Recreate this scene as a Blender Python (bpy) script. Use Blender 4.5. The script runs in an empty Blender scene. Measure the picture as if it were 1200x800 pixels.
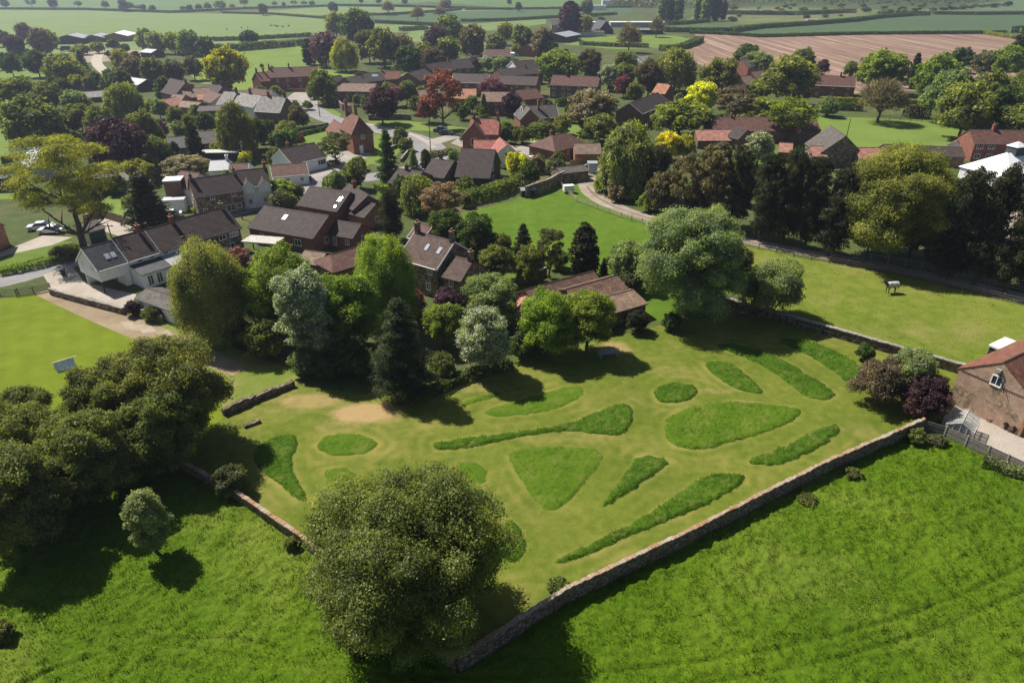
import bpy, math, random
import numpy as np
from mathutils import Vector, Matrix

# ---------------------------------------------------------------- camera, sky, sun, exposure
sc = bpy.context.scene
COL = sc.collection
H = 42.0
PITCH = math.radians(28.5)
FPX = 800.0
cp, sp = math.cos(PITCH), math.sin(PITCH)
cam_d = bpy.data.cameras.new("camera")
cam_d.sensor_width = 36.0
cam_d.lens = 36.0 * FPX / 1200.0
cam_d.clip_start = 0.5
cam_d.clip_end = 12000
cam = bpy.data.objects.new("camera", cam_d)
COL.objects.link(cam)
cam.location = (0, 0, H)
cam.rotation_euler = (math.radians(90) - PITCH, 0, 0)
sc.camera = cam

SUN_EL = math.radians(52)
SUN_AZ = (-0.81, 0.59)
world = bpy.data.worlds.new("World")
sc.world = world
world.use_nodes = True
wn = world.node_tree
bg = wn.nodes["Background"]
sky = wn.nodes.new("ShaderNodeTexSky")
sky.sky_type = 'NISHITA'
sky.sun_disc = False
sky.sun_elevation = SUN_EL
sky.sun_rotation = math.atan2(SUN_AZ[0], SUN_AZ[1])
wn.links.new(sky.outputs[0], bg.inputs[0])
bg.inputs[1].default_value = 0.05

sun_d = bpy.data.lights.new("sun", 'SUN')
sun_d.energy = 5.0
sun_d.angle = math.radians(0.5)
sun_d.color = (1.0, 0.94, 0.84)
sun = bpy.data.objects.new("sun", sun_d)
COL.objects.link(sun)
ld = Vector((-SUN_AZ[0] * math.cos(SUN_EL), -SUN_AZ[1] * math.cos(SUN_EL), -math.sin(SUN_EL)))
sun.rotation_euler = ld.to_track_quat('-Z', 'Y').to_euler()
sun.location = (-60, 40, 120)

sc.view_settings.view_transform = 'Standard'
sc.view_settings.look = 'None'
sc.view_settings.gamma = 1.0
sc.view_settings.use_curve_mapping = False
sc.view_settings.exposure = 0.68
sc.cycles.max_bounces = 6
sc.cycles.diffuse_bounces = 3
sc.cycles.glossy_bounces = 2
sc.cycles.transmission_bounces = 3
sc.cycles.transparent_max_bounces = 6
sc.cycles.volume_bounces = 0
sc.cycles.use_denoising = True
sc.cycles.denoiser = 'OPENIMAGEDENOISE'
sc.cycles.denoising_input_passes = 'RGB_ALBEDO_NORMAL'

# ---------------------------------------------------------------- pixel -> ground helpers (photo is 1200 x 800)
def P(x, y, z=0.0):
    v = (y - 400.0) / FPX
    d = (H - z) / (sp + v * cp)
    return Vector(((x - 600.0) / FPX * d, d * (cp - v * sp), z))

def depth(p):
    return p.y * cp + (H - p.z) * sp

def z_at(p, ytop):
    """height above ground point p that reaches image row ytop"""
    v = -(ytop - 400.0) / FPX
    return H + p.y * (v * cp - sp) / (cp + v * sp)

def PX(p):
    d = depth(p)
    return (600 + p.x / d * FPX, 400 - ((p.z - H) * cp + p.y * sp) / d * FPX)

# ---------------------------------------------------------------- noise
def _hash(ix, iy, seed):
    n = (ix.astype(np.int64) * 374761393 + iy.astype(np.int64) * 668265263 + seed * 1442695041) & 0xFFFFFFFF
    n = ((n ^ (n >> 13)) * 1274126177) & 0xFFFFFFFF
    n = n ^ (n >> 16)
    return (n & 0xFFFFFF) / float(0xFFFFFF)

def vnoise(x, y, seed=0):
    ix = np.floor(x); iy = np.floor(y)
    fx = x - ix; fy = y - iy
    fx = fx * fx * (3 - 2 * fx); fy = fy * fy * (3 - 2 * fy)
    a = _hash(ix, iy, seed); b = _hash(ix + 1, iy, seed)
    c = _hash(ix, iy + 1, seed); d = _hash(ix + 1, iy + 1, seed)
    return (a * (1 - fx) + b * fx) * (1 - fy) + (c * (1 - fx) + d * fx) * fy

def fbm(x, y, seed=0, octv=4):
    s = 0; a = .5; t = 0
    for k in range(octv):
        s = s + a * vnoise(x * 2 ** k, y * 2 ** k, seed + k * 17); t += a; a *= .5
    return s / t

# ---------------------------------------------------------------- materials
MC = {}
def newmat(name):
    m = bpy.data.materials.new(name)
    m.use_nodes = True
    nt = m.node_tree
    for n in list(nt.nodes):
        nt.nodes.remove(n)
    out = nt.nodes.new("ShaderNodeOutputMaterial")
    return m, nt, out

def N(nt, typ, **kw):
    n = nt.nodes.new(typ)
    for k, v in kw.items():
        if k.startswith("i_"):
            n.inputs[k[2:].replace("_", " ")].default_value = v
        else:
            setattr(n, k, v)
    return n

def rgba(c):
    return (c[0], c[1], c[2], 1.0)

def ramp(nt, fac, stops, interp='LINEAR'):
    r = nt.nodes.new("ShaderNodeValToRGB")
    r.color_ramp.interpolation = interp
    e = r.color_ramp.elements
    while len(e) < len(stops):
        e.new(0.5)
    for i, (p, c) in enumerate(stops):
        e[i].position = p
        e[i].color = rgba(c)
    nt.links.new(fac, r.inputs[0])
    return r.outputs[0]

def mixc(nt, a, b, fac, mode='MIX'):
    m = nt.nodes.new("ShaderNodeMix")
    m.data_type = 'RGBA'
    m.blend_type = mode
    for sock, v in ((m.inputs[0], fac), (m.inputs[6], a), (m.inputs[7], b)):
        if hasattr(v, "is_linked"):
            nt.links.new(v, sock)
        elif isinstance(v, (int, float)):
            sock.default_value = v
        else:
            sock.default_value = rgba(v)
    return m.outputs[2]

def coords(nt, scale=1.0, kind='Object', rot=0.0, sv=None):
    tc = nt.nodes.new("ShaderNodeTexCoord")
    mp = nt.nodes.new("ShaderNodeMapping")
    mp.inputs["Scale"].default_value = sv if sv else (scale, scale, scale)
    mp.inputs["Rotation"].default_value = (0, 0, rot)
    nt.links.new(tc.outputs[kind], mp.inputs[0])
    return mp.outputs[0]

def noise(nt, vec, scale, detail=4, rough=0.55):
    n = nt.nodes.new("ShaderNodeTexNoise")
    n.inputs["Scale"].default_value = scale
    n.inputs["Detail"].default_value = detail
    n.inputs["Roughness"].default_value = rough
    nt.links.new(vec, n.inputs["Vector"])
    return n.outputs["Fac"]

def bsdf(nt, out, col, rough=0.9, bump=None, bstr=0.3, bdist=0.05, metal=0.0, spec=0.3):
    b = nt.nodes.new("ShaderNodeBsdfPrincipled")
    if hasattr(col, "is_linked"):
        nt.links.new(col, b.inputs["Base Color"])
    else:
        b.inputs["Base Color"].default_value = rgba(col)
    b.inputs["Roughness"].default_value = rough
    b.inputs["Metallic"].default_value = metal
    b.inputs["Specular IOR Level"].default_value = spec
    if bump is not None:
        bn = nt.nodes.new("ShaderNodeBump")
        bn.inputs["Strength"].default_value = bstr
        bn.inputs["Distance"].default_value = bdist
        nt.links.new(bump, bn.inputs["Height"])
        nt.links.new(bn.outputs[0], b.inputs["Normal"])
    nt.links.new(b.outputs[0], out.inputs[0])
    return b

def sc3(c, k):
    return (c[0] * k, c[1] * k, c[2] * k)

def plain(name, c, rough=0.7, metal=0.0, var=0.25, nscale=3.0):
    key = ("plain", name)
    if key in MC: return MC[key]
    m, nt, out = newmat(name)
    v = coords(nt)
    f = noise(nt, v, nscale)
    col = ramp(nt, f, [(0.3, sc3(c, 1 - var)), (0.7, sc3(c, 1 + var))])
    bsdf(nt, out, col, rough, metal=metal, bump=f, bstr=0.15)
    MC[key] = m
    return m

def leaf_mat(c1, c2=None, frac=0.0, tr=0.35):
    key = ("leaf", c1, c2, frac)
    if key in MC: return MC[key]
    m, nt, out = newmat("foliage")
    at = N(nt, "ShaderNodeAttribute", attribute_name="lv")
    oi = N(nt, "ShaderNodeObjectInfo")
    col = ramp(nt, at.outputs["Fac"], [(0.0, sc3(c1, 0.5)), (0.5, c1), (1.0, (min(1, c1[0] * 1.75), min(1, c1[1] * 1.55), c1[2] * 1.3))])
    v = coords(nt)
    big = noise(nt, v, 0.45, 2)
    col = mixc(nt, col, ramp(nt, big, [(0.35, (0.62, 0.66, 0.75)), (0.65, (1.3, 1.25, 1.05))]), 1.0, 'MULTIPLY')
    hs = N(nt, "ShaderNodeHueSaturation")
    mr = N(nt, "ShaderNodeMapRange")
    mr.inputs["To Min"].default_value = 0.485; mr.inputs["To Max"].default_value = 0.515
    nt.links.new(oi.outputs["Random"], mr.inputs["Value"])
    nt.links.new(mr.outputs[0], hs.inputs["Hue"])
    nt.links.new(col, hs.inputs["Color"])
    col = hs.outputs[0]
    tint = (1.9, 1.9, .55) if c1[1] >= c1[0] * .8 else (1.35, 1.2, 1.1)
    tc = mixc(nt, col, tint, 1.0, 'MULTIPLY')
    if c2:
        at2 = N(nt, "ShaderNodeAttribute", attribute_name="lw")
        lt = N(nt, "ShaderNodeMath", operation='LESS_THAN')
        lt.inputs[1].default_value = frac
        nt.links.new(at2.outputs["Fac"], lt.inputs[0])
        col = mixc(nt, col, c2, lt.outputs[0])
        tc = mixc(nt, tc, sc3(c2, .8), lt.outputs[0])
    d = N(nt, "ShaderNodeBsdfDiffuse")
    t = N(nt, "ShaderNodeBsdfTranslucent")
    g = N(nt, "ShaderNodeBsdfGlossy")
    g.inputs["Roughness"].default_value = 0.45
    g.inputs["Color"].default_value = (0.5, 0.55, 0.5, 1)
    nt.links.new(col, d.inputs[0])
    nt.links.new(tc, t.inputs[0])
    mx = N(nt, "ShaderNodeMixShader"); mx.inputs[0].default_value = tr
    nt.links.new(d.outputs[0], mx.inputs[1]); nt.links.new(t.outputs[0], mx.inputs[2])
    mx2 = N(nt, "ShaderNodeMixShader"); mx2.inputs[0].default_value = 0.02
    nt.links.new(mx.outputs[0], mx2.inputs[1]); nt.links.new(g.outputs[0], mx2.inputs[2])
    nt.links.new(mx2.outputs[0], out.inputs[0])
    MC[key] = m
    return m

def grass_mat(name, cols, s1=0.12, s2=1.2, s3=9.0, bump=0.6, dry=None, dryc=None, stripe=None, attr=None, attrc=None, bdist=0.12):
    """cols: dark, mid, light greens; dry: colour mixed by large noise; stripe: (period m, angle, strength)"""
    m, nt, out = newmat(name)
    gk = .80 if name != "meadow_grass" else .92
    cols = [sc3(c, gk) for c in cols]
    dryc = sc3(dryc, gk) if dryc else None
    attrc = [sc3(c, gk) for c in attrc] if attrc else None
    v = coords(nt)
    n1 = noise(nt, v, s1, 4); n2 = noise(nt, v, s2, 5, 0.65); n3 = noise(nt, v, s3, 3, 0.7)
    a = N(nt, "ShaderNodeMath", operation='MULTIPLY_ADD'); a.inputs[1].default_value = 0.5
    nt.links.new(n2, a.inputs[0])
    b = N(nt, "ShaderNodeMath", operation='MULTIPLY'); b.inputs[1].default_value = 0.25
    nt.links.new(n3, b.inputs[0]); nt.links.new(b.outputs[0], a.inputs[2])
    a2 = N(nt, "ShaderNodeMath", operation='MULTIPLY_ADD'); a2.inputs[1].default_value = 0.35
    nt.links.new(n1, a2.inputs[0]); nt.links.new(a.outputs[0], a2.inputs[2])
    col = ramp(nt, a2.outputs[0], [(0.38, cols[0]), (0.54, cols[1]), (0.70, cols[2])])
    if dryc:
        nd = noise(nt, v, dry, 5, 0.6)
        r = ramp(nt, nd, [(0.5, (0, 0, 0)), (0.68, (0.8, 0.8, 0.8))])
        col = mixc(nt, col, dryc, r)
    if stripe:
        vs = coords(nt, rot=stripe[1])
        w = N(nt, "ShaderNodeTexWave", wave_type='BANDS', bands_direction='X')
        w.inputs["Scale"].default_value = 0.314 / stripe[0] * 2 / 2
        w.inputs["Distortion"].default_value = 0.6
        w.inputs["Detail"].default_value = 3
        w.inputs["Detail Scale"].default_value = 1.5
        nt.links.new(vs, w.inputs[0])
        k = stripe[2]
        col = mixc(nt, col, ramp(nt, w.outputs["Fac"], [(0.2, (1 - k,) * 3), (0.8, (1 + k,) * 3)]), 1.0, 'MULTIPLY')
    if attr:
        for an, ac in zip(attr, attrc):
            at = N(nt, "ShaderNodeAttribute", attribute_name=an)
            mm = N(nt, "ShaderNodeMath", operation='MULTIPLY_ADD'); mm.inputs[1].default_value = 1.0
            sub = N(nt, "ShaderNodeMath", operation='MULTIPLY_ADD'); sub.inputs[1].default_value = 1.2; sub.inputs[2].default_value = -0.6
            nt.links.new(n2, sub.inputs[0])
            # break up the mask with fine noise only where the mask is part-way
            m1 = N(nt, "ShaderNodeMath", operation='ADD', use_clamp=True)
            nt.links.new(at.outputs["Fac"], m1.inputs[0]); nt.links.new(sub.outputs[0], m1.inputs[1])
            m2 = N(nt, "ShaderNodeMath", operation='MULTIPLY', use_clamp=True)
            nt.links.new(m1.outputs[0], m2.inputs[0]); nt.links.new(at.outputs["Fac"], m2.inputs[1])
            col = mixc(nt, col, ac, m2.outputs[0])
    bsdf(nt, out, col, 0.95, bump=a.outputs[0], bstr=bump, bdist=bdist, spec=0.1)
    return m

def gravel_mat(name, c1, c2, scale=2.0, c3=None):
    c1 = sc3(c1, .85); c2 = sc3(c2, .85)
    m, nt, out = newmat(name)
    v = coords(nt)
    n1 = noise(nt, v, scale * 0.2, 5, 0.6); n2 = noise(nt, v, scale * 6, 3, 0.7)
    col = ramp(nt, n1, [(0.35, c1), (0.65, c2)])
    col = mixc(nt, col, ramp(nt, n2, [(0.3, (0.75,) * 3), (0.7, (1.2,) * 3)]), 1.0, 'MULTIPLY')
    bsdf(nt, out, col, 0.95, bump=n2, bstr=0.3, spec=0.15)
    return m

def brick_mat(name, c1, c2, mortar, bw=0.225, bh=0.075, patch=None, pc=None):
    key = ("brick", name)
    if key in MC: return MC[key]
    m, nt, out = newmat(name)
    v = coords(nt, kind='UV')
    b = N(nt, "ShaderNodeTexBrick")
    b.inputs["Scale"].default_value = 1.0
    b.inputs["Brick Width"].default_value = bw
    b.inputs["Row Height"].default_value = bh
    b.inputs["Mortar Size"].default_value = 0.011
    b.inputs["Mortar Smooth"].default_value = 0.3
    b.inputs["Color1"].default_value = rgba(c1)
    b.inputs["Color2"].default_value = rgba(c2)
    b.inputs["Mortar"].default_value = rgba(mortar)
    nt.links.new(v, b.inputs[0])
    n = noise(nt, v, 0.7, 5, 0.65)
    col = mixc(nt, b.outputs[0], ramp(nt, n, [(0.3, (0.68,) * 3), (0.7, (1.28,) * 3)]), 1.0, 'MULTIPLY')
    if pc:
        vo = N(nt, "ShaderNodeTexVoronoi"); vo.inputs["Scale"].default_value = 3.2
        nt.links.new(v, vo.inputs[0])
        st = mixc(nt, ramp(nt, vo.outputs["Distance"], [(0.0, pc), (0.55, sc3(pc, 0.8)), (0.8, sc3(pc, 0.35))]), ramp(nt, vo.outputs["Color"], [(0.2, (0.6, .58, .55)), (0.8, (1.3, 1.25, 1.15))]), 1.0, 'MULTIPLY')
        nm = noise(nt, v, patch, 3)
        col = mixc(nt, col, st, ramp(nt, nm, [(0.46, (0, 0, 0)), (0.56, (.8, .8, .8))]))
    bsdf(nt, out, col, 0.9, bump=b.outputs["Fac"], bstr=-0.2, bdist=0.02, spec=0.2)
    MC[key] = m
    return m

def stone_mat(name, c, c2, scale=2.6):
    key = ("stone", name)
    if key in MC: return MC[key]
    m, nt, out = newmat(name)
    v = coords(nt, kind='UV', sv=(scale, scale * 1.6, scale))
    vo = N(nt, "ShaderNodeTexVoronoi"); vo.inputs["Scale"].default_value = 1.0
    nt.links.new(v, vo.inputs[0])
    col = ramp(nt, vo.outputs["Color"], [(0.1, sc3(c, 0.6)), (0.5, c), (0.9, c2)])
    col = mixc(nt, col, ramp(nt, vo.outputs["Distance"], [(0.35, (1, 1, 1)), (0.7, (0.45, 0.43, 0.4))]), 1.0, 'MULTIPLY')
    n = noise(nt, v, 0.3, 4)
    col = mixc(nt, col, ramp(nt, n, [(0.3, (0.75,) * 3), (0.7, (1.2,) * 3)]), 1.0, 'MULTIPLY')
    bsdf(nt, out, col, 0.95, bump=vo.outputs["Distance"], bstr=-0.6, bdist=0.06, spec=0.15)
    MC[key] = m
    return m

def render_mat(name, c):
    key = ("rend", name)
    if key in MC: return MC[key]
    m, nt, out = newmat(name)
    v = coords(nt, kind='UV')
    n = noise(nt, v, 0.6, 5, 0.6)
    v2 = coords(nt, kind='UV', sv=(3.0, 0.25, 1))
    n2 = noise(nt, v2, 1.0, 4)
    col = mixc(nt, ramp(nt, n, [(0.3, sc3(c, 0.88)), (0.7, c)]), ramp(nt, n2, [(0.3, (0.85, 0.85, 0.83)), (0.6, (1, 1, 1))]), 1.0, 'MULTIPLY')
    bsdf(nt, out, col, 0.85, spec=0.2)
    MC[key] = m
    return m

def roof_mat(name, c, c2=None, tw=0.28, th=0.26, lich=0.35, rough=0.8, bs=0.5):
    key = ("roof", name)
    if key in MC: return MC[key]
    c2 = sc3(c2 or sc3(c, 1.35), .85); c = sc3(c, .85)
    m, nt, out = newmat(name)
    v = coords(nt, kind='UV')
    b = N(nt, "ShaderNodeTexBrick")
    b.inputs["Scale"].default_value = 1.0
    b.inputs["Brick Width"].default_value = tw
    b.inputs["Row Height"].default_value = th
    b.inputs["Mortar Size"].default_value = 0.02
    b.inputs["Mortar Smooth"].default_value = 0.6
    b.inputs["Color1"].default_value = rgba(c)
    b.inputs["Color2"].default_value = rgba(c2)
    b.inputs["Mortar"].default_value = rgba(sc3(c, 0.4))
    nt.links.new(v, b.inputs[0])
    n = noise(nt, v, 0.8, 6, 0.7)
    col = mixc(nt, b.outputs[0], ramp(nt, n, [(0.32, (0.5, 0.5, 0.52)), (0.68, (1.5, 1.42, 1.3))]), 1.0, 'MULTIPLY')
    n2 = noise(nt, v, 4.0, 3, 0.7)
    col = mixc(nt, col, (0.30, 0.27, 0.20), mixc(nt, (0, 0, 0), (lich,) * 3, ramp(nt, n2, [(0.56, (0, 0, 0)), (0.7, (1, 1, 1))])))
    bsdf(nt, out, col, rough, bump=b.outputs["Fac"], bstr=-bs, bdist=0.03, spec=0.3)
    MC[key] = m
    return m

def glass_mat():
    key = "glass"
    if key in MC: return MC[key]
    m, nt, out = newmat("window_glass")
    b = bsdf(nt, out, (0.03, 0.04, 0.055), 0.08, spec=0.8)
    MC[key] = m
    return m

# ---------------------------------------------------------------- mesh building
def fast_mesh(name, verts, faces, fattr=None, uv=None, smooth=False):
    me = bpy.data.meshes.new(name)
    nv = len(verts); nf, k = faces.shape
    me.vertices.add(nv)
    me.vertices.foreach_set("co", np.ascontiguousarray(verts, dtype=np.float32).ravel())
    me.loops.add(nf * k)
    me.loops.foreach_set("vertex_index", np.ascontiguousarray(faces, dtype=np.int32).ravel())
    me.polygons.add(nf)
    me.polygons.foreach_set("loop_start", np.arange(0, nf * k, k, dtype=np.int32))
    me.polygons.foreach_set("loop_total", np.full(nf, k, dtype=np.int32))
    if smooth:
        me.polygons.foreach_set("use_smooth", np.ones(nf, dtype=bool))
    for an, (dom, arr) in (fattr or {}).items():
        a = me.attributes.new(an, 'FLOAT', dom)
        a.data.foreach_set("value", np.ascontiguousarray(arr, dtype=np.float32))
    me.update(calc_edges=True)
    return me

class MB:
    def __init__(self):
        self.v = []; self.f = []; self.uv = []
    def poly(self, pts):
        pts = [Vector(p) for p in pts]
        n = Vector((0, 0, 0))
        for i in range(1, len(pts) - 1):
            n += (pts[i] - pts[0]).cross(pts[i + 1] - pts[0])
        if n.length < 1e-9: return
        n.normalize()
        if abs(n.z) > 0.995:
            u = Vector((1, 0, 0)); w = Vector((0, 1, 0))
        else:
            u = Vector((-n.y, n.x, 0)).normalized(); w = n.cross(u)
        i0 = len(self.v)
        self.v += [tuple(p) for p in pts]
        self.f.append(tuple(range(i0, i0 + len(pts))))
        self.uv.append([(p.dot(u), p.dot(w)) for p in pts])
    def hexa(self, b, t):
        """b, t: four bottom / top points counter-clockwise from above"""
        self.poly(b[::-1]); self.poly(t)
        n = len(b)
        for i in range(n):
            j = (i + 1) % n
            self.poly([b[i], b[j], t[j], t[i]])
    def box(self, x0, x1, y0, y1, z0, z1):
        self.hexa([(x0, y0, z0), (x1, y0, z0), (x1, y1, z0), (x0, y1, z0)],
                  [(x0, y0, z1), (x1, y0, z1), (x1, y1, z1), (x0, y1, z1)])
    def prism(self, pts, off):
        """closed prism from polygon pts moved by off"""
        off = Vector(off); a = [Vector(p) for p in pts]; b = [p + off for p in a]
        self.poly(a[::-1]); self.poly(b)
        n = len(a)
        for i in range(n):
            j = (i + 1) % n
            self.poly([a[i], a[j], b[j], b[i]])
    def tube(self, p, q, r0, r1, n=8, caps=True):
        p = Vector(p); q = Vector(q); d = (q - p).normalized()
        u = d.cross(Vector((0, 0, 1)) if abs(d.z) < 0.9 else Vector((1, 0, 0))).normalized(); w = d.cross(u)
        a = [p + (u * math.cos(2 * math.pi * i / n) + w * math.sin(2 * math.pi * i / n)) * r0 for i in range(n)]
        b = [q + (u * math.cos(2 * math.pi * i / n) + w * math.sin(2 * math.pi * i / n)) * r1 for i in range(n)]
        for i in range(n):
            j = (i + 1) % n
            self.poly([a[i], a[j], b[j], b[i]])
        if caps:
            self.poly(a[::-1]); self.poly(b)
    def blob(self, c, r, nu=10, nv=7, sx=1, sy=1, sz=1):
        c = Vector(c)
        def q(i, j):
            th = math.pi * j / nv; ph = 2 * math.pi * i / nu
            return c + Vector((r * sx * math.sin(th) * math.cos(ph), r * sy * math.sin(th) * math.sin(ph), r * sz * math.cos(th)))
        for j in range(nv):
            for i in range(nu):
                if j == 0: self.poly([q(i, 0), q(i, 1), q(i + 1, 1)])
                elif j == nv - 1: self.poly([q(i, j), q(i, nv), q(i + 1, j)])
                else: self.poly([q(i, j), q(i, j + 1), q(i + 1, j + 1), q(i + 1, j)])
    def mesh(self, name):
        me = bpy.data.meshes.new(name)
        me.from_pydata(self.v, [], self.f)
        uvl = me.uv_layers.new(name="UVMap")
        flat = []
        for u in self.uv:
            for a in u: flat += [a[0], a[1]]
        uvl.data.foreach_set("uv", flat)
        me.update()
        return me
    def build(self, name, mat, parent=None):
        me = self.mesh(name)
        me.materials.append(mat)
        return link(name, me, parent)

def link(name, me, parent=None):
    o = bpy.data.objects.new(name, me)
    COL.objects.link(o)
    if parent is not None: o.parent = parent
    return o

def tag(o, label=None, cat=None, group=None, kind=None):
    if label: o["label"] = label
    if cat: o["category"] = cat
    if group: o["group"] = group
    if kind: o["kind"] = kind
    return o

def thing(name, loc, rz, label, cat, group=None):
    o = bpy.data.objects.new(name, None)
    COL.objects.link(o)
    o.location = loc
    o.rotation_euler = (0, 0, rz)
    o.empty_display_size = 0.5
    return tag(o, label, cat, group)

def copy_tree(o, parent=None):
    c = o.copy(); COL.objects.link(c); c.parent = parent
    for ch in o.children:
        copy_tree(ch, c)
    return c

# ---------------------------------------------------------------- polygons and ground sheets
def inside(px, py, poly):
    r = np.zeros(px.shape, bool)
    n = len(poly)
    for i in range(n):
        x1, y1 = poly[i]; x2, y2 = poly[(i + 1) % n]
        if y1 == y2: continue
        c = ((y1 > py) != (y2 > py)) & (px < (x2 - x1) * (py - y1) / (y2 - y1) + x1)
        r ^= c
    return r

def edge_dist(px, py, poly):
    d = np.full(px.shape, 1e9)
    n = len(poly)
    for i in range(n):
        x1, y1 = poly[i]; x2, y2 = poly[(i + 1) % n]
        dx, dy = x2 - x1, y2 - y1
        L = dx * dx + dy * dy + 1e-12
        t = np.clip(((px - x1) * dx + (py - y1) * dy) / L, 0, 1)
        d = np.minimum(d, np.hypot(px - x1 - t * dx, py - y1 - t * dy))
    return d

def smooth_poly(pts, it=2, closed=True):
    for _ in range(it):
        n = len(pts); out = []
        rng = range(n) if closed else range(n - 1)
        if not closed: out.append(pts[0])
        for i in rng:
            a = pts[i]; b = pts[(i + 1) % n]
            out.append((a[0] * .75 + b[0] * .25, a[1] * .75 + b[1] * .25))
            out.append((a[0] * .25 + b[0] * .75, a[1] * .25 + b[1] * .75))
        if not closed: out.append(pts[-1])
        pts = out
    return pts

def pxpoly(pts):
    return [(P(x, y).x, P(x, y).y) for x, y in pts]

def sheet(name, pts, z, mat, smooth=0, world=False, kind='structure', label=None):
    w = pts if world else pxpoly(pts)
    if smooth: w = smooth_poly(w, smooth)
    import mathutils
    tri = mathutils.geometry.tessellate_polygon([[Vector((x, y, 0)) for x, y in w]])
    me = bpy.data.meshes.new(name)
    fs = []
    for a, b, c in tri:
        ax = (w[b][0] - w[a][0]) * (w[c][1] - w[a][1]) - (w[b][1] - w[a][1]) * (w[c][0] - w[a][0])
        fs.append((a, b, c) if ax > 0 else (a, c, b))
    me.from_pydata([(x, y, z) for x, y in w], [], fs)
    me.materials.append(mat)
    o = link(name, me)
    o["kind"] = kind
    if label: o["label"] = label
    return o

def strip(name, pts, width, z, mat, smooth=2, world=False, kind='structure'):
    """road-like band along a centre line; width in metres (number or list)"""
    w = pts if world else pxpoly(pts)
    ws = width if isinstance(width, (list, tuple)) else [width] * len(w)
    tri = [(x, y, q) for (x, y), q in zip(w, ws)]
    for _ in range(smooth):
        out = [tri[0]]
        for i in range(len(tri) - 1):
            a, b = tri[i], tri[i + 1]
            out.append(tuple(a[k] * .75 + b[k] * .25 for k in range(3)))
            out.append(tuple(a[k] * .25 + b[k] * .75 for k in range(3)))
        out.append(tri[-1]); tri = out
    vs = []; fs = []
    for i, (x, y, q) in enumerate(tri):
        a = tri[max(0, i - 1)]; b = tri[min(len(tri) - 1, i + 1)]
        t = Vector((b[0] - a[0], b[1] - a[1])).normalized(); nn = Vector((-t.y, t.x)) * q / 2
        vs += [(x + nn.x, y + nn.y, z), (x - nn.x, y - nn.y, z)]
        if i: fs.append((2 * i - 2, 2 * i - 1, 2 * i + 1, 2 * i))
    me = bpy.data.meshes.new(name)
    me.from_pydata(vs, [], fs)
    me.materials.append(mat)
    o = link(name, me); o["kind"] = kind
    return o

def rough_patch(name, wpoly, cell, hfun, mat, attrs=None, edge=0.0, z0=0.004):
    """displaced sheet filling a world polygon: hfun(x,y)->height; edge: rim width over which height falls to 0"""
    xs = [p[0] for p in wpoly]; ys = [p[1] for p in wpoly]
    gx = np.arange(min(xs) - cell, max(xs) + 2 * cell, cell); gy = np.arange(min(ys) - cell, max(ys) + 2 * cell, cell)
    X, Y = np.meshgrid(gx, gy)
    jx = (_hash(X * 97, Y * 89, 5) - .5) * cell * .5; jy = (_hash(X * 83, Y * 101, 9) - .5) * cell * .5
    ins = inside(X, Y, wpoly)
    Z = hfun(X, Y)
    if edge > 0:
        ed = edge_dist(X, Y, wpoly)
        Z = Z * np.clip(ed / edge, 0, 1) ** 0.5 * ins
    ny, nx = X.shape
    idx = np.arange(nx * ny).reshape(ny, nx)
    q = np.stack([idx[:-1, :-1], idx[:-1, 1:], idx[1:, 1:], idx[1:, :-1]], -1).reshape(-1, 4)
    insf = ins.ravel()
    keep = insf[q].sum(1) >= (3 if edge <= 0 else 1)
    q = q[keep]
    used = np.unique(q); remap = np.full(nx * ny, -1); remap[used] = np.arange(len(used))
    V = np.stack([(X + jx).ravel(), (Y + jy).ravel(), Z.ravel() + z0], -1)[used]
    fa = {}
    for k, fn in (attrs or {}).items():
        fa[k] = ('POINT', fn(X, Y).ravel()[used])
    me = fast_mesh(name, V, remap[q], fa, smooth=True)
    me.materials.append(mat)
    return link(name, me)
# ---------------------------------------------------------------- trees
def unit_rand(rng, n):
    v = rng.normal(size=(n, 3)); v /= np.linalg.norm(v, axis=1)[:, None]
    return v

def fit(pos, w, h):
    rr = np.hypot(pos[:, 0], pos[:, 1])
    pos[:, :2] *= (w / 2) / np.quantile(rr, .992)
    pos[:, 2] *= h * .985 / np.quantile(pos[:, 2], .9985)
    return pos

def card_mesh(name, pos, nrm, size, rng, asp=0.55, along=None, jit=0.8, lv=None):
    n = len(pos)
    nr = nrm + rng.normal(size=(n, 3)) * jit
    nr /= np.linalg.norm(nr, axis=1)[:, None] + 1e-9
    a = rng.normal(size=(n, 3)) if along is None else along + rng.normal(size=(n, 3)) * 0.25
    t = a - (a * nr).sum(1)[:, None] * nr
    t /= np.linalg.norm(t, axis=1)[:, None] + 1e-9
    b = np.cross(nr, t)
    s = size * (0.6 + 0.8 * rng.random(n))[:, None]
    if np.ndim(asp): asp = asp[:, None]
    V = np.stack([pos - t * s, pos + b * s * asp, pos + t * s, pos - b * s * asp], 1).reshape(-1, 3)
    F = np.arange(4 * n).reshape(n, 4)
    if lv is None: lv = rng.random(n)
    return fast_mesh(name, V, F, {"lv": ('FACE', lv), "lw": ('FACE', rng.random(n))})

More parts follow.
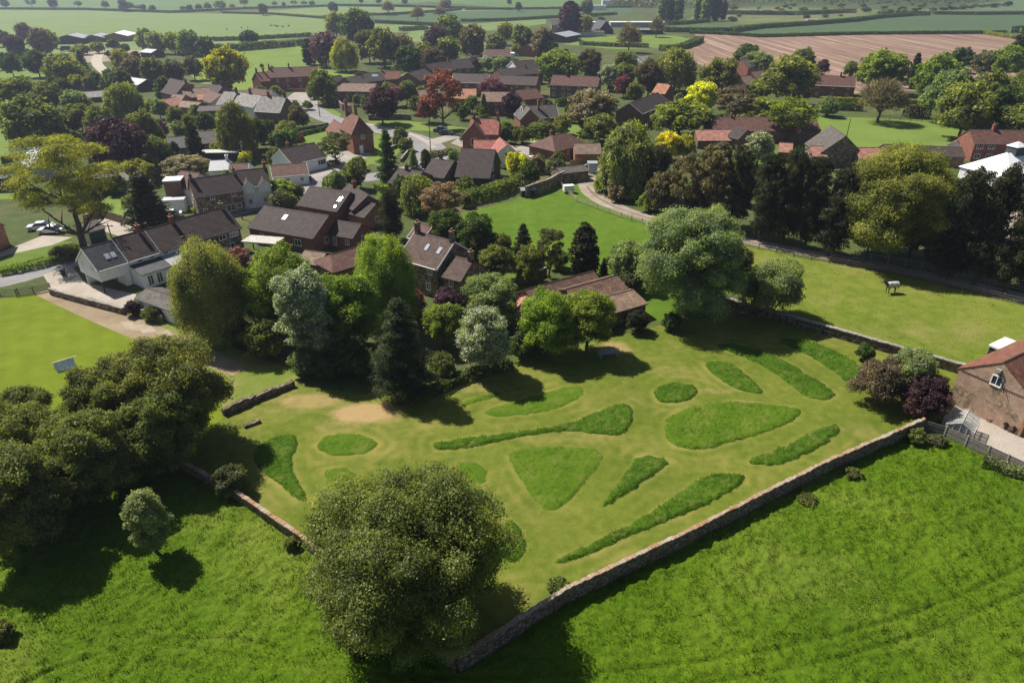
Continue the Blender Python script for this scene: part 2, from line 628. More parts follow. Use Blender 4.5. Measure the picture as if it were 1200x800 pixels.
def lobes_for(kind, w, h, rng):
    """list of (centre, radii) of foliage clumps; crown base fraction"""
    L = []
    r = w / 2
    if kind in ('round', 'open', 'oval'):
        z0 = 0.05 * h if kind != 'open' else 0.22 * h
        cz = (z0 + h) / 2; hz = (h - z0) / 2
        n = 26 if kind == 'round' else 34 if kind == 'oval' else 24
        ga = 2.39996
        for i in range(n):
            f = (i + .5) / n; zz = 1 - 1.75 * f
            rr = math.sqrt(max(0, 1 - zz * zz)); ph = i * ga + rng.random() * .7
            k = 0.68 + rng.random() * .14
            c = np.array([rr * math.cos(ph) * r * k, rr * math.sin(ph) * r * k, cz + zz * hz * k])
            s = (0.21 + rng.random() * .17) * r * (1 if kind != 'open' else .8)
            L.append((c, (s * 1.25, s * 1.25, s * (.9 if kind != 'open' else .5))))
        if kind != 'open':
            L.append((np.array([0, 0, cz]), (r * .62, r * .62, hz * .62)))
    elif kind == 'shrub':
        n = 20
        for i in range(n):
            f = (i + .5) / n; zz = 1 - 1.3 * f; ph = i * 2.4 + rng.random()
            rr = math.sqrt(max(0, 1 - zz * zz)); k = .66 + rng.random() * .18
            s = (0.24 + rng.random() * .16) * r
            L.append((np.array([rr * math.cos(ph) * r * k, rr * math.sin(ph) * r * k, h * (.42 + zz * .58 * k)]), (s * 1.2, s * 1.2, s)))
        L.append((np.array([0, 0, h * .4]), (r * .68, r * .68, h * .42)))
    elif kind == 'cone':
        n = 46
        for i in range(n):
            f = (i + .5) / n; z = h * (0.06 + 0.9 * f)
            R = r * (1 - f) ** .62 * (.8 + .3 * rng.random()); ph = i * 2.4
            s = r * (.14 + .2 * (1 - f))
            L.append((np.array([math.cos(ph) * R * .72, math.sin(ph) * R * .72, z]), (s * 1.3, s * 1.3, s * .75)))
            if i % 2: L.append((np.array([math.cos(ph + 2) * R * .35, math.sin(ph + 2) * R * .35, z]), (s * 1.2, s * 1.2, s)))
    elif kind == 'egg':
        n = 34
        for i in range(n):
            f = (i + .5) / n; z = h * (0.05 + 0.9 * f)
            R = r * math.sin(math.pi * min(1, (.22 + .78 * f))) ** .6; ph = i * 2.4
            s = r * (.26 + .1 * rng.random())
            L.append((np.array([math.cos(ph) * R * .68, math.sin(ph) * R * .68, z]), (s, s, s * 1.1)))
            if i % 2: L.append((np.array([0, 0, z]), (R * .5 + .01, R * .5 + .01, s)))
    elif kind == 'poplar':
        n = 30
        for i in range(n):
            f = (i + .5) / n; z = h * (0.08 + 0.88 * f)
            R = r * math.sin(math.pi * (.12 + .85 * f)) ** .5; ph = i * 2.4
            s = r * (.42 + .15 * rng.random())
            L.append((np.array([math.cos(ph) * R * .5, math.sin(ph) * R * .5, z]), (s, s, s * 1.9)))
    elif kind == 'pine':
        n = 30
        for i in range(n):
            f = (i + .5) / n; z = h * (.10 + .83 * f); ph = i * 2.4 + rng.random()
            R = r * (1.0 - .75 * abs(f - .35) ** 1.3) * (.35 + .6 * rng.random())
            s = r * (.30 + .18 * rng.random())
            L.append((np.array([math.cos(ph) * R * .8, math.sin(ph) * R * .85, z]), (s * 1.3, s * 1.3, s * .7)))
        L.append((np.array([0, 0, h * .45]), (r * .55, r * .55, h * .4)))
    return L

def crown(name, kind, w, h, leaf, cover, seed):
    rng = np.random.default_rng(seed)
    r = w / 2
    if kind in ('willow',):
        ns = int(cover * 26 * max(1.0, w * h / 60))
        per = int(30 / (leaf / .3))
        th = np.arccos(1 - rng.random(ns) * 1.02); ph = rng.random(ns) * 6.283
        rad = (.35 + .65 * rng.random(ns) ** .5)
        lump = .84 + .3 * vnoise(ph * 2.2, th * 3, seed)
        z0 = .6 * h
        sx = np.sin(th) * np.cos(ph) * r * rad * lump; sy = np.sin(th) * np.sin(ph) * r * rad * lump
        sz = h * (.5 + .5 * np.cos(th) * (.55 + .45 * rad) * lump)
        ln = h * (.16 + .34 * rng.random(ns)) * (.5 + .6 * np.sin(th))
        t = rng.random((ns, per)) ** .9
        out = 1 + .10 * t
        X = sx[:, None] * out + rng.normal(size=(ns, per)) * .028 * w
        Y = sy[:, None] * out + rng.normal(size=(ns, per)) * .028 * w
        Z = np.maximum(sz[:, None] - t * ln[:, None], h * .03 + rng.random((ns, per)) * .1 * h)
        pos = np.stack([X, Y, Z], -1).reshape(-1, 3)
        nr = np.stack([X, Y, np.full_like(X, .55 * r)], -1).reshape(-1, 3); nr /= np.linalg.norm(nr, axis=1)[:, None] + 1e-9
        along = np.tile(np.array([0, 0, 1.0]), (len(pos), 1))
        lv = np.clip(np.repeat(rng.random(ns), per) * .6 + rng.random(ns * per) * .4, 0, 1)
        pos = fit(pos, w, h)
        return card_mesh(name, pos, nr, leaf, rng, asp=.38, along=along, jit=.55, lv=lv)
    if kind == 'bare':
        n = int(cover * 900 * max(1.0, w * h / 60))
        d = unit_rand(rng, n); d[:, 2] = np.abs(d[:, 2]) * 1.1 - .25
        rad = .45 + .55 * rng.random(n) ** .6
        lump = .8 + .4 * vnoise(np.arctan2(d[:, 1], d[:, 0]) * 2, d[:, 2] * 4, seed)
        pos = np.stack([d[:, 0] * r * rad * lump, d[:, 1] * r * rad * lump, h * (.45 + .52 * d[:, 2] * rad * lump)], -1)
        along = d + np.array([0, 0, .25])
        pos = fit(pos, w, h)
        return card_mesh(name, pos, unit_rand(rng, n), leaf * 2.2, rng, asp=.10, along=along, jit=.6)
    L = lobes_for(kind, w, h, rng)
    if leaf < .4:
        L2 = []
        for c, a in L:
            a = np.array(a); big = max(a) > .5 * r
            k = 16 if big else 7
            for d in unit_rand(rng, k):
                if d[2] < -.5: d[2] *= -.6
                f = (.30 if big else .50) * (.75 + .5 * rng.random())
                L2.append((c + d * a * (.72 + .2 * rng.random()), tuple(a * f)))
            L2.append((c, tuple(a * .72)))
        L = L2
    area = np.array([(a[0] * a[1] + a[0] * a[2] * 2) for _, a in L]) * 4.19
    tot = int(cover * (.62 if leaf >= .4 else .36) * area.sum() / (leaf * leaf * 1.1))
    cnt = np.maximum(8, (tot * area / area.sum()).astype(int))
    ps = []; ns_ = []; lvs = []
    for (c, a), k in zip(L, cnt):
        d = unit_rand(rng, k)
        # favour the outer / upper side
        if kind != 'bare':
            flip = (d[:, 2] < -.2) & (rng.random(k) < .5)
            d[flip, 2] *= -1
        rr = 1 - .42 * rng.random(k) ** 1.6
        lump = .66 + .66 * vnoise(np.arctan2(d[:, 1], d[:, 0]) * 2.2 + c[0], d[:, 2] * 4 + c[2], seed)
        p = c + d * np.array(a) * (rr * lump)[:, None]
        # stray sprays
        st = rng.random(k) < .28
        p[st] += d[st] * np.array(a) * (.42 * rng.random(st.sum()))[:, None]
        ps.append(p)
        nn = d / np.array(a) * min(a); nn /= np.linalg.norm(nn, axis=1)[:, None]
        nn[:, 2] += .25
        ns_.append(nn)
        base = rng.random() * .4
        lvs.append(np.clip(base + .6 * rng.random(k), 0, 1))
    pos = np.concatenate(ps); nr = np.concatenate(ns_); lv = np.concatenate(lvs)
    pos = fit(pos, w, h)
    pos[:, 2] = np.clip(pos[:, 2], .02 * h, None)
    asp = .55
    if kind in ('cone', 'pine'): asp = .32
    return card_mesh(name, pos, nr, leaf, rng, asp=asp, jit=.6, lv=lv)

def trunk(name, kind, w, h, seed, limbs=True):
    rng = random.Random(seed)
    m = MB()
    R = max(.12, .028 * h) * (1.25 if kind in ('open', 'bare') else 1)
    r = w / 2
    if kind == 'shrub':
        for k in range(5):
            a = k * 1.26; m.tube((0, 0, 0), (math.cos(a) * r * .4, math.sin(a) * r * .4, h * .5), R * .6, R * .2, 6)
        return m.mesh(name)
    top = {'cone': .93, 'egg': .85, 'poplar': .9, 'pine': .85, 'willow': .6, 'round': .6, 'oval': .7, 'open': .52, 'bare': .5}[kind]
    segs = 6; p = Vector((0, 0, 0)); pts = [p]
    for i in range(segs):
        p = Vector((p.x + rng.uniform(-.015, .015) * w, p.y + rng.uniform(-.015, .015) * w, h * top * (i + 1) / segs)); pts.append(p)
    m.tube((0, 0, -.2), pts[0] + Vector((0, 0, .25)), R * 1.6, R * 1.05, 9)
    for i in range(segs):
        m.tube(pts[i], pts[i + 1], R * (1 - .75 * i / segs), R * (1 - .75 * (i + 1) / segs), 8, caps=False)
    def limb(p0, d, ln, rad, lvl):
        q = p0; steps = 3
        for s in range(steps):
            d = (d + Vector((rng.uniform(-.22, .22), rng.uniform(-.22, .22), rng.uniform(-.02, .22)))).normalized()
            q2 = q + d * ln / steps
            m.tube(q, q2, rad * (1 - .28 * s), rad * (1 - .28 * (s + 1)), 6 if lvl < 2 else 4, caps=False)
            q = q2
            if lvl < (3 if kind == 'bare' else 2):
                for _ in range(2 if kind in ('bare', 'open') else 1):
                    dd = (d + Vector((rng.uniform(-.9, .9), rng.uniform(-.9, .9), rng.uniform(-.2, .6)))).normalized()
                    limb(q, dd, ln * .5, rad * .5, lvl + 1)
    nl = {'cone': 0, 'egg': 0, 'poplar': 3, 'pine': 6, 'willow': 5, 'round': 7, 'oval': 8, 'open': 10, 'bare': 10}[kind]
    if not limbs: nl = min(nl, 3)
    for k in range(nl):
        f = rng.uniform(.35, 1.0); i = min(segs - 1, int(f * segs))
        a = k * 2.4 + rng.random() * .5
        el = rng.uniform(.25, .8) if kind != 'pine' else rng.uniform(.0, .3)
        d = Vector((math.cos(a), math.sin(a), el)).normalized()
        lim = r * (.62 if kind != 'bare' else .7)
        limb(pts[i], d, lim * rng.uniform(.75, 1.0), R * .45, 1 if limbs else 2)
    return m.mesh(name)

PROTO = {}
SIZES = {'round': (9, 9), 'oval': (7, 10), 'open': (10, 10), 'shrub': (4, 3.2), 'cone': (5, 10), 'egg': (4, 7), 'poplar': (4, 16), 'pine': (7, 12), 'willow': (9, 10), 'bare': (8, 8)}
def proto(kind, lod, var):
    key = (kind, lod, var)
    if key not in PROTO:
        w, h = SIZES[kind]
        leaf = {0: .19, 1: .27, 2: .5}[lod] * (1 if kind != 'shrub' else .6)
        cover = {0: 1.55, 1: 1.35, 2: 1.5}[lod]
        if kind == 'open': cover *= .9
        if kind == 'bare': leaf = {0: .22, 1: .3, 2: .5}[lod]; cover = {0: 3.2, 1: 2.2, 2: 1.1}[lod]
        if kind == 'willow': cover = {0: 26, 1: 15, 2: 7}[lod]
        sd = hash_s(kind) + var * 13 + lod
        PROTO[key] = (crown("crown_leaves", kind, w, h, leaf, cover, sd), trunk("trunk", kind, w, h, sd, lod < 2))
    return PROTO[key]

def hash_s(s):
    return sum((i + 1) * ord(c) for i, c in enumerate(s)) % 9973

C_ = {
 'g': ((.066, .083, .022),), 'G': ((.088, .118, .020),), 'd': ((.034, .055, .016),), 'y': ((.110, .122, .024),), 'Y': ((.30, .30, .03),),
 'o': ((.076, .090, .026),), 'O': ((.095, .108, .028),), 'b': ((.072, .062, .046),), 'p': ((.040, .021, .028),), 'q': ((.075, .045, .056),),
 'r': ((.150, .072, .050),), 'R': ((.105, .038, .045),), 'w': ((.085, .115, .045), (.66, .67, .52), .38), 'k': ((.10, .10, .05), (.42, .32, .24), .38), 's': ((.095, .125, .060),),
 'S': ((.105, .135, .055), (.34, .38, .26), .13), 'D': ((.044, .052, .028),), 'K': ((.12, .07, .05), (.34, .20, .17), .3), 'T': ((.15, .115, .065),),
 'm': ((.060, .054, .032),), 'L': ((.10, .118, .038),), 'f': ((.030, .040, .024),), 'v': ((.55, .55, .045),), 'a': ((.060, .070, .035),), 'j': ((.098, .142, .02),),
}
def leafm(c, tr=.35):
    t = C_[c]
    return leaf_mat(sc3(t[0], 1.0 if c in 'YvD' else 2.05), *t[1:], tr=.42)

def bark():
    return plain("bark", (.09, .072, .052), .95, var=.35, nscale=2)

def set_mat(o, m):
    if len(o.data.materials) == 0: o.data.materials.append(m)
    o.material_slots[0].link = 'OBJECT'
    o.material_slots[0].material = m

NAMES = {'round': 'broadleaf_tree', 'oval': 'broadleaf_tree', 'open': 'broadleaf_tree', 'shrub': 'shrub', 'cone': 'conifer_tree', 'egg': 'evergreen_tree', 'poplar': 'poplar_tree', 'pine': 'pine_tree', 'willow': 'weeping_tree', 'bare': 'bare_tree'}
CATS = {'round': 'tree', 'oval': 'tree', 'open': 'tree', 'shrub': 'shrub', 'cone': 'conifer', 'egg': 'tree', 'poplar': 'poplar', 'pine': 'pine tree', 'willow': 'tree', 'bare': 'bare tree'}
_tc = [0]
def size_tree(x0, x1, yt, yb, kind):
    xc = (x0 + x1) / 2
    if kind in ('open', 'bare', 'cone', 'poplar', 'pine', 'egg'):
        # yb is the row of the foot
        b = P(xc, yb); h = max(1.0, z_at(b, yt))
        for _ in range(5):
            hc = h * (.62 if kind in ('open', 'bare') else .35)
            d = depth(Vector((b.x, b.y, hc)))
            w = (x1 - x0) / FPX * d
            b = Vector(((xc - 600) / FPX * d, b.y, 0))
            if kind in ('open', 'bare', 'egg'):
                lo, hi = .3 * w, 40.0
                for _k in range(22):
                    h = (lo + hi) / 2
                    bb = h * (.36 if kind != 'egg' else .48); hc = h - bb
                    th = math.atan2(H - hc, b.y)
                    ext = math.hypot(w / 2 * math.sin(th), bb * math.cos(th)) * .95
                    y = PX(Vector((b.x, b.y + ext * math.sin(th), hc + ext * math.cos(th))))[1]
                    if y > yt: lo = h
                    else: hi = h
        return b, w, h
    # yb is the lowest visible row of a crown that comes down to the ground
    hc = 3.0
    for _ in range(12):
        c = P(xc, (yt + yb) / 2, hc)
        d = depth(c)
        a = (x1 - x0) / 2 / FPX * d
        ext = (yb - yt) / 2 / FPX * d
        th = math.atan2(H - hc, c.y)
        q = ext * ext - (a * math.sin(th)) ** 2
        bb = max(.42 * a, math.sqrt(max(0, q)) / math.cos(th))
        cap = {'round': 1.12, 'oval': 1.9, 'shrub': .9, 'willow': 1.45}.get(kind, 1.3) * a
        if bb > cap:
            bb = cap
            e2 = math.hypot(a * math.sin(th), bb * math.cos(th))
            yb = yb - .5 * (yb - (yt + 2 * e2 * FPX / d))
        hc = .5 * hc + .5 * bb * 1.05
    return Vector((c.x, c.y, 0)), 2 * a, 2 * bb * 1.02

def tree(x0, x1, yt, yb, kind, col, label, group=None, near=False, leaf=None, cover=None, name=None, zs=1.0):
    """x0,x1: crown sides in photo px, yt: top row, yb: row of the trunk foot"""
    _tc[0] += 1; i = _tc[0]
    xc = (x0 + x1) / 2
    b, w, h = size_tree(x0, x1, yt, yb, kind)
    d = depth(b)
    rng = random.Random(i * 7 + 3)
    rz = rng.random() * 6.28
    e = thing(name or NAMES[kind], b, rz, label, CATS[kind] if not name else name.replace('_', ' '), group)
    if near:
        cm = crown("crown", kind, w, h, leaf or .17, cover or 1.7, 100 + i)
        tm = trunk("trunk", kind, w, h, 100 + i)
        c = link("crown", cm, e); t = link("trunk", tm, e)
    else:
        lod = 0 if d < 125 else (1 if d < 330 else 2)
        cm, tm = proto(kind, lod, i % 3)
        W0, H0 = SIZES[kind]
        c = link("crown", cm, e); t = link("trunk", tm, e)
        s = (w / W0, w / W0, h / H0)
        c.scale = s; t.scale = s
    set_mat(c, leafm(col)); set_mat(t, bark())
    return e

def hedge(pts, wd, ht, col, label, yb_world=False, leaf=None, cat='hedge', group=None, jag=.25, name='hedge'):
    """hedge along pixel polyline (ground line)"""
    w = [Vector((p[0], p[1], 0)) for p in pts] if yb_world else [P(*p) for p in pts]
    o = w[0].copy()
    d = depth(sum(w, Vector()) / len(w))
    leaf = leaf or (.13 if d < 120 else .2 if d < 250 else .4)
    _tc[0] += 1
    rng = np.random.default_rng(_tc[0])
    ps = []; ns_ = []
    core = MB()
    for a, b in zip(w[:-1], w[1:]):
        L = (b - a).length; t = (b - a).normalized(); nn = Vector((-t.y, t.x, 0))
        per = 2 * ht + wd
        k = int(L * per * 1.9 / (leaf * leaf * 1.1)) + 10
        u = rng.random(k) * L; q = rng.random(k) * per
        side = np.where(q < ht, 0, np.where(q < ht + wd, 1, 2))
        cx = np.where(side == 0, -wd / 2, np.where(side == 1, q - ht - wd / 2, wd / 2))
        cz = np.where(side == 0, q, np.where(side == 1, ht, per - q))
        nx = np.where(side == 0, -1., np.where(side == 1, 0, 1.)); nz = np.where(side == 1, 1., .15)
        lump = 1 + jag * (vnoise((u + a.x) * .9 / max(.6, leaf * 3), cz * 1.2 / max(.6, leaf * 3), _tc[0]) - .6)
        cz = cz * lump; cx = cx * lump
        cz = cz - rng.random(k) * leaf; 
        pos = np.array([(a.x - o.x), (a.y - o.y), 0]) + u[:, None] * np.array(t) + cx[:, None] * np.array(nn) + cz[:, None] * np.array([0, 0, 1.])
        ps.append(pos); ns_.append(nx[:, None] * np.array(nn) + nz[:, None] * np.array([0, 0, 1.]))
    pos = np.concatenate(ps); pos[:, 2] = np.clip(pos[:, 2], .02, None)
    me = card_mesh("hedge", pos, np.concatenate(ns_), leaf, rng, jit=.55)
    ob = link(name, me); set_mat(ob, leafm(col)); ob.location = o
    return tag(ob, label, cat, group)
# ---------------------------------------------------------------- buildings
def M_wall(k):
    return {
        'white': lambda: render_mat("white_render", (.86, .86, .85)),
        'cream': lambda: render_mat("cream_render", (.62, .55, .42)),
        'red': lambda: brick_mat("red_brick", (.27, .085, .05), (.20, .06, .04), (.24, .17, .13)),
        'orange': lambda: brick_mat("orange_brick", (.42, .17, .09), (.33, .12, .07), (.3, .24, .18)),
        'brown': lambda: brick_mat("brown_brick", (.19, .10, .07), (.14, .075, .055), (.18, .14, .11)),
        'stone': lambda: stone_mat("rubble_stone", (.27, .21, .155), (.38, .31, .23), 2.2),
        'barn': lambda: brick_mat("barn_brick", (.44, .26, .18), (.29, .16, .11), (.48, .42, .33), patch=.42, pc=(.40, .31, .22)),
        'dark': lambda: plain("dark_cladding", (.035, .035, .04), .8),
        'timber': lambda: plain("timber_cladding", (.30, .16, .07), .8),
        'grey': lambda: render_mat("grey_render", (.36, .35, .33)),
    }[k]()

def M_roof(k):
    return {
        'slate': lambda: roof_mat("blue_slate", (.040, .043, .055), lich=.1, rough=.55),
        'brown': lambda: roof_mat("brown_tile", (.058, .042, .040), (.082, .058, .053)),
        'darkbrown': lambda: roof_mat("dark_brown_tile", (.044, .031, .031), (.060, .042, .041), lich=.25),
        'grey': lambda: roof_mat("grey_tile", (.085, .080, .078), (.12, .11, .105), tw=.4, th=.33),
        'pale': lambda: roof_mat("pale_slate", (.24, .235, .24), (.30, .29, .28), tw=.35, th=.3, lich=.2),
        'red': lambda: roof_mat("red_pantile", (.17, .070, .050), (.24, .10, .07), bs=.9),
        'plum': lambda: roof_mat("plum_tile", (.080, .050, .045), (.115, .072, .060)),
        'maroon': lambda: roof_mat("maroon_tile", (.115, .055, .046), (.155, .076, .062)),
        'pink': lambda: roof_mat("pink_pantile", (.36, .17, .13), (.44, .22, .17), lich=.2),
        'scarlet': lambda: roof_mat("scarlet_tile", (.34, .115, .10), (.42, .15, .12), lich=.15),
        'orange': lambda: roof_mat("orange_tile", (.40, .17, .10), (.46, .22, .13), lich=.1),
        'tan': lambda: roof_mat("tan_tile", (.21, .145, .11), (.26, .18, .135)),
        'pantile': lambda: roof_mat("old_pantile", (.115, .068, .052), (.19, .112, .082), tw=.42, th=.42, bs=1.4),
        'sheet': lambda: plain("white_sheet", (.72, .73, .74), .5, var=.1),
        'lead': lambda: plain("grey_sheet", (.30, .31, .33), .5, var=.15),
        'glass': lambda: plain("pale_glazing", (.55, .58, .60), .25, var=.15),
    }[k]()

def trimw(): return plain("white_trim", (.78, .78, .76), .6, var=.05)
def trimd(): return plain("dark_trim", (.03, .028, .028), .6, var=.1)

def add_window(par, x, y, z, w, h, face, frame=None, bars=1, arch=False):
    """window centred on wall point; face: unit outward direction in the parent's xy"""
    fx, fy = face
    tx, ty = -fy, fx
    fm = MB()
    def bx(m, a0, a1, z0, z1, d0, d1):
        b = [(x + tx * a + fx * d, y + ty * a + fy * d) for a, d in ((a0, d0), (a1, d0), (a1, d1), (a0, d1))]
        ar = sum(b[i][0] * b[(i + 1) % 4][1] - b[(i + 1) % 4][0] * b[i][1] for i in range(4))
        if ar < 0: b = b[::-1]
        m.hexa([(p[0], p[1], z0) for p in b], [(p[0], p[1], z1) for p in b])
    t = .09
    bx(fm, -w / 2, w / 2, z - h / 2 - t * .8, z - h / 2 + t * .6, -.05, .11)
    bx(fm, -w / 2, w / 2, z + h / 2 - t, z + h / 2, -.05, .07)
    bx(fm, -w / 2, -w / 2 + t, z - h / 2 + t * .6, z + h / 2 - t, -.05, .07)
    bx(fm, w / 2 - t, w / 2, z - h / 2 + t * .6, z + h / 2 - t, -.05, .07)
    for k in range(bars):
        c = -w / 2 + w * (k + 1) / (bars + 1)
        bx(fm, c - .035, c + .035, z - h / 2 + t * .6, z + h / 2 - t, -.04, .06)
    o = fm.build("window", frame or trimw(), par)
    g = MB(); bx(g, -w / 2 + t * .8, w / 2 - t * .8, z - h / 2 + t * .5, z + h / 2 - t * .8, -.06, .022)
    g.build("pane", glass_mat(), o)
    return o

def add_door(par, x, y, z0, w, h, face, mat):
    fx, fy = face; tx, ty = -fy, fx
    m = MB()
    b = [(x + tx * a + fx * d, y + ty * a + fy * d) for a, d in ((-w / 2, -.05), (w / 2, -.05), (w / 2, .05), (-w / 2, .05))]
    ar = sum(b[i][0] * b[(i + 1) % 4][1] - b[(i + 1) % 4][0] * b[i][1] for i in range(4))
    if ar < 0: b = b[::-1]
    m.hexa([(p[0], p[1], z0) for p in b], [(p[0], p[1], z0 + h) for p in b])
    o = m.build("door", mat, par)
    h_ = MB(); hx = x + tx * w * .32 + fx * .09; hy = y + ty * w * .32 + fy * .09
    h_.blob((hx, hy, z0 + h * .5), .05, 6, 4)
    h_.build("handle", plain("metal_handle", (.5, .5, .5), .35, metal=.8), o)
    return o

def gable_block(par, x0, x1, yn, yf, he, hr, wall, roof, z0=0.0, oe=.28, og=.14, hl=0, hr_=0, barge=None, hef=None, ends=(True, True), cx=0.0, cy=0.0, rot=0.0, names=('wall', 'roof'), base=-.3):
    """gabled block with ridge along x at y=0 (after rot about cx,cy); near eave at y=-yn, far at y=yf"""
    s = (hr - he) / yn
    hf = hr - s * yf if hef is None else hef
    sf = (hr - hf) / yf
    cr, sr = math.cos(rot), math.sin(rot)
    def T(p): return (cx + p[0] * cr - p[1] * sr, cy + p[0] * sr + p[1] * cr, p[2])
    w = MB()
    d = .12
    ze, zf, zr = he - d, hf - d, hr - d
    b = -.3 if z0 == 0 else z0
    lz = zr if not hl else None
    w.poly([T((x0, -yn, b)), T((x1, -yn, b)), T((x1, -yn, ze)), T((x0, -yn, ze))])
    w.poly([T((x1, yf, b)), T((x0, yf, b)), T((x0, yf, zf)), T((x1, yf, zf))])
    if hl: w.poly([T((x0, yf, b)), T((x0, -yn, b)), T((x0, -yn, ze)), T((x0, yf, zf))])
    else: w.poly([T((x0, yf, b)), T((x0, -yn, b)), T((x0, -yn, ze)), T((x0, 0, zr)), T((x0, yf, zf))])
    if hr_: w.poly([T((x1, -yn, b)), T((x1, yf, b)), T((x1, yf, zf)), T((x1, -yn, ze))])
    else: w.poly([T((x1, -yn, b)), T((x1, yf, b)), T((x1, yf, zf)), T((x1, 0, zr)), T((x1, -yn, ze))])
    if z0 != 0: w.poly([T((x0, yf, b)), T((x1, yf, b)), T((x1, -yn, b)), T((x0, -yn, b))])
    W = w.build(names[0], wall, par)
    r = MB()
    ga = og if not hl else oe; gb = og if not hr_ else oe
    zen = he - s * oe; zfn = hf - sf * oe
    xa, xb = x0 - ga, x1 + gb
    ra, rb = (x0 + hl if hl else xa), (x1 - hr_ if hr_ else xb)
    dn = Vector((0, 0, -.13))
    def slab(pts, skip=None):
        pts = [Vector(T(p)) for p in pts]; q = [p + dn for p in pts]
        r.poly(pts); r.poly(q[::-1])
        n = len(pts)
        for i in range(n):
            if skip and i in skip: continue
            j = (i + 1) % n
            r.poly([q[i], q[j], pts[j], pts[i]])
    slab([(xa, -yn - oe, zen), (xb, -yn - oe, zen), (rb, 0, hr), (ra, 0, hr)], skip=(2,) + ((1,) if hr_ else ()) + ((3,) if hl else ()))
    slab([(xb, yf + oe, zfn), (xa, yf + oe, zfn), (ra, 0, hr), (rb, 0, hr)], skip=(2,) + ((3,) if hr_ else ()) + ((1,) if hl else ()))
    if hl: slab([(xa, yf + oe, zfn), (xa, -yn - oe, zen), (ra, 0, hr)], skip=(1, 2))
    if hr_: slab([(xb, -yn - oe, zen), (xb, yf + oe, zfn), (rb, 0, hr)], skip=(1, 2))
    R = r.build(names[1], roof, par)
    rg = MB()
    rg.prism([T((ra, -.13, hr - .13 * s + .05)), T((ra, 0, hr + .09)), T((ra, .13, hr - .13 * sf + .05))], Vector(T((rb, 0, 0))) - Vector(T((ra, 0, 0))))
    rg.build("ridge", plain("ridge_tile", (.09, .06, .05), .85), R)
    gt = MB()
    p, q = T((x0, -yn - oe - .06, zen - .05)), T((x1, -yn - oe - .06, zen - .05))
    gt.tube(p, q, .065, .065, 6)
    gt.build("gutter", trimd() if barge is None else barge, R)
    if barge is not None:
        bm = MB()
        for xx, sgn, hip in ((xa, -1, hl), (xb, 1, hr_)):
            if hip: continue
            x_ = xx + sgn * .012
            for (ya, za, yb2, zb) in ((-yn - oe, zen, 0, hr), (yf + oe, zfn, 0, hr)):
                pts = [(x_, ya, za - .26), (x_, ya, za + .02), (x_, yb2, zb + .02), (x_, yb2, zb - .26)]
                bm.prism([T(p_) for p_ in pts], Vector(T((x_ + sgn * .04, 0, 0))) - Vector(T((x_, 0, 0))))
        bm.build("bargeboard", barge, R)
    return W, R

def chimney(par, x, y, z0, z1, sx=.55, sy=.75, mat=None, pots=2):
    m = MB()
    m.box(x - sx / 2, x + sx / 2, y - sy / 2, y + sy / 2, z0, z1 - .18)
    m.box(x - sx / 2 - .06, x + sx / 2 + .06, y - sy / 2 - .06, y + sy / 2 + .06, z1 - .18, z1)
    c = m.build("chimney", mat or M_wall('red'), par)
    for k in range(pots):
        p = MB(); yy = y + (k - (pots - 1) / 2) * .32
        p.tube((x, yy, z1), (x, yy, z1 + .38), .12, .10, 8)
        p.build("chimney_pot", plain("terracotta", (.33, .14, .08), .8), c)
    return c

FOOT = []
def wp(p, z): return P(p[0], p[1], z)

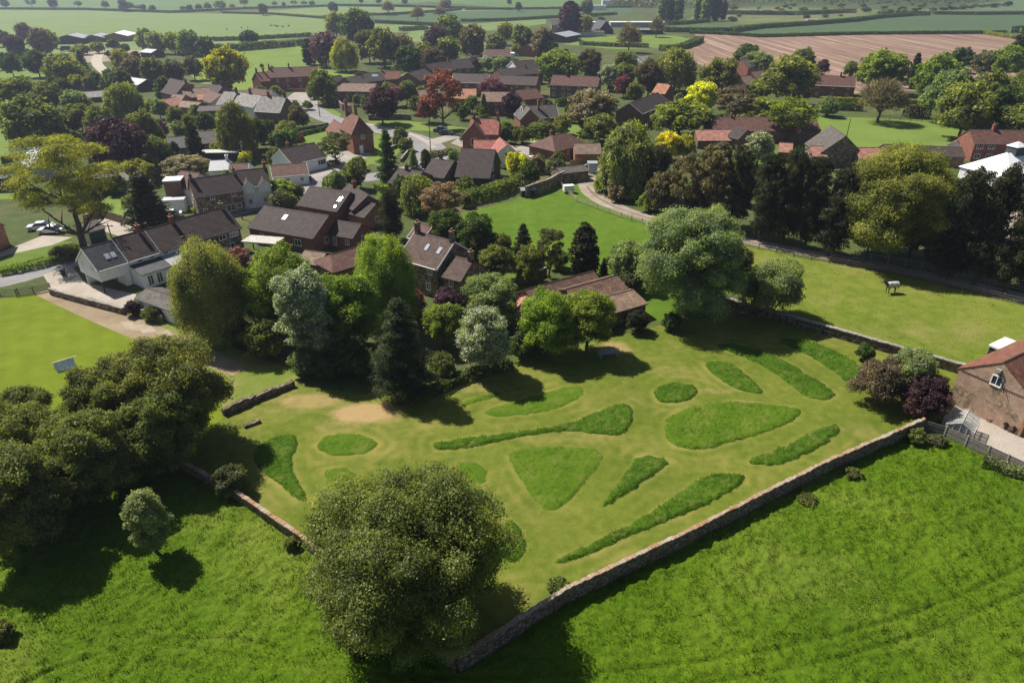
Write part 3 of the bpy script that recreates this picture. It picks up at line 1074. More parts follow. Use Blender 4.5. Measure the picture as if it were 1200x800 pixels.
def house(label, a, b, hr, he, wn, wf=None, wall='red', roof='brown', name='house', cat='house', ch=(), win=(), winl=(), winr=(), door=(), sky=(), hl=0, hr_=0, barge=None, og=.14, group=None, world=None, chm=None, extra=None, frame=None, z0=0.0):
    """a,b: ridge ends in photo px (height hr). near side = right-hand side of a->b reversed so that it faces the camera when a is left"""
    A, B = (world if world else (P(a[0], a[1], hr), P(b[0], b[1], hr)))
    c = (A + B) / 2; L = (B - A).length; L = (Vector((B.x - A.x, B.y - A.y))).length
    yaw = math.atan2(B.y - A.y, B.x - A.x)
    wf = wn if wf is None else wf
    e = thing(name, (c.x, c.y, 0), yaw, label, cat, group)
    FOOT.append((c.x, c.y, max(L / 2 + max(hl, hr_), wn) + 1.2))
    s = (hr - he) / wn
    bm = {None: None, 'w': trimw(), 'd': trimd()}[barge]
    X0, X1 = -L / 2 - hl, L / 2 + hr_
    gable_block(e, X0, X1, wn, wf, he, hr, M_wall(wall), M_roof(roof), hl=hl, hr_=hr_, barge=bm, og=og, z0=z0)
    for t, off, top in ch:
        x = (t - .5) * L
        x = max(-L / 2 + .35, min(L / 2 - .35, x)) if 0 <= t <= 1 else x
        chimney(e, x, off, hr - abs(off) * s - .9, hr + top, mat=M_wall(chm or ('stone' if wall == 'stone' else 'red' if wall in ('white', 'red', 'grey') else wall)))
    for t, z, w, h in win: add_window(e, (t - .5) * L, -wn, z, w, h, (0, -1), bars=1 if w < 1.5 else 2, frame=frame)
    for q, z, w, h in winl: add_window(e, X0, -q * wn, z, w, h, (-1, 0), frame=frame)
    for q, z, w, h in winr: add_window(e, X1, -q * wn, z, w, h, (1, 0), frame=frame)
    for d in door:
        t, w, h = d[:3]; mt = d[3] if len(d) > 3 else plain("door_paint", (.1, .07, .06), .6)
        if t == 'l': add_door(e, X0, d[4] * -wn, 0, w, h, (-1, 0), mt)
        elif t == 'r': add_door(e, X1, d[4] * -wn, 0, w, h, (1, 0), mt)
        else: add_door(e, (t - .5) * L, -wn, 0, w, h, (0, -1), mt)
    for t, q, w, h in sky:
        # rooflight on the near slope, q = fraction down the slope
        x = (t - .5) * L; cs = 1 / math.sqrt(1 + s * s)
        def S(dx, dq, up): 
            y = -wn * q + dq * cs; z = hr - s * abs(y) + up / cs
            return (x + dx, y, z)
        m = MB(); m.hexa([S(-w / 2, -h / 2, .0), S(w / 2, -h / 2, .0), S(w / 2, h / 2, .0), S(-w / 2, h / 2, .0)], [S(-w / 2, -h / 2, .09), S(w / 2, -h / 2, .09), S(w / 2, h / 2, .09), S(-w / 2, h / 2, .09)])
        o = m.build("skylight", plain("skylight_frame", (.25, .25, .26), .5), e)
        g = MB(); k = .42; g.hexa([S(-w * k, -h * k, .085), S(w * k, -h * k, .085), S(w * k, h * k, .085), S(-w * k, h * k, .085)], [S(-w * k, -h * k, .105), S(w * k, -h * k, .105), S(w * k, h * k, .105), S(-w * k, h * k, .105)])
        g.build("pane", plain("rooflight_glass", (.30, .36, .42), .08), o)
    return e, L

def stone_wall(pts, h, th, mat, cap, label, name='stone_wall', cat='stone wall', jag=.05, capw=.06, step=.6, world=False, capjit=.03):
    w = [Vector((p[0], p[1], 0)) for p in pts] if world else [P(*p) for p in pts]
    o = w[0].copy()
    rng = random.Random(len(label) + int(o.x * 10))
    e = thing(name, o, 0, label, cat)
    m = MB(); c = MB()
    for a, b in zip(w[:-1], w[1:]):
        L = (b - a).length; t = (b - a) / L; nn = Vector((-t.y, t.x, 0))
        n = max(1, int(L / step)); hs = [h + rng.uniform(-jag, jag) for _ in range(n + 1)]
        a_ = a - o
        for i in range(n):
            p = a_ + t * L * i / n; q = a_ + t * L * (i + 1) / n
            h0, h1 = hs[i], hs[i + 1]
            z = Vector((0, 0, 1))
            m.hexa([p - nn * th / 2 - z * .2, q - nn * th / 2 - z * .2, q + nn * th / 2 - z * .2, p + nn * th / 2 - z * .2],
                   [p - nn * th / 2 + z * h0, q - nn * th / 2 + z * h1, q + nn * th / 2 + z * h1, p + nn * th / 2 + z * h0])
            if cap:
                tw = th / 2 + capw + rng.uniform(-capjit, capjit)
                up = .10 + rng.uniform(-.03, .04)
                g = t * .012
                c.hexa([p + g - nn * tw + z * (h0 + .003), q - g - nn * tw + z * (h1 + .003), q - g + nn * tw + z * (h1 + .003), p + g + nn * tw + z * (h0 + .003)],
                       [p + g - nn * tw * .9 + z * (h0 + up), q - g - nn * tw * .9 + z * (h1 + up), q - g + nn * tw * .9 + z * (h1 + up), p + g + nn * tw * .9 + z * (h0 + up)])
    m.build("wall_face", mat, e)
    if cap: c.build("coping", cap, e)
    return e

def rail_fence(pts, h, label, gap=2.6, rails=3, mat=None, name='rail_fence', cat='fence', solid=False, post=.12, maxposts=95, world=False):
    w = [Vector((p[0], p[1], 0)) for p in pts] if world else [P(*p) for p in pts]
    mat = mat or plain("weathered_timber", (.16, .13, .10), .9)
    o = w[0].copy()
    e = thing(name, o, 0, label, cat)
    tot = sum((b - a).length for a, b in zip(w[:-1], w[1:]))
    gap = max(gap, tot / maxposts)
    pm = MB(); pm.box(-post / 2, post / 2, -post / 2, post / 2, -.1, h + .06)
    pmesh = pm.mesh("post"); pmesh.materials.append(mat)
    for a, b in zip(w[:-1], w[1:]):
        L = (b - a).length; t = (b - a) / L; n = max(1, round(L / gap)); yaw = math.atan2(t.y, t.x)
        for i in range(n + (1 if b is w[-1] else 0)):
            q = link("post", pmesh, e); q.location = a - o + t * L * i / n; q.rotation_euler = (0, 0, yaw)
        nn = Vector((-t.y, t.x, 0)) * (post / 2 + .022)
        if solid:
            m = MB(); p0 = a - o - nn; p1 = b - o - nn; k = max(2, int(L / .16))
            for i in range(k):
                u0 = p0 + (p1 - p0) * (i / k); u1 = p0 + (p1 - p0) * ((i + .9) / k); v = nn.normalized() * .025
                m.hexa([u0 - v, u1 - v, u1, u0] if False else [u0 - v, u1 - v, u1 + v * .2, u0 + v * .2], [x + Vector((0, 0, h)) for x in (u0 - v, u1 - v, u1 + v * .2, u0 + v * .2)])
            m.build("boards", mat, e)
        else:
            for r in range(rails):
                z = h * (r + .75) / rails - .05
                m = MB(); u0 = a - o - nn; u1 = b - o - nn; v = nn.normalized() * .02
                m.hexa([u0 - v + Vector((0, 0, z)), u1 - v + Vector((0, 0, z)), u1 + v + Vector((0, 0, z)), u0 + v + Vector((0, 0, z))],
                       [u0 - v + Vector((0, 0, z + .10)), u1 - v + Vector((0, 0, z + .10)), u1 + v + Vector((0, 0, z + .10)), u0 + v + Vector((0, 0, z + .10))])
                m.build("rail", mat, e)
    return e

def pole(px, ytop, label, name='utility_pole', cat='utility pole', r=.14, col=(.13, .10, .08), arm=True, wires=False):
    b = P(*px); h = z_at(b, ytop)
    e = thing(name, b, 0, label, cat)
    m = MB(); m.tube((0, 0, -.2), (0, 0, h), r, r * .7, 8)
    m.build("post", plain("pole_" + label[:6], col, .8), e)
    if arm:
        m = MB(); m.box(-.8, .8, -.06, .06, h - .5, h - .38)
        m.build("crossarm", plain("pole_" + label[:6], col, .8), e)
        for x in (-.65, 0, .65):
            m = MB(); m.tube((x, 0, h - .38), (x, 0, h - .2), .05, .04, 6); m.build("insulator", plain("porcelain", (.5, .5, .48), .3), e)
    return e

def car(loc, yaw, color, label, L=4.3, W=1.75, Hc=1.45, name='parked_car', cat='car', van=False):
    e = thing(name, loc, yaw, label, cat)
    paint = plain("car_paint_%s" % (str(color)), color, .25, var=.02)
    glass = glass_mat()
    prof = [(-.5, .22), (-.5, .48), (-.46, .62), (-.25, .66), (-.12, .98), (.20, 1.0), (.40, .70), (.5, .64), (.5, .22)] if not van else [(-.5, .2), (-.5, .5), (-.40, .62), (-.33, .95), (-.25, 1.0), (.49, 1.0), (.5, .9), (.5, .2)]
    m = MB()
    lo = [(x * L, z * Hc) for x, z in prof]
    mid = [(x, min(z, .66 * Hc)) for x, z in lo]
    m.prism([(x, -W / 2, z) for x, z in mid][::-1] if False else [(x, -W / 2, z) for x, z in mid], (0, W, 0))
    m.build("body", paint, e)
    cab = MB(); k = .80
    if not van:
        top = [(-.12 * L, Hc * .985), (.20 * L, Hc)]; bot = [(-.25 * L, .663 * Hc), (.40 * L, .663 * Hc)]
    else:
        top = [(-.25 * L, Hc), (.49 * L, Hc)]; bot = [(-.36 * L, .663 * Hc), (.499 * L, .663 * Hc)]
    hw, tw = W / 2 * .96, W / 2 * k
    cab.hexa([(bot[0][0], -hw, bot[0][1]), (bot[1][0], -hw, bot[1][1]), (bot[1][0], hw, bot[1][1]), (bot[0][0], hw, bot[0][1])],
             [(top[0][0], -tw, top[0][1] - .05), (top[1][0], -tw, top[1][1] - .05), (top[1][0], tw, top[1][1] - .05), (top[0][0], tw, top[0][1] - .05)])
    cab.build("windows", glass, e)
    rf = MB(); rf.box(top[0][0] - .02, top[1][0] + .02, -tw - .02, tw + .02, Hc - .05, Hc); rf.build("roof_panel", paint, e)
    for sx in (-.31, .31):
        for sy in (-1, 1):
            w = MB(); w.tube((sx * L, sy * (W / 2 - .2), .32), (sx * L, sy * (W / 2 + .02), .32), .32, .32, 14)
            wo = w.build("wheel", plain("tyre", (.02, .02, .02), .9), e)
            w = MB(); w.tube((sx * L, sy * (W / 2 + .021), .32), (sx * L, sy * (W / 2 + .035), .32), .19, .17, 10)
            w.build("rim", plain("rim_metal", (.45, .45, .47), .35, metal=.8), wo)
    for sy in (-1, 1):
        w = MB(); w.box(-.5 * L - .02, -.5 * L + .05, sy * W * .36 - .16, sy * W * .36 + .16, .42 * Hc, .52 * Hc); w.build("headlight", plain("lamp_glass", (.7, .7, .68), .2), e)
    return e
# ---------------------------------------------------------------- the ground, fields and roads
def to3(c): return c
g_base = grass_mat("ground_green", [(.045, .065, .018), (.075, .105, .03), (.12, .14, .045)], s1=.02, s2=.25, s3=2.0, dry=.05, dryc=(.16, .13, .07), bump=.4)
me = bpy.data.meshes.new("ground")
me.from_pydata([(-9000, -200, 0), (9000, -200, 0), (9000, 11000, 0), (-9000, 11000, 0)], [], [(0, 1, 2, 3)])
me.materials.append(g_base)
tag(link("ground", me), kind='structure')

def fieldm(name, c, k=.14, stripe=None, dryc=None):
    return grass_mat(name, [sc3(c, 1 - k), c, sc3(c, 1 + k)], s1=.008, s2=.06, s3=.7, bump=.3, stripe=stripe, dryc=dryc, dry=.02)
F_pale = fieldm("pale_field", (.17, .24, .075), stripe=(14, .3, .04))
F_green = fieldm("green_field", (.11, .19, .05), stripe=(12, -.2, .05))
F_blue = fieldm("wheat_field", (.080, .130, .058), stripe=(16, 1.2, .04))
F_sun = fieldm("sunny_pasture", (.16, .23, .045), .22)
F_scrub = fieldm("rough_pasture", (.13, .16, .06), .3, dryc=(.24, .22, .12))

sheet("field", [(-260, 14), (-260, 62), (0, 66), (245, 56), (365, 43), (420, 34), (420, 24), (330, 17), (200, 15.5), (100, 12.5), (0, 11.5)], .02, F_pale)
sheet("field", [(-300, -14), (-260, 12), (0, 10.5), (100, 11.5), (200, 14.5), (290, 11), (385, 8), (500, 3), (500, -14)], .02, F_green)
sheet("field", [(270, 16), (385, 8), (480, 9), (600, 12), (520, 14), (435, 18), (390, 23), (330, 17)], .02, F_pale)
sheet("field", [(430, 19), (520, 14.5), (600, 12), (740, 8), (740, 16), (650, 20), (510, 30), (440, 27)], .02, F_blue)
sheet("field", [(425, 28), (510, 31), (600, 25), (640, 22), (640, 28), (560, 38), (440, 38)], .02, F_pale)
sheet("field", [(500, 2), (500, -14), (1000, -14), (900, 2), (760, 6), (600, 10)], .02, F_green)
sheet("field", [(215, 66), (330, 56), (368, 50), (375, 78), (420, 84), (520, 90), (430, 96), (250, 108), (225, 90)], .02, F_sun)
sheet("field", [(0, 66), (60, 66), (60, 92), (-100, 94), (-200, 70)], .02, F_sun)
sheet("field", [(-50, 150), (8, 150), (12, 190), (-50, 200)], .02, F_sun)
sheet("field", [(480, 38), (560, 38), (575, 60), (470, 48)], .02, F_pale)
sheet("field", [(672, 46), (720, 42), (790, 42), (815, 47), (800, 56), (720, 58), (660, 52)], .02, F_sun)
sheet("field", [(800, 29), (860, 28), (890, 33), (860, 38), (808, 37), (780, 34)], .02, F_blue)
sheet("field", [(860, 38.5), (892, 34), (1000, 26), (1072, 18.5), (1200, 18), (1330, 19), (1330, 38), (1178, 39), (1000, 40), (890, 43)], .02, F_blue)
sheet("field", [(1040, 16), (1110, 9), (1180, 1), (1330, -6), (1330, 16), (1200, 15)], .02, fieldm("far_green", (.12, .175, .085)))
sheet("field", [(800, 25), (830, 12), (900, 8), (1040, 12), (1100, 14), (1070, 17), (1000, 24), (890, 32), (860, 27)], .02, F_scrub)

# the ploughed field
m, nt, out = newmat("ploughed_soil")
v = coords(nt, rot=math.radians(-14))
w = N(nt, "ShaderNodeTexWave", wave_type='BANDS', bands_direction='X')
w.inputs["Scale"].default_value = .05; w.inputs["Distortion"].default_value = 2.2; w.inputs["Detail"].default_value = 4; w.inputs["Detail Scale"].default_value = .6
nt.links.new(v, w.inputs[0])
v2 = coords(nt, rot=math.radians(-14), sv=(.22, .006, 1)); n = noise(nt, v2, 1.0, 5, .75)
col = mixc(nt, ramp(nt, n, [(.35, (.135, .082, .064)), (.5, (.215, .137, .104)), (.66, (.37, .28, .21))]), ramp(nt, w.outputs["Fac"], [(.2, (.9,) * 3), (.8, (1.12,) * 3)]), 1.0, 'MULTIPLY')
v3 = coords(nt); n3 = noise(nt, v3, .02, 4)
col = mixc(nt, col, (.17, .17, .06), ramp(nt, n3, [(.5, (0, 0, 0)), (.75, (.4, .4, .4))]))
bsdf(nt, out, col, .95, bump=n, bstr=.4, bdist=.2, spec=.1)
sheet("ploughed_field", [(790, 62), (808, 55), (822, 47), (812, 39), (890, 44), (1000, 41), (1178, 40.5), (1192, 48), (1215, 100), (1000, 110), (860, 95)], .03, m)

# paddocks behind the garden
padm = grass_mat("paddock_grass", [(.085, .135, .012), (.14, .185, .022), (.21, .235, .04)], s1=.05, s2=.5, s3=4, bump=.8, dry=.12, dryc=(.24, .23, .065), bdist=.25)
padm2 = grass_mat("paddock_lush_grass", [(.065, .13, .010), (.095, .17, .014), (.14, .21, .025)], s1=.07, s2=.5, s3=4, bump=.8, bdist=.25)
sheet("paddock", [(540, 250), (600, 236), (616, 226), (660, 208), (684, 216), (690, 228), (702, 238), (727, 249), (765, 262), (860, 283), (875, 330), (800, 380), (735, 372), (700, 325), (620, 310), (560, 290)], .012, padm2)
sheet("paddock", [(862, 284), (930, 300), (1060, 323), (1200, 358), (1420, 412), (1420, 520), (1260, 470), (1140, 438), (965, 391), (880, 372), (870, 330)], .012, padm)
lawnm = grass_mat("garden_lawn_grass", [(.07, .125, .018), (.115, .175, .028), (.16, .21, .04)], s1=.1, s2=.6, s3=3, bump=.4)
sheet("verge", [(948, 136), (1118, 142), (1135, 172), (1020, 182), (960, 172), (925, 165)], .012, F_sun)
sheet("lawn", [(860, 158), (960, 160), (990, 190), (880, 200)], .008, lawnm)
sheet("lawn", [(360, 156), (400, 150), (455, 160), (470, 175), (455, 195), (428, 192), (400, 178), (375, 182), (345, 176)], .012, F_sun)
sheet("lawn", [(412, 192), (405, 182), (430, 178), (440, 186), (428, 198)], .016, F_sun)
sheet("verge", [(360, 128), (382, 123), (400, 134), (396, 139), (378, 134), (368, 130)], .012, F_sun)
sheet("verge", [(430, 142), (480, 142), (530, 148), (560, 152), (520, 154), (478, 153), (435, 146)], .012, F_sun)
sheet("lawn", [(440, 214), (500, 212), (560, 224), (560, 236), (440, 236)], .012, lawnm)
sheet("lawn", [(620, 163), (640, 160), (680, 140), (700, 140), (690, 160), (640, 180), (622, 176)], .012, F_sun)
sheet("lawn", [(100, 225), (160, 228), (180, 252), (130, 258), (100, 245)], .012, F_sun)
sheet("lawn", [(-60, 212), (24, 214), (60, 228), (40, 232), (-60, 236)], .012, F_sun)
sheet("lawn", [(-120, 306), (0, 303), (62, 282), (85, 283), (70, 298), (0, 322), (-120, 330)], .012, lawnm)
sheet("lawn", [(560, 300), (600, 300), (640, 330), (600, 350), (560, 320)], .012, lawnm)

asph = gravel_mat("asphalt", (.23, .225, .23), (.30, .29, .29), 1.0)
pave = gravel_mat("concrete_paving", (.36, .31, .26), (.46, .41, .35), 1.0)
grav = gravel_mat("gravel_track", (.27, .21, .17), (.38, .32, .26), 1.5)
dirt = gravel_mat("bare_track", (.24, .18, .115), (.33, .26, .17), 1.2)
yard = gravel_mat("yard_gravel", (.30, .27, .24), (.40, .37, .33), 1.0)
strip("road", [(-140, 352), (0, 330), (60, 312), (120, 296), (200, 270), (300, 240), (360, 219), (405, 211), (450, 206), (492, 197), (509, 184), (503, 170), (478, 159), (440, 151), (400, 144), (376, 136), (358, 123), (330, 118), (290, 119)], [6.5] * 9 + [7.5, 8.5, 8.5, 8, 7.5, 7.5, 7.5, 8, 9, 8], .02, asph)
strip("pavement", [(509, 174), (498, 165), (478, 155.5), (440, 147.5), (402, 140)], 1.6, .06, pave, smooth=2)
strip("road", [(503, 168), (530, 160), (548, 158)], 5.5, .024, yard)
sheet("forecourt", [(332, 118), (345, 108), (368, 106), (378, 112), (372, 122), (350, 124)], .016, yard)
sheet("driveway", [(50, 322), (84, 311), (98, 330), (128, 338), (160, 345), (150, 366), (110, 350), (62, 340)], .026, pave)
sheet("driveway", [(-120, 320), (0, 296), (50, 276), (85, 278), (62, 287), (12, 298), (-120, 338)], .02, pave)
sheet("driveway", [(100, 250), (118, 248), (190, 272), (178, 280), (140, 277), (112, 268)], .018, pave)
sheet("driveway", [(362, 197), (390, 178), (430, 176), (436, 182), (405, 196), (375, 214), (355, 214)], .018, yard)
sheet("driveway", [(540, 160), (556, 156), (560, 168), (540, 172), (528, 168)], .018, yard)
sheet("patio", [(600, 175), (626, 165), (640, 170), (612, 186)], .016, yard)
strip("farm_track", [(696, 196), (688, 206), (687, 217), (694, 228), (712, 239), (740, 250), (790, 264), (850, 277), (930, 294), (1060, 316), (1200, 349), (1400, 396)], [3.8, 3.8, 4.0, 4.0, 4.0, 3.8, 3.6, 3.4, 3.4, 3.4, 3.6, 3.6], .024, grav)
strip("grass_strip", [(688, 219), (698, 230.5), (716, 240.5), (744, 251.5), (794, 265), (852, 278), (930, 294.5), (1060, 316.5)], .5, .034, gravel_mat("track_middle", (.15, .125, .08), (.21, .17, .11)), smooth=3)
sheet("farmyard", [(40, 70), (130, 58), (190, 60), (180, 66), (130, 72), (60, 76)], .03, grav)
strip("farm_track", [(115, 64), (112, 74), (122, 84), (135, 92)], 5, .034, gravel_mat("pale_track", (.4, .36, .28), (.5, .45, .36)))
sheet("patio", [(1100, 506), (1108, 482), (1126, 470), (1240, 518), (1270, 560), (1215, 556)], .02, pave)
sheet("patio", [(1140, 240), (1260, 260), (1260, 300), (1120, 270)], .01, grav)

# left field, track and verge
leftm = grass_mat("mown_field_grass", [(.115, .165, .008), (.15, .20, .011), (.19, .235, .02)], s1=.05, s2=.4, s3=5, bump=.8, stripe=(2.6, -.55, .025))
sheet("field", [(-300, 380), (0, 350), (42, 344), (100, 366), (150, 392), (262, 446), (262, 500), (0, 600), (-300, 620)], .010, leftm)
vergm = grass_mat("verge_grass", [(.115, .17, .022), (.16, .205, .035), (.22, .24, .06)], s1=.1, s2=.6, s3=4, bump=.6, dry=.16, dryc=(.30, .25, .10))
sheet("verge", [(44, 343), (62, 340), (140, 360), (192, 374), (240, 394), (350, 436), (348, 452), (262, 486), (255, 440), (150, 390), (100, 365)], .014, vergm)
strip("farm_track", [(48, 342), (80, 353), (115, 367), (150, 381), (190, 397), (235, 415), (282, 435)], [2.0, 3.2, 3.8, 4.0, 4.0, 3.5, 2.4], .022, dirt)
concm = gravel_mat("old_concrete", (.33, .27, .20), (.42, .36, .28), 3.0)
for q in ([(158, 381), (175, 379), (184, 389), (168, 391)], [(184, 390), (196, 387), (206, 393), (192, 397)], [(140, 377), (155, 378), (164, 388), (148, 386)]):
    sheet("concrete_slab", q, .032, concm)

BEDS = [
 ([(370, 521), (380, 511), (404, 507), (430, 511), (443, 521), (430, 531), (404, 535), (380, 531)], .22, 'l', "round bed of short bright grass in the dry corner of the lawn", 2),
 ([(508, 518), (633, 503), (667, 497), (700, 483), (728, 472), (740, 477), (742, 490), (735, 503), (727, 511), (700, 508), (673, 505), (633, 507), (573, 520), (533, 527), (510, 527)], .45, 'd', "comet-shaped long grass bed with a thin tail across the lawn", 1),
 ([(593, 532), (613, 525), (650, 523), (713, 527), (690, 560), (663, 590), (647, 599), (633, 593), (613, 567)], .25, 'l', "big triangular bed of pale short grass in the middle of the lawn", 1),
 ([(750, 532), (787, 540), (770, 553), (737, 577), (703, 596), (710, 585), (733, 557)], .45, 'd', "small pointed grass bed between the triangular bed and the large oval bed", 1),
 ([(563, 483), (613, 467), (677, 450), (687, 460), (667, 473), (633, 484), (580, 489)], .16, 'l', "faint wing-shaped bed of low grass half in tree shade", 1),
 ([(540, 472), (583, 458), (589, 462), (543, 476)], .2, 'l', "thin sliver of longer grass nearest the clipped hedge", 0),
 ([(765, 460), (775, 450), (795, 448), (815, 452), (818, 460), (808, 469), (785, 473), (770, 470)], .4, 'd', "small oval bed of dark long grass near the shaded trees", 2),
 ([(823, 425), (850, 423), (867, 433), (883, 447), (898, 463), (867, 458), (840, 443)], .4, 'd', "short leaf-shaped grass bed left of the two long curved beds", 1),
 ([(832, 404), (867, 403), (910, 417), (943, 437), (982, 462), (967, 470), (943, 465), (923, 448), (897, 430), (867, 416)], .42, 'd', "long curved grass bed running out from under the tree shadow", 1),
 ([(905, 398), (943, 397), (987, 415), (1022, 440), (1013, 448), (997, 452), (973, 432), (943, 413)], .42, 'd', "long curved grass bed nearest the lone round bush", 1),
 ([(778, 492), (800, 480), (850, 470), (880, 472), (937, 478), (937, 487), (915, 500), (870, 515), (820, 528), (790, 523), (778, 508)], .4, 'l', "largest fan-shaped bed of bright long grass in the lawn", 1),
 ([(868, 541), (917, 525), (960, 502), (980, 497), (985, 503), (967, 520), (940, 534), (910, 547)], .45, 'd', "slim leaf-shaped grass bed close to the boundary wall and bare bush", 1),
 ([(649, 658), (690, 638), (760, 604), (800, 575), (830, 555), (872, 555), (873, 565), (830, 591), (780, 611), (720, 636), (660, 662)], .5, 'd', "long sickle-shaped grass bed running beside the long stone wall", 1),
 ([(298, 527), (320, 512), (347, 508), (349, 520), (341, 537), (345, 560), (363, 589), (350, 586), (330, 568), (312, 556), (298, 542)], .4, 'd', "hooked grass bed beside the grey bush and the dark thicket", 1),
 ([(590, 608), (607, 616), (617, 638), (610, 655), (595, 660), (580, 640)], .45, 'd', "small grass bed showing beside the big foreground tree", 1),
 ([(377, 553), (400, 547), (420, 556), (415, 568), (392, 572)], .3, 'l', "little patch of long grass behind the big foreground tree", 1),
 ([(530, 543), (556, 540), (572, 552), (566, 570), (548, 560)], .15, 'l', "low faint grass patch between the foreground tree and triangular bed", 1),
]
# the walled garden lawn
gpx = [(205, 542), (262, 487), (345, 450), (430, 462), (480, 452), (545, 440), (600, 425), (700, 398), (760, 385), (800, 372), (880, 372), (966, 392), (1140, 440), (1128, 472), (1085, 503), (963, 556), (800, 640), (663, 706), (537, 790), (430, 702), (357, 640), (270, 580)]
gpoly = pxpoly(gpx)
dryspots = [((425, 484), 4.2, 2.2, 1.0), ((365, 470), 4, 1.6, .8), ((395, 500), 3, 1.5, .45), ((325, 480), 4, 2, .35), ((790, 436), 3, 1.6, .4), ((720, 408), 2.5, 2, .8), ((870, 474), 2.2, 1, .7), ((555, 455), 3, 1, .5), ((655, 512), 8, 1.0, .4), ((1010, 505), 2, 1.5, .4), ((330, 465), 3, 2, .5), ((880, 476), 5, .6, .6), ((840, 458), 3, .6, .5), ((540, 560), 1.5, 3, .3)]
dw = [(P(*p), a, b, k) for p, a, b, k in dryspots]
def dry_fn(X, Y):
    r = np.zeros(X.shape)
    nz = fbm(X * .5, Y * .5, 3)
    for p, a, b, k in dw:
        q = ((X - p.x) / a) ** 2 + ((Y - p.y) / b) ** 2
        r = np.maximum(r, k * np.clip(1.5 - q * (.6 + .9 * nz), 0, 1))
    return np.clip(r, 0, 1)
def mow_fn(X, Y):
    """mower passes running round the unmown beds"""
    dmin = np.full(X.shape, 1e9)
    for pp, *_ in BEDS:
        dmin = np.minimum(dmin, edge_dist(X, Y, pxpoly(pp)))
    a = np.sin(dmin * 2 * math.pi / 1.3 + 1.2 * vnoise(X * .2, Y * .2, 3))
    n = fbm(X * .22, Y * .22, 21)
    return np.clip(.36 + .24 * a * np.clip(1.2 - dmin * .3, .12, 1) * np.clip(2.4 * vnoise(X * .35, Y * .35, 77) - .4, 0, 1) + 1.5 * (n - .5) + .15 * np.clip(1 - dmin / .5, 0, 1), 0, 1)
lawn = grass_mat("garden_grass", [(.072, .116, .012), (.118, .156, .018), (.18, .205, .032)], s1=.12, s2=.9, s3=5, bump=.5, attr=["mow", "dry"], attrc=[(.26, .235, .06), (.40, .28, .13)], bdist=.06)
o = rough_patch("lawn", gpoly, .30, lambda X, Y: .03 * fbm(X * .3, Y * .3, 1), lawn, {"dry": dry_fn, "mow": mow_fn})
tag(o, kind='structure')

# long-grass beds left unmown in the lawn
bedm = grass_mat("long_grass", [(.022, .066, .003), (.052, .115, .006), (.10, .175, .012)], s1=.3, s2=3.4, s3=12, bump=1.0, bdist=.2, dry=.9, dryc=(.13, .16, .03))
bedl = grass_mat("short_long_grass", [(.045, .105, .005), (.078, .145, .008), (.12, .185, .014)], s1=.3, s2=2.6, s3=10, bump=.9, bdist=.15, dry=.5, dryc=(.14, .175, .03))
def tuft(h, s, seed):
    return lambda X, Y: h * (.25 + .7 * fbm(X * s, Y * s, seed, 3) + .5 * np.abs(vnoise(X * s * 2.3, Y * s * 2.3, seed + 5) - .5) * 2 * .6)
blade_m = leaf_mat((.065, .135, .008), tr=.35)
blade_l = leaf_mat((.095, .155, .012), tr=.35)
def blades(name, wpoly, dens, h, mat, parent=None, seed=1, z0=.0, wd=.05, mask=None):
    xs = [p[0] for p in wpoly]; ys = [p[1] for p in wpoly]
    A = (max(xs) - min(xs)) * (max(ys) - min(ys)); n = int(A * dens)
    rng = np.random.default_rng(seed)
    X = min(xs) + rng.random(n) * (max(xs) - min(xs)); Y = min(ys) + rng.random(n) * (max(ys) - min(ys))
    k = inside(X, Y, wpoly)
    cl = fbm(X * 1.3, Y * 1.3, seed + 3, 2)
    k &= rng.random(n) < np.clip((cl - .25) * 2.2, .12, 1)
    if mask is not None: k &= mask(X, Y)
    X = X[k]; Y = Y[k]; cl = cl[k]; n = len(X)
    ph = rng.random(n) * 6.283; hh = h * (.5 + .9 * rng.random(n)) * (.6 + .8 * cl); w = wd * (.6 + .8 * rng.random(n))
    lx = rng.normal(size=n) * .45 * hh; ly = rng.normal(size=n) * .45 * hh
    zb = z0(X, Y) if callable(z0) else np.full(n, z0)
    a = np.stack([X - np.cos(ph) * w, Y - np.sin(ph) * w, zb], -1); b = np.stack([X + np.cos(ph) * w, Y + np.sin(ph) * w, zb], -1)
    c = np.stack([X + lx, Y + ly, zb + hh], -1)
    V = np.stack([a, b, c], 1).reshape(-1, 3); F = np.arange(3 * n).reshape(n, 3)
    me = fast_mesh(name, V, F, {"lv": ('FACE', np.clip(.2 + .6 * rng.random(n) * cl * 1.6, 0, 1)), "lw": ('FACE', rng.random(n))})
    me.materials.append(mat)
    return link(name, me, parent)

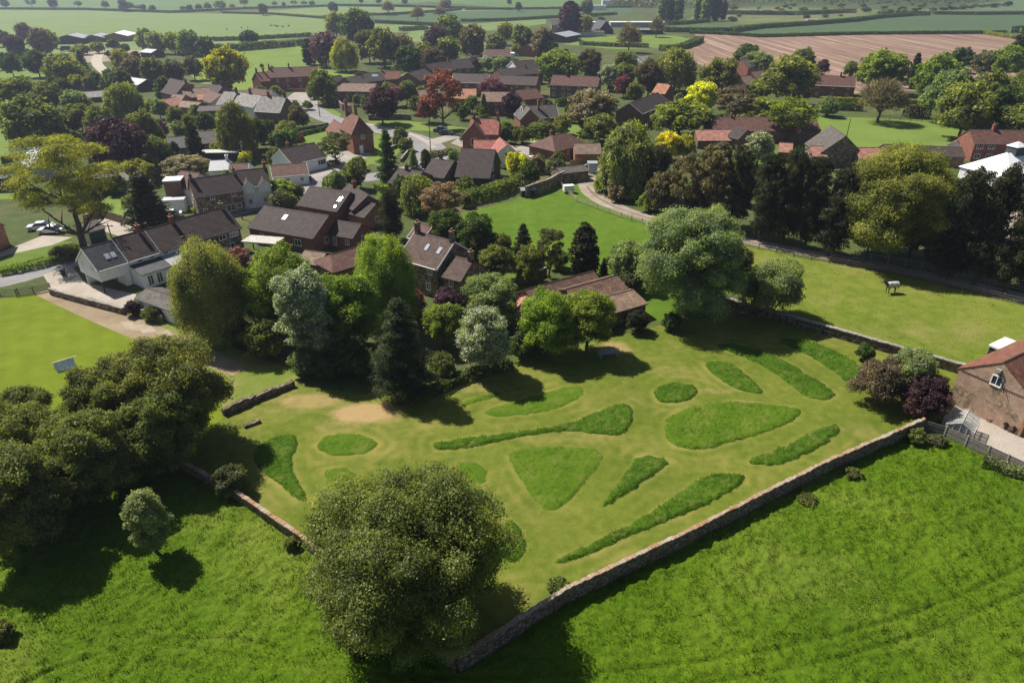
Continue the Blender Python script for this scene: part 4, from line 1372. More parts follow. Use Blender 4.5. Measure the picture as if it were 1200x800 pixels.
def ragged(w, seed, amp=.16, step=.3):
    out = []
    for i in range(len(w)):
        a = w[i]; b = w[(i + 1) % len(w)]; L = math.hypot(b[0] - a[0], b[1] - a[1]); n = max(1, int(L / step))
        for k in range(n):
            x = a[0] + (b[0] - a[0]) * k / n; y = a[1] + (b[1] - a[1]) * k / n
            q = vnoise(np.array([x * 2.1]), np.array([y * 2.1]), seed + 50)[0] - .5; q2 = vnoise(np.array([x * 2.1]), np.array([y * 2.1]), seed + 90)[0] - .5
            out.append((x + q * amp * 2, y + q2 * amp * 2))
    return out
for i, (pp, h, kd, lab, sm) in enumerate(BEDS):
    w = pxpoly(pp)
    if sm: w = smooth_poly(w, sm)
    w = ragged(w, i)
    hf = tuft(h * .62, 2.6, 40 + i)
    o = rough_patch("grass_bed", w, .11, hf, bedm if kd == 'd' else bedl, edge=.3, z0=.02)
    tag(o, lab, "grass bed", "unmown grass beds in the garden lawn")
    b = blades("grass_blades", w, 70 if kd == 'd' else 45, h * .6, blade_m if kd == 'd' else blade_l, o, 60 + i, z0=h * .2, wd=.028)
    b["kind"] = 'stuff'

# the rough meadow in front of the walls
mpx = [(-260, 500), (205, 545), (270, 581), (357, 641), (430, 703), (537, 792), (663, 708), (800, 642), (963, 558), (1078, 508), (1105, 513), (1155, 536), (1200, 557), (1420, 650), (1500, 960), (-300, 960)]
mpoly = pxpoly(mpx)
def meadow_h(X, Y):
    h = .10 * fbm(X * .25, Y * .25, 11, 3) + .40 * np.clip(fbm(X * .9 + .4 * Y, Y * 1.3, 12, 3) - .45, 0, 1) + .26 * np.clip(vnoise(X * 1.9 + .5 * Y, Y * 2.7, 15) - .35, 0, 1) + .17 * vnoise(X * 3.3, Y * 3.9, 14)
    # two wheel ruts curving through the grass
    for (cx, cy, R) in ruts:
        dd = np.abs(np.hypot(X - cx, Y - cy) - R)
        h = h - .24 * np.exp(-(dd / .17) ** 2)
    return np.maximum(h, .03)
def circ(a, b, c):
    ax, ay = a.x, a.y; bx, by = b.x, b.y; cx, cy = c.x, c.y
    d = 2 * (ax * (by - cy) + bx * (cy - ay) + cx * (ay - by))
    ux = ((ax * ax + ay * ay) * (by - cy) + (bx * bx + by * by) * (cy - ay) + (cx * cx + cy * cy) * (ay - by)) / d
    uy = ((ax * ax + ay * ay) * (cx - bx) + (bx * bx + by * by) * (ax - cx) + (cx * cx + cy * cy) * (bx - ax)) / d
    return ux, uy, math.hypot(ax - ux, ay - uy)
r1 = circ(P(650, 792), P(950, 753), P(1200, 664)); r2 = circ(P(830, 690), P(880, 655), P(700, 735))
r3 = circ(P(150, 760), P(260, 750), P(390, 790)); r4 = circ(P(120, 770), P(260, 757), P(370, 800))
ruts = [r1, (r1[0], r1[1], r1[2] + 1.6), r3]
meadm = grass_mat("meadow_grass", [(.040, .086, .003), (.070, .132, .005), (.118, .178, .009)], s1=.1, s2=3.2, s3=10, bump=1.0, bdist=.25, dry=.06, dryc=(.17, .21, .03))
o = rough_patch("meadow", mpoly, .17, meadow_h, meadm)
tag(o, kind='structure')
mb = leaf_mat((.075, .135, .006), tr=.35)
o = blades("meadow_grass", mpoly, 60, .26, mb, None, 5, z0=lambda X, Y: meadow_h(X, Y) - .03, wd=.026, mask=lambda X, Y: np.hypot(X, Y) < 75)
tag(o, "tall rough meadow grass in front of the stone walls", None, None, 'stuff')
o = blades("paddock_grass", pxpoly([(880, 374), (965, 391), (1140, 438), (1230, 462), (1230, 375), (1060, 326), (930, 303), (866, 288)]), 16, .10, leaf_mat((.16, .20, .03)), None, 8, z0=0.0, wd=.035)
tag(o, "tufty sunlit grass of the horse paddock", None, None, 'stuff')
# ---------------------------------------------------------------- walls, fences
wallm = stone_mat("garden_wall_stone", (.20, .155, .125), (.33, .27, .22), 4.6)
capm = gravel_mat("coping_stone", (.34, .19, .10), (.42, .36, .29), 3.5)
capm2 = gravel_mat("grey_coping", (.26, .235, .20), (.38, .35, .30), 2)
stone_wall([(538, 788), (663, 707), (800, 641), (963, 557), (1078, 506)], 1.65, .34, wallm, capm, "long tall rubble stone wall along the front of the walled garden", step=.32, capw=.015, jag=.06, capjit=.04)
stone_wall([(205, 545), (270, 581), (357, 641), (430, 703), (534, 786)], 1.15, .34, wallm, capm, "orange-topped stone wall on the thicket side of the garden", step=.38, capw=.03)
stone_wall([(262, 487), (300, 470), (345, 452)], .85, .5, wallm, None, "low tumbled stone wall between dry verge and garden lawn", jag=.2)
stone_wall([(286, 501), (305, 494)], .3, .5, wallm, None, "short broken stump of stone wall on the lawn", jag=.12)
stone_wall([(830, 353), (868, 364), (968, 392), (1050, 416), (1136, 441)], 1.25, .45, stone_mat("paddock_wall_stone", (.15, .12, .10), (.27, .23, .19), 3.0), capm2, "old stone wall between the horse paddock and garden")
stone_wall([(60, 345), (100, 356), (146, 368)], .9, .35, M_wall('stone'), capm2, "low stone wall in front of the white cottage drive", cat='stone wall')
stone_wall([(150, 364), (192, 378)], .9, .3, M_wall('stone'), capm2, "low planted stone wall beside the white shed", cat='stone wall')
stone_wall([(616, 232), (640, 224), (656, 215), (688, 205)], 2.4, .4, M_wall('stone'), capm2, "tall curved stone wall behind the small field shelter")
stone_wall([(430, 362), (475, 352)], 1.2, .3, M_wall('stone'), None, "garden stone wall half hidden among trees by the farmhouse") if False else None
stone_wall([(350, 156), (372, 152), (385, 149)], 1.3, .3, M_wall('brown'), capm2, "brown garden wall beside the road at the brick cottage", name='brick_wall', cat='wall')
stone_wall([(394, 122), (402, 130), (412, 132)], 2.2, .4, M_wall('brown'), capm2, "brown wall at the end of the tan-roofed building", name='brick_wall', cat='wall')
stone_wall([(432, 141), (470, 140), (482, 141)], 1.6, .35, M_wall('stone'), capm2, "stone wall below the copper beech beside the road")
stone_wall([(458, 176), (472, 170), (478, 180), (470, 190)], .8, .35, M_wall('brown'), capm2, "low curved brick wall round the corner by the tall conifer", name='brick_wall', cat='wall')
stone_wall([(330, 108), (376, 108)], 1.2, .3, M_wall('red'), None, "red brick wall in front of the long brown terrace", name='brick_wall', cat='wall')
stone_wall([(434, 288), (478, 300)], 1.5, .3, M_wall('brown'), capm2, "garden wall between red bungalow and farmhouse", name='brick_wall', cat='wall')
stone_wall([(590, 345), (605, 335), (640, 322)], 1.2, .3, M_wall('brown'), capm2, "garden wall behind the long pantile barn", name='brick_wall', cat='wall')
stone_wall([(958, 114), (1010, 116), (1042, 118)], 1.3, .3, M_wall('red'), capm2, "long red brick wall beyond the bare round tree", name='brick_wall', cat='wall')

tim = plain("weathered_timber", (.16, .13, .10), .9)
rail_fence([(654, 214), (664, 226), (676, 236), (700, 245), (728, 255), (765, 265.5), (850, 283.5), (930, 301)], 1.05, "post and rail fence curving along the near side of the gravel track", gap=2.8, mat=plain("pale_timber", (.34, .29, .22), .9))
rail_fence([(930, 301), (1060, 323.5), (1200, 358), (1300, 383)], 1.1, "straight post and rail fence between the horse paddock and track", gap=2.6, mat=tim)
rail_fence([(1000, 303), (1060, 312), (1140, 329), (1200, 342), (1290, 363)], 1.3, "post and rail fence on the wooded side of the track", gap=2.6, mat=plain("grey_timber", (.26, .25, .23), .9))  # lighter, greyer timber than the paddock fence
rail_fence([(-60, 352), (0, 346), (20, 347)], 1.1, "wooden rail fence at the edge of the left field", gap=2.2)
fr = rail_fence([(22, 346), (40, 344), (60, 340)], 1.15, "five-barred wooden field gate beside the cottage drive", gap=3, rails=5, name='field_gate', cat='gate')
conc = plain("concrete_posts", (.36, .34, .30), .9)
def panel_fence(pts, h, label, gap=1.9):
    w = [P(*p) for p in pts]; o = w[0].copy()
    e = thing("panel_fence", o, 0, label, "fence")
    for a, b in zip(w[:-1], w[1:]):
        L = (b - a).length; t = (b - a) / L; n = max(1, round(L / gap)); nn = Vector((-t.y, t.x, 0)); z = Vector((0, 0, 1))
        for i in range(n):
            p = a - o + t * L * i / n; q = a - o + t * L * (i + 1) / n
            m = MB(); u = nn * .07
            m.hexa([p - u - t * .06 - z * .1, p - u + t * .06 - z * .1, p + u + t * .06 - z * .1, p + u - t * .06 - z * .1], [p - u - t * .06 + z * (h + .05), p - u + t * .06 + z * (h + .05), p + u + t * .06 + z * (h + .05), p + u - t * .06 + z * (h + .05)])
            m.build("post", conc, e)
            m = MB()
            for r in range(5):
                z0 = .08 + (h - .1) * r / 5; z1 = z0 + (h - .1) / 5 * .86; v = nn * (.02 + .012 * (r % 2))
                p1 = p + t * .062; q1 = q - t * .062
                m.hexa([p1 - v + z * z0, q1 - v + z * z0, q1 + v + z * z0, p1 + v + z * z0], [p1 - v + z * z1, q1 - v + z * z1, q1 + v + z * z1, p1 + v + z * z1])
            m.build("panel", plain("grey_boards", (.20, .18, .155), .9), e)
    return e
panel_fence([(1078, 505), (1105, 513), (1155, 536), (1200, 557), (1290, 598)], 1.45, "grey boarded fence with concrete posts below the brick barn")
rail_fence([(100, 262), (118, 254), (145, 262), (183, 276)], 1.6, "tall close-boarded timber fence along the pale drive", solid=True, mat=plain("fence_boards", (.22, .17, .12), .9))
rail_fence([(668, 197), (686, 190), (706, 190)], 1.7, "orange timber panel fence beside the pink-roofed garage", solid=True, mat=plain("orange_boards", (.42, .21, .07), .8))
rail_fence([(636, 186), (668, 190)], 1.3, "low grey timber fence in front of the hipped bungalow", solid=True)
rail_fence([(1030, 139), (1118, 146)], 1.1, "dark rail fence across the far end of the sunny green", gap=3)

# ---------------------------------------------------------------- the white cottage row
A = P(96, 291, 6.4); B = P(266, 245, 6.4)
def seg(t0, t1, hr): 
    p = A.lerp(B, t0); q = A.lerp(B, t1); p.z = hr; q.z = hr; return (p, q)
e, L = house("white rendered end cottage raised on posts over its drive", None, None, 6.4, 3.9, 3.3, wall='white', roof='slate', world=seg(0, .185, 6.4), barge='w', winl=[(.45, 3.6, .55, .9), (-.5, 3.7, .45, .8)], sky=[(.52, .62, .7, 1.0), (.72, .62, .7, 1.0)], name='cottage', z0=1.9)
for x, y in ((-L / 2 + .15, -3.1), (-L / 2 + .15, 3.0), (-L / 2 + 2.2, -3.1)):
    m = MB(); m.box(x - .1, x + .1, y - .1, y + .1, -.1, 1.95); m.build("post", trimd(), e)
m = MB(); m.box(L / 2 - .9, L / 2 - .02, -3.0, 3.2, -.1, 1.9); m.box(-L / 2 + .3, L / 2 - .95, 2.6, 3.2, -.1, 1.9); m.build("ground_floor_wall", M_wall('white'), e)
e, L = house("brown-tiled cottage next to the slate-roofed white end cottage", None, None, 6.7, 4.0, 3.4, wall='white', roof='brown', world=seg(.188, .385, 6.7), ch=[(.85, 0, 1.0)], win=[(.35, 3.5, .8, .7), (.75, 3.5, .7, .7)], name='cottage', barge='w')
def lean(e, x0, x1, y0, y1, h0, h1, wall, roof, names=('extension_wall', 'extension_roof')):
    m = MB(); m.hexa([(x0, y0, -.2), (x1, y0, -.2), (x1, y1, -.2), (x0, y1, -.2)], [(x0, y0, h0), (x1, y0, h0), (x1, y1, h1), (x0, y1, h1)]); w = m.build(names[0], wall, e)
    m = MB(); m.hexa([(x0 - .12, y0 - .2, h0 - .02), (x1 + .12, y0 - .2, h0 - .02), (x1 + .12, y1, h1 + .02), (x0 - .12, y1, h1 + .02)], [(x0 - .12, y0 - .2, h0 + .1), (x1 + .12, y0 - .2, h0 + .1), (x1 + .12, y1, h1 + .14), (x0 - .12, y1, h1 + .14)]); return w, m.build(names[1], roof, e)
lean(e, -L / 2 + .1, L / 2 - .03, -6.3, -3.42, 2.2, 3.0, M_wall('white'), M_roof('slate'))
for x in (-L / 2 + 1.2, -L / 2 + 2.6): add_window(e, x, -6.3, 1.15, .9, 1.6, (0, -1), frame=trimw())
e, L = house("middle brown-tiled cottage with chimney behind the white extension", None, None, 6.7, 4.0, 3.4, wall='white', roof='brown', world=seg(.388, .60, 6.7), ch=[(.93, 0, 1.0)], win=[(.2, 3.5, .8, .7)], name='cottage')
lean(e, -L / 2 + .03, L / 2 - .1, -6.3, -3.42, 2.2, 3.0, M_wall('white'), M_roof('lead'))
for x in (-1.6, -.8, .2, 1.4): add_window(e, x, -6.3, 1.4, .6, .8, (0, -1))
e, L = house("long dark-tiled stone cottage at the far end of the white row", None, None, 6.9, 4.1, 3.5, wall='stone', roof='brown', world=seg(.603, .985, 6.9), ch=[(.93, 0, .8)], win=[(.62, 3.2, 1.3, .8), (.85, 3.2, 1.6, .8), (.75, 1.3, 1.4, 1.1)], barge='d', name='cottage')
e, L = house("low white shed with a ribbed grey roof beside the willow", (173, 337), (214, 351), 2.9, 2.2, 1.9, wall='white', roof='grey', name='shed', cat='shed', win=[(.3, 1.3, .8, .6)])
house("pale garage with a dark green door under the big tree", (92, 262), (112, 257), 3.3, 2.4, 2.6, wall='cream', roof='grey', name='garage', cat='garage', door=[(.5, 2.6, 2.0, plain("green_garage_door", (.015, .06, .05), .6))])
house("orange brick house corner at the left edge beside the pale drive", (-60, 258), (-14, 256), 5.8, 3.6, 3.4, wall='orange', roof='pink', winr=[(.1, 1.6, .9, 1.1)])

# red brick bungalows
e, L = house("long red brick bungalow with a dark tiled roof and one rooflight", (310, 241), (385, 252.5), 5.3, 2.9, 4.6, wall='red', roof='darkbrown', sky=[(.42, .38, .9, 1.3)], win=[(.2, 1.5, .8, 1.1), (.75, 1.5, 1.4, 1.1)], winr=[(.3, 1.4, 1.0, 1.2)], name='bungalow')
house("small lower red brick wing with a pale gable beside the long bungalow", (394, 258), (423, 262.5), 4.0, 2.5, 2.6, wall='red', roof='darkbrown', win=[(.25, 1.3, .7, 1.5), (.75, 1.4, .8, .9)], winr=[(0, 1.4, .8, 1.2)], name='bungalow_annexe', cat='annexe')
house("red brick house with two white rooflights behind the long bungalow", (364, 218), (410, 225), 5.6, 3.2, 4.2, wall='red', roof='darkbrown', sky=[(.9, .45, .8, 1.2), (.9, .85, .5, .6)], win=[(.3, 1.5, 1.2, 1.1)], winr=[(.3, 1.6, .7, 1.2)])
house("dark roofed cross wing with a brick chimney above the red bungalows", (409, 215), (431, 229), 5.5, 3.4, 3.0, wall='red', roof='darkbrown', ch=[(.3, 0, 1.1)])
house("small red gabled wing on the road side of the bungalows", (420, 233.5), (440, 239), 4.3, 2.6, 2.8, wall='orange', roof='darkbrown', winr=[(0, 1.4, .9, 1.1)], name='bungalow_annexe', cat='annexe')
house("low maroon-roofed outbuilding hidden behind the bright willow", (388, 298), (420, 289), 3.8, 2.4, 3.0, wall='brown', roof='maroon', hl=1.6, name='outbuilding', cat='outbuilding')
house("low tan-roofed outbuilding behind the light green trees", (358, 293), (382, 296), 3.2, 2.2, 2.4, wall='brown', roof='tan', name='outbuilding', cat='outbuilding')
house("small grey hip-roofed outhouse below the flat carport", (303, 297), (318, 293), 3.2, 2.2, 2.2, wall='brown', roof='grey', hl=1.2, hr_=1.2, name='outbuilding', cat='outbuilding')
def flat_canopy(px, w, d, h, yaw, label, mat, name='carport', posts=True, walls=None):
    p = P(*px); e = thing(name, p, yaw, label, name)
    m = MB(); m.box(-w / 2, w / 2, -d / 2, d / 2, h, h + .22); m.build("roof", mat, e)
    if walls:
        m = MB(); m.box(-w / 2 + .12, w / 2 - .12, -d / 2 + .12, d / 2 - .12, -.1, h - .003); m.build("wall", walls, e)
    else:
        for x in (-w / 2 + .2, w / 2 - .2):
            for y in (-d / 2 + .2, d / 2 - .2):
                m = MB(); m.box(x - .07, x + .07, y - .07, y + .07, -.1, h - .003); m.build("post", trimd(), e)
    return e
flat_canopy((311, 297), 6.2, 3.2, 2.3, -.2, "flat pale-roofed carport beside the long red bungalow", plain("felt_roof", (.42, .40, .36), .9))

# stone farmhouse
e, L = house("tall stone farmhouse with a purple-brown tiled roof and two rooflights", (487.5, 271), (532, 282.5), 7.6, 4.8, 4.0, wall='stone', roof='plum', ch=[(.02, 0, 1.5), (1.0, 0, 1.5)], sky=[(.5, .45, .6, 1.1), (.82, .45, .6, 1.1)], win=[(.15, 3.9, .8, 1.0), (.82, 3.9, .8, 1.0), (.3, 1.5, .9, 1.1), (.75, 1.5, .9, 1.1)], name='farmhouse', barge='w', chm='stone')
house("lower stone wing at the garden end of the farmhouse", (533, 300), (554, 305), 5.8, 3.9, 3.0, wall='stone', roof='plum', ch=[(1.0, 0, 1.3)], win=[(.45, 3.0, .8, 1.0), (.4, 1.2, .8, 1.0)], name='farmhouse_wing', cat='house wing', chm='stone')
house("small red roofed rear wing behind the farmhouse chimneys", (490, 261), (506, 265), 5.0, 3.4, 2.6, wall='brown', roof='maroon', barge='w', name='farmhouse_wing', cat='house wing')

# pantile barns
e, L = house("long pantile barn roof reaching back behind the clipped bright tree", (616, 339), (695, 317), 3.9, 2.4, 2.6, wall='stone', roof='pantile', name='barn', cat='barn')
house("shorter ribbed pantile barn in front of the long one", (664, 338.5), (722, 322.5), 3.9, 2.6, 3.2, wf=1.6, wall='stone', roof='pantile', name='barn', cat='barn')
e, L = house("low open-fronted tan tiled cart shed at the lawn end of the barns", (701, 350), (741, 339), 2.9, 2.1, 3.0, wf=.5, wall='stone', roof='tan', name='cart_shed', cat='barn')
house("narrow pink pantile lean-to beside the long barn", (601, 366), (623, 343), 3.2, 2.2, 1.6, wall='stone', roof='pink', name='barn', cat='barn')

# brick barn at the right edge
e, L = house("brick and rubble barn conversion with a dentil course and red pantiles", (1177, 424), (1246, 391), 7.0, 4.4, 3.7, wall='barn', roof='red', name='barn', cat='barn', og=.05, winl=[(.0, 4.75, 1.1, 1.1)], chm='barn')
m = MB(); Wb = 3.7
for i in range(30):
    y = -Wb + .12 + (2 * Wb - .2) * i / 30; m.box(-L / 2 - .05, -L / 2 - .002, y, y + .12, 4.18, 4.27)
m.box(-L / 2 - .04, -L / 2 - .002, -Wb, Wb, 4.29, 4.34)
m.build("dentil_course", plain("dark_brick_course", (.16, .09, .07), .9), e)
m = MB(); m.tube((-L / 2 - .06, .1, 5.9), (-L / 2 - .25, -1.1, 3.9), .045, .045, 6); m.build("stay_pipe", trimd(), e)
m = MB(); m.box(-L / 2 - .3, -L / 2, -.12, .38, 5.8, 6.1); m.build("vent_box", plain("vent_metal", (.3, .28, .26), .5), e)
m = MB(); m.box(-L / 2 - .06, -L / 2 + .2, -Wb - .06, -Wb + .22, -.1, 4.2); m.build("quoins", M_wall('orange'), e)
# skylight-white lean-to roof behind
flat_canopy((1163, 438), 3.6, 1.6, 3.9, .55, "small white-topped store behind the brick barn", M_roof('sheet'), name='store', walls=M_wall('dark'))
# greenhouse
gp = P(1124, 508); e = thing("greenhouse", gp, .85, "small weathered glass greenhouse against the brick barn", "greenhouse")
fr = MB(); W2, L2, hh, ha = 1.25, 1.6, 1.5, 2.2
def bar(m, p, q, r=.035): m.tube(p, q, r, r, 5)
for x in (-L2, -L2 / 2, 0, L2 / 2, L2):
    bar(fr, (x, -W2, 0), (x, -W2, hh)); bar(fr, (x, W2, 0), (x, W2, hh)); bar(fr, (x, -W2, hh), (x, 0, ha)); bar(fr, (x, W2, hh), (x, 0, ha))
for y, z in ((-W2, hh), (W2, hh), (0, ha), (-W2, .03), (W2, .03), (-W2, .75), (W2, .75)): bar(fr, (-L2, y, z), (L2, y, z))
for x in (-L2, L2):
    for y in (-.6, 0, .6): bar(fr, (x, y, 0), (x, y, ha - abs(y) * .56))
    bar(fr, (x, -W2, .75), (x, W2, .75))
fr.build("frame", plain("grey_frame", (.45, .42, .36), .7), e)
gm, nt, out = newmat("greenhouse_glass")
b = N(nt, "ShaderNodeBsdfPrincipled"); b.inputs["Base Color"].default_value = (.5, .52, .5, 1); b.inputs["Roughness"].default_value = .15
t_ = N(nt, "ShaderNodeBsdfTransparent"); mx = N(nt, "ShaderNodeMixShader"); mx.inputs[0].default_value = .38
nt.links.new(t_.outputs[0], mx.inputs[1]); nt.links.new(b.outputs[0], mx.inputs[2]); nt.links.new(mx.outputs[0], out.inputs[0])
gl = MB()
for s in (-1, 1):
    gl.poly([(-L2, s * W2, .02), (L2, s * W2, .02), (L2, s * W2, hh), (-L2, s * W2, hh)]); gl.poly([(-L2, s * W2, hh), (L2, s * W2, hh), (L2, 0, ha), (-L2, 0, ha)])
    gl.poly([(s * L2, -W2, .02), (s * L2, W2, .02), (s * L2, W2, hh), (s * L2, 0, ha), (s * L2, -W2, hh)])
gl.build("glazing", gm, e)
# bench and pots on the barn patio
def bench(px, yaw, label):
    e = thing("garden_bench", P(*px), yaw, label, "bench"); wd = plain("bench_wood", (.30, .20, .13), .8)
    m = MB()
    for k in range(4): m.box(-.75, .75, -.25 + k * .13, -.15 + k * .13, .42, .46)
    m.build("seat", wd, e)
    m = MB()
    for k in range(3): m.box(-.75, .75, .24, .28, .55 + k * .13, .64 + k * .13)
    m.build("backrest", wd, e)
    for x in (-.7, .7):
        for y in (-.22, .26):
            m = MB(); m.box(x - .035, x + .035, y - .035, y + .035, 0, .42 if y < 0 else .93); m.build("leg", wd, e)
    return e
bench((1166, 496), -.72, "wooden garden bench against the brick barn wall")
def pot(px, label, col='d', r=.25):
    e = thing("plant_pot", P(*px), 0, label, "plant pot")
    m = MB(); m.tube((0, 0, 0), (0, 0, .42), r * .7, r, 10); m.build("pot", plain("dark_pot", (.05, .035, .035), .6), e)
    me_ = crown("plant", 'shrub', .7, .6, .06, 1.2, 5); c = link("plant", me_, e); c.location = (0, 0, .36); set_mat(c, leafm(col))
    return e
pot((1154, 487), "small plant pot between the greenhouse and the bench")
pot((1178, 503), "dark plant pot at the near end of the garden bench", 'p')
pot((1187, 507), "largest dark pot beside the barn doorway", 'p', .32)

# ---------------------------------------------------------------- the upper village
W2f = lambda z=3.9: [(.2, z, .8, .9), (.5, z, .8, .9), (.8, z, .8, .9)]
W1f = lambda: [(.25, 1.4, .9, 1.0), (.75, 1.4, .9, 1.0)]
ww = lambda *ts, z=4.0, w=.9, h=1.0: [(t, z, w, h) for t in ts] + [(t, 1.5, w, h) for t in ts]
house("long brown-red terrace with tall chimneys at the top of the road", (314, 80), (371.5, 77.8), 8.2, 5.3, 4.5, wall='red', roof='maroon', ch=[(.02, 0, 1.4), (.42, 0, 1.4)], win=ww(.15, .35, .6, .85))
house("red-roofed end house with a grey panelled roof slope beside the terrace", (299, 85.5), (315, 84), 7.0, 4.3, 4.0, wall='red', roof='red', ch=[(.1, 0, 1.5), (.6, 0, 1.4)], win=W1f())
house("tan hip-roofed stone building on the road bend", (402, 97.5), (441, 98), 5.8, 3.7, 4.2, wall='stone', roof='tan', hl=3, win=ww(.2, .6, z=2.4, h=.8), cat='building', name='building')
house("brown-roofed building with a chimney behind the tan hip roof", (404, 91), (424, 88), 6.2, 4.0, 4.0, wall='brown', roof='brown', ch=[(.9, 0, 1.0)], win=W1f())
house("brown roof with a bright panel in the row behind the copper beech", (425, 86.5), (446, 84.5), 6.4, 4.0, 4.2, wall='brown', roof='brown', sky=[(.55, .4, 2.6, 1.6)])
house("orange-brown tiled roof at the end of the row behind copper beech", (446.5, 84), (468, 83), 6.4, 4.0, 4.4, wall='brown', roof='red', ch=[(.05, 0, 1.1)])
house("small dark gable behind the roadside tree with a white notice", (387, 90), (399, 88), 5.0, 3.2, 3.0, wall='brown', roof='darkbrown')
# brick cottage with the tall gable
e, L = house("tall narrow red brick cottage with big chimney stacks by the bend", (408, 131), (421, 137), 9.0, 5.4, 2.8, wall='red', roof='red', ch=[(.05, -.6, 3.0), (.6, .3, 2.4)], winr=[(.0, 4.4, 1.0, 1.3)], door=[('r', 1.0, 2.1, trimw(), .25)], hr_=1.2)
house("low gabled wing of the tall brick cottage", (391, 140), (406, 149), 5.6, 3.2, 2.4, wall='red', roof='red', name='cottage_wing', cat='house wing')
house("pale slate-roofed house with a dark gable and big brick chimney", (306, 112), (335, 113.5), 7.4, 3.6, 4.6, wall='brown', roof='pale', ch=[(.98, 0, 1.4), (.3, 0, 1.2)], barge='w')
house("white-grey slated house with dark dormers beside the pale willow", (276, 107), (308, 112), 7.0, 4.0, 4.2, wall='white', roof='pale', ch=[(.55, 0, 1.4)], win=[(.2, 3.4, 1.4, .7), (.6, 3.4, 1.4, .7), (.3, 1.4, 1, 1), (.7, 1.4, 1, 1)])
house("brown roof with a white gable tucked behind the pale slated houses", (292, 103), (320, 106.5), 7.2, 4.6, 3.6, wall='white', roof='maroon', winr=[(0, 4.5, .8, .8)])
house("bungalow with a big white gable and brown roof beside the driveway", (328, 175), (368, 167), 5.4, 2.8, 4.2, wall='white', roof='darkbrown', barge='w', win=[(.85, 1.6, 2.2, 1.2)], ch=[(.3, 1.2, .9)], name='bungalow')
house("low white building with a brown roof in front of the gabled bungalow", (317, 194), (358, 190.5), 4.0, 2.4, 3.4, wall='white', roof='maroon', barge='w', win=[(.4, 1.3, .9, .9), (.8, 1.3, .9, .9)], name='bungalow')
e, L = house("white cottage with two small gabled dormers beside the road", (277, 200), (312, 196.5), 7.0, 4.4, 3.2, wall='white', roof='darkbrown', ch=[(.98, 0, 1.2)], win=ww(.25, .75, z=3.7, w=.8), name='cottage')
for t in (.25, .78):
    x = (t - .5) * L
    gable_block(e, -1.9, 1.9, 1.1, 1.1, 4.6, 5.8, M_wall('white'), M_roof('darkbrown'), z0=3.0, cx=x, cy=-1.75, rot=math.pi / 2, names=('dormer_wall', 'dormer_roof'), barge=trimw())
house("stone cottage row with a white gable end along the road", (221, 210), (276, 202.5), 6.9, 4.3, 3.3, wall='stone', roof='darkbrown', ch=[(.02, 0, 1.0), (.97, 0, 1.0)], win=[(.35, 3.6, .8, .8), (.8, 3.6, .8, .8), (.15, 1.3, .9, 1), (.45, 1.2, 1.6, 1.4), (.65, 1.2, 2.4, 1.3), (.88, 1.4, .9, 1)], winl=[(.2, 3.6, .6, .9), (-.3, 1.4, .6, 1.5)], name='cottage')
house("brown-roofed rear wing behind the stone cottage row", (212, 200), (234, 203), 6.0, 3.8, 3.4, wall='white', roof='maroon')
flat_canopy((210, 240), 3.4, 3.4, 5.2, .2, "small white flat-topped turret at the end of the stone cottages", trimw(), name='turret', walls=M_wall('brown'))
flat_canopy((207, 247), 4.2, 2.4, 2.3, .2, "white glazed garden room on the end of the stone cottages", M_roof('glass'), name='garden_room', walls=M_wall('white'))
house("pale flat-pitched white house with a white chimney by the yellow dome bush", (247, 188), (268, 187), 5.2, 3.9, 3.6, wall='white', roof='lead', ch=[(.9, 0, 1.0)], chm='white')
house("small maroon roof with a white gable right of the pale white house", (270, 191.5), (291, 191), 5.2, 3.6, 3.2, wall='white', roof='maroon', barge='w')
house("dark slate bungalow wing with a pale hip behind the cypress", (196, 161), (228, 158), 4.8, 2.8, 3.6, wall='brown', roof='slate', hl=2, win=W1f(), name='bungalow')
house("dark grey roofed bungalow between the cypress and the pale willow", (233, 154), (263, 152.5), 5.0, 2.8, 4.0, wall='red', roof='grey', win=[(.3, 1.5, 1, 1), (.8, 1.5, 1.8, 1.2)], name='bungalow')
flat_canopy((254, 190), 12, 3.5, 2.5, .08, "long low flat-roofed garage block beyond the tan blossom tree", plain("pale_felt", (.42, .43, .40), .9), name='garage', walls=M_wall('dark'))
house("pyramid-roofed pale garden building behind the big near tree", (125, 197), (129, 196.5), 4.6, 2.6, 3.8, wall='brown', roof='pale', hl=3.4, hr_=3.4, name='garden_building', cat='building')
house("pale glinting roof seen through the crown of the big near tree", (43, 171), (54, 181), 5.4, 3.2, 4.2, wall='cream', roof='glass')
flat_canopy((-6, 222), 8, 4, 2.6, .1, "dark flat shed at the left edge beyond the big tree", M_roof('slate'), name='shed', walls=M_wall('dark'))

def barn_front(x0, x1, yb, yt, label, wall, roof, dl=14, frac=.62, ang=.22, cat='barn', name='farm_barn'):
    a = P(x0, yb); b = P(x1, yb); c = (a + b) / 2; W = (b - a).length
    hr = z_at(c, yt); he = hr * frac
    d = Vector((-math.sin(ang), math.cos(ang), 0)) * dl
    e, L = house(label, None, None, hr, he, W / 2, wall=wall, roof=roof, world=(Vector((c.x, c.y, hr)), Vector((c.x, c.y, hr)) + d), name=name, cat=cat)
    return e
barn_front(66, 97, 52, 41, "dark fronted barn leftmost of the three distant farm sheds", 'dark', 'lead', 18)
barn_front(97, 122, 50, 41, "grey fronted barn middle of the three distant farm sheds", 'brown', 'lead', 20)
barn_front(122, 150, 49, 38.5, "brown fronted barn with a bright white roof slope", 'timber', 'sheet', 24)
flat_canopy((68, 51), 9, 6, 3.0, .1, "small white-roofed shed beside the dark distant barn", M_roof('sheet'), name='farm_shed', walls=M_wall('dark'))
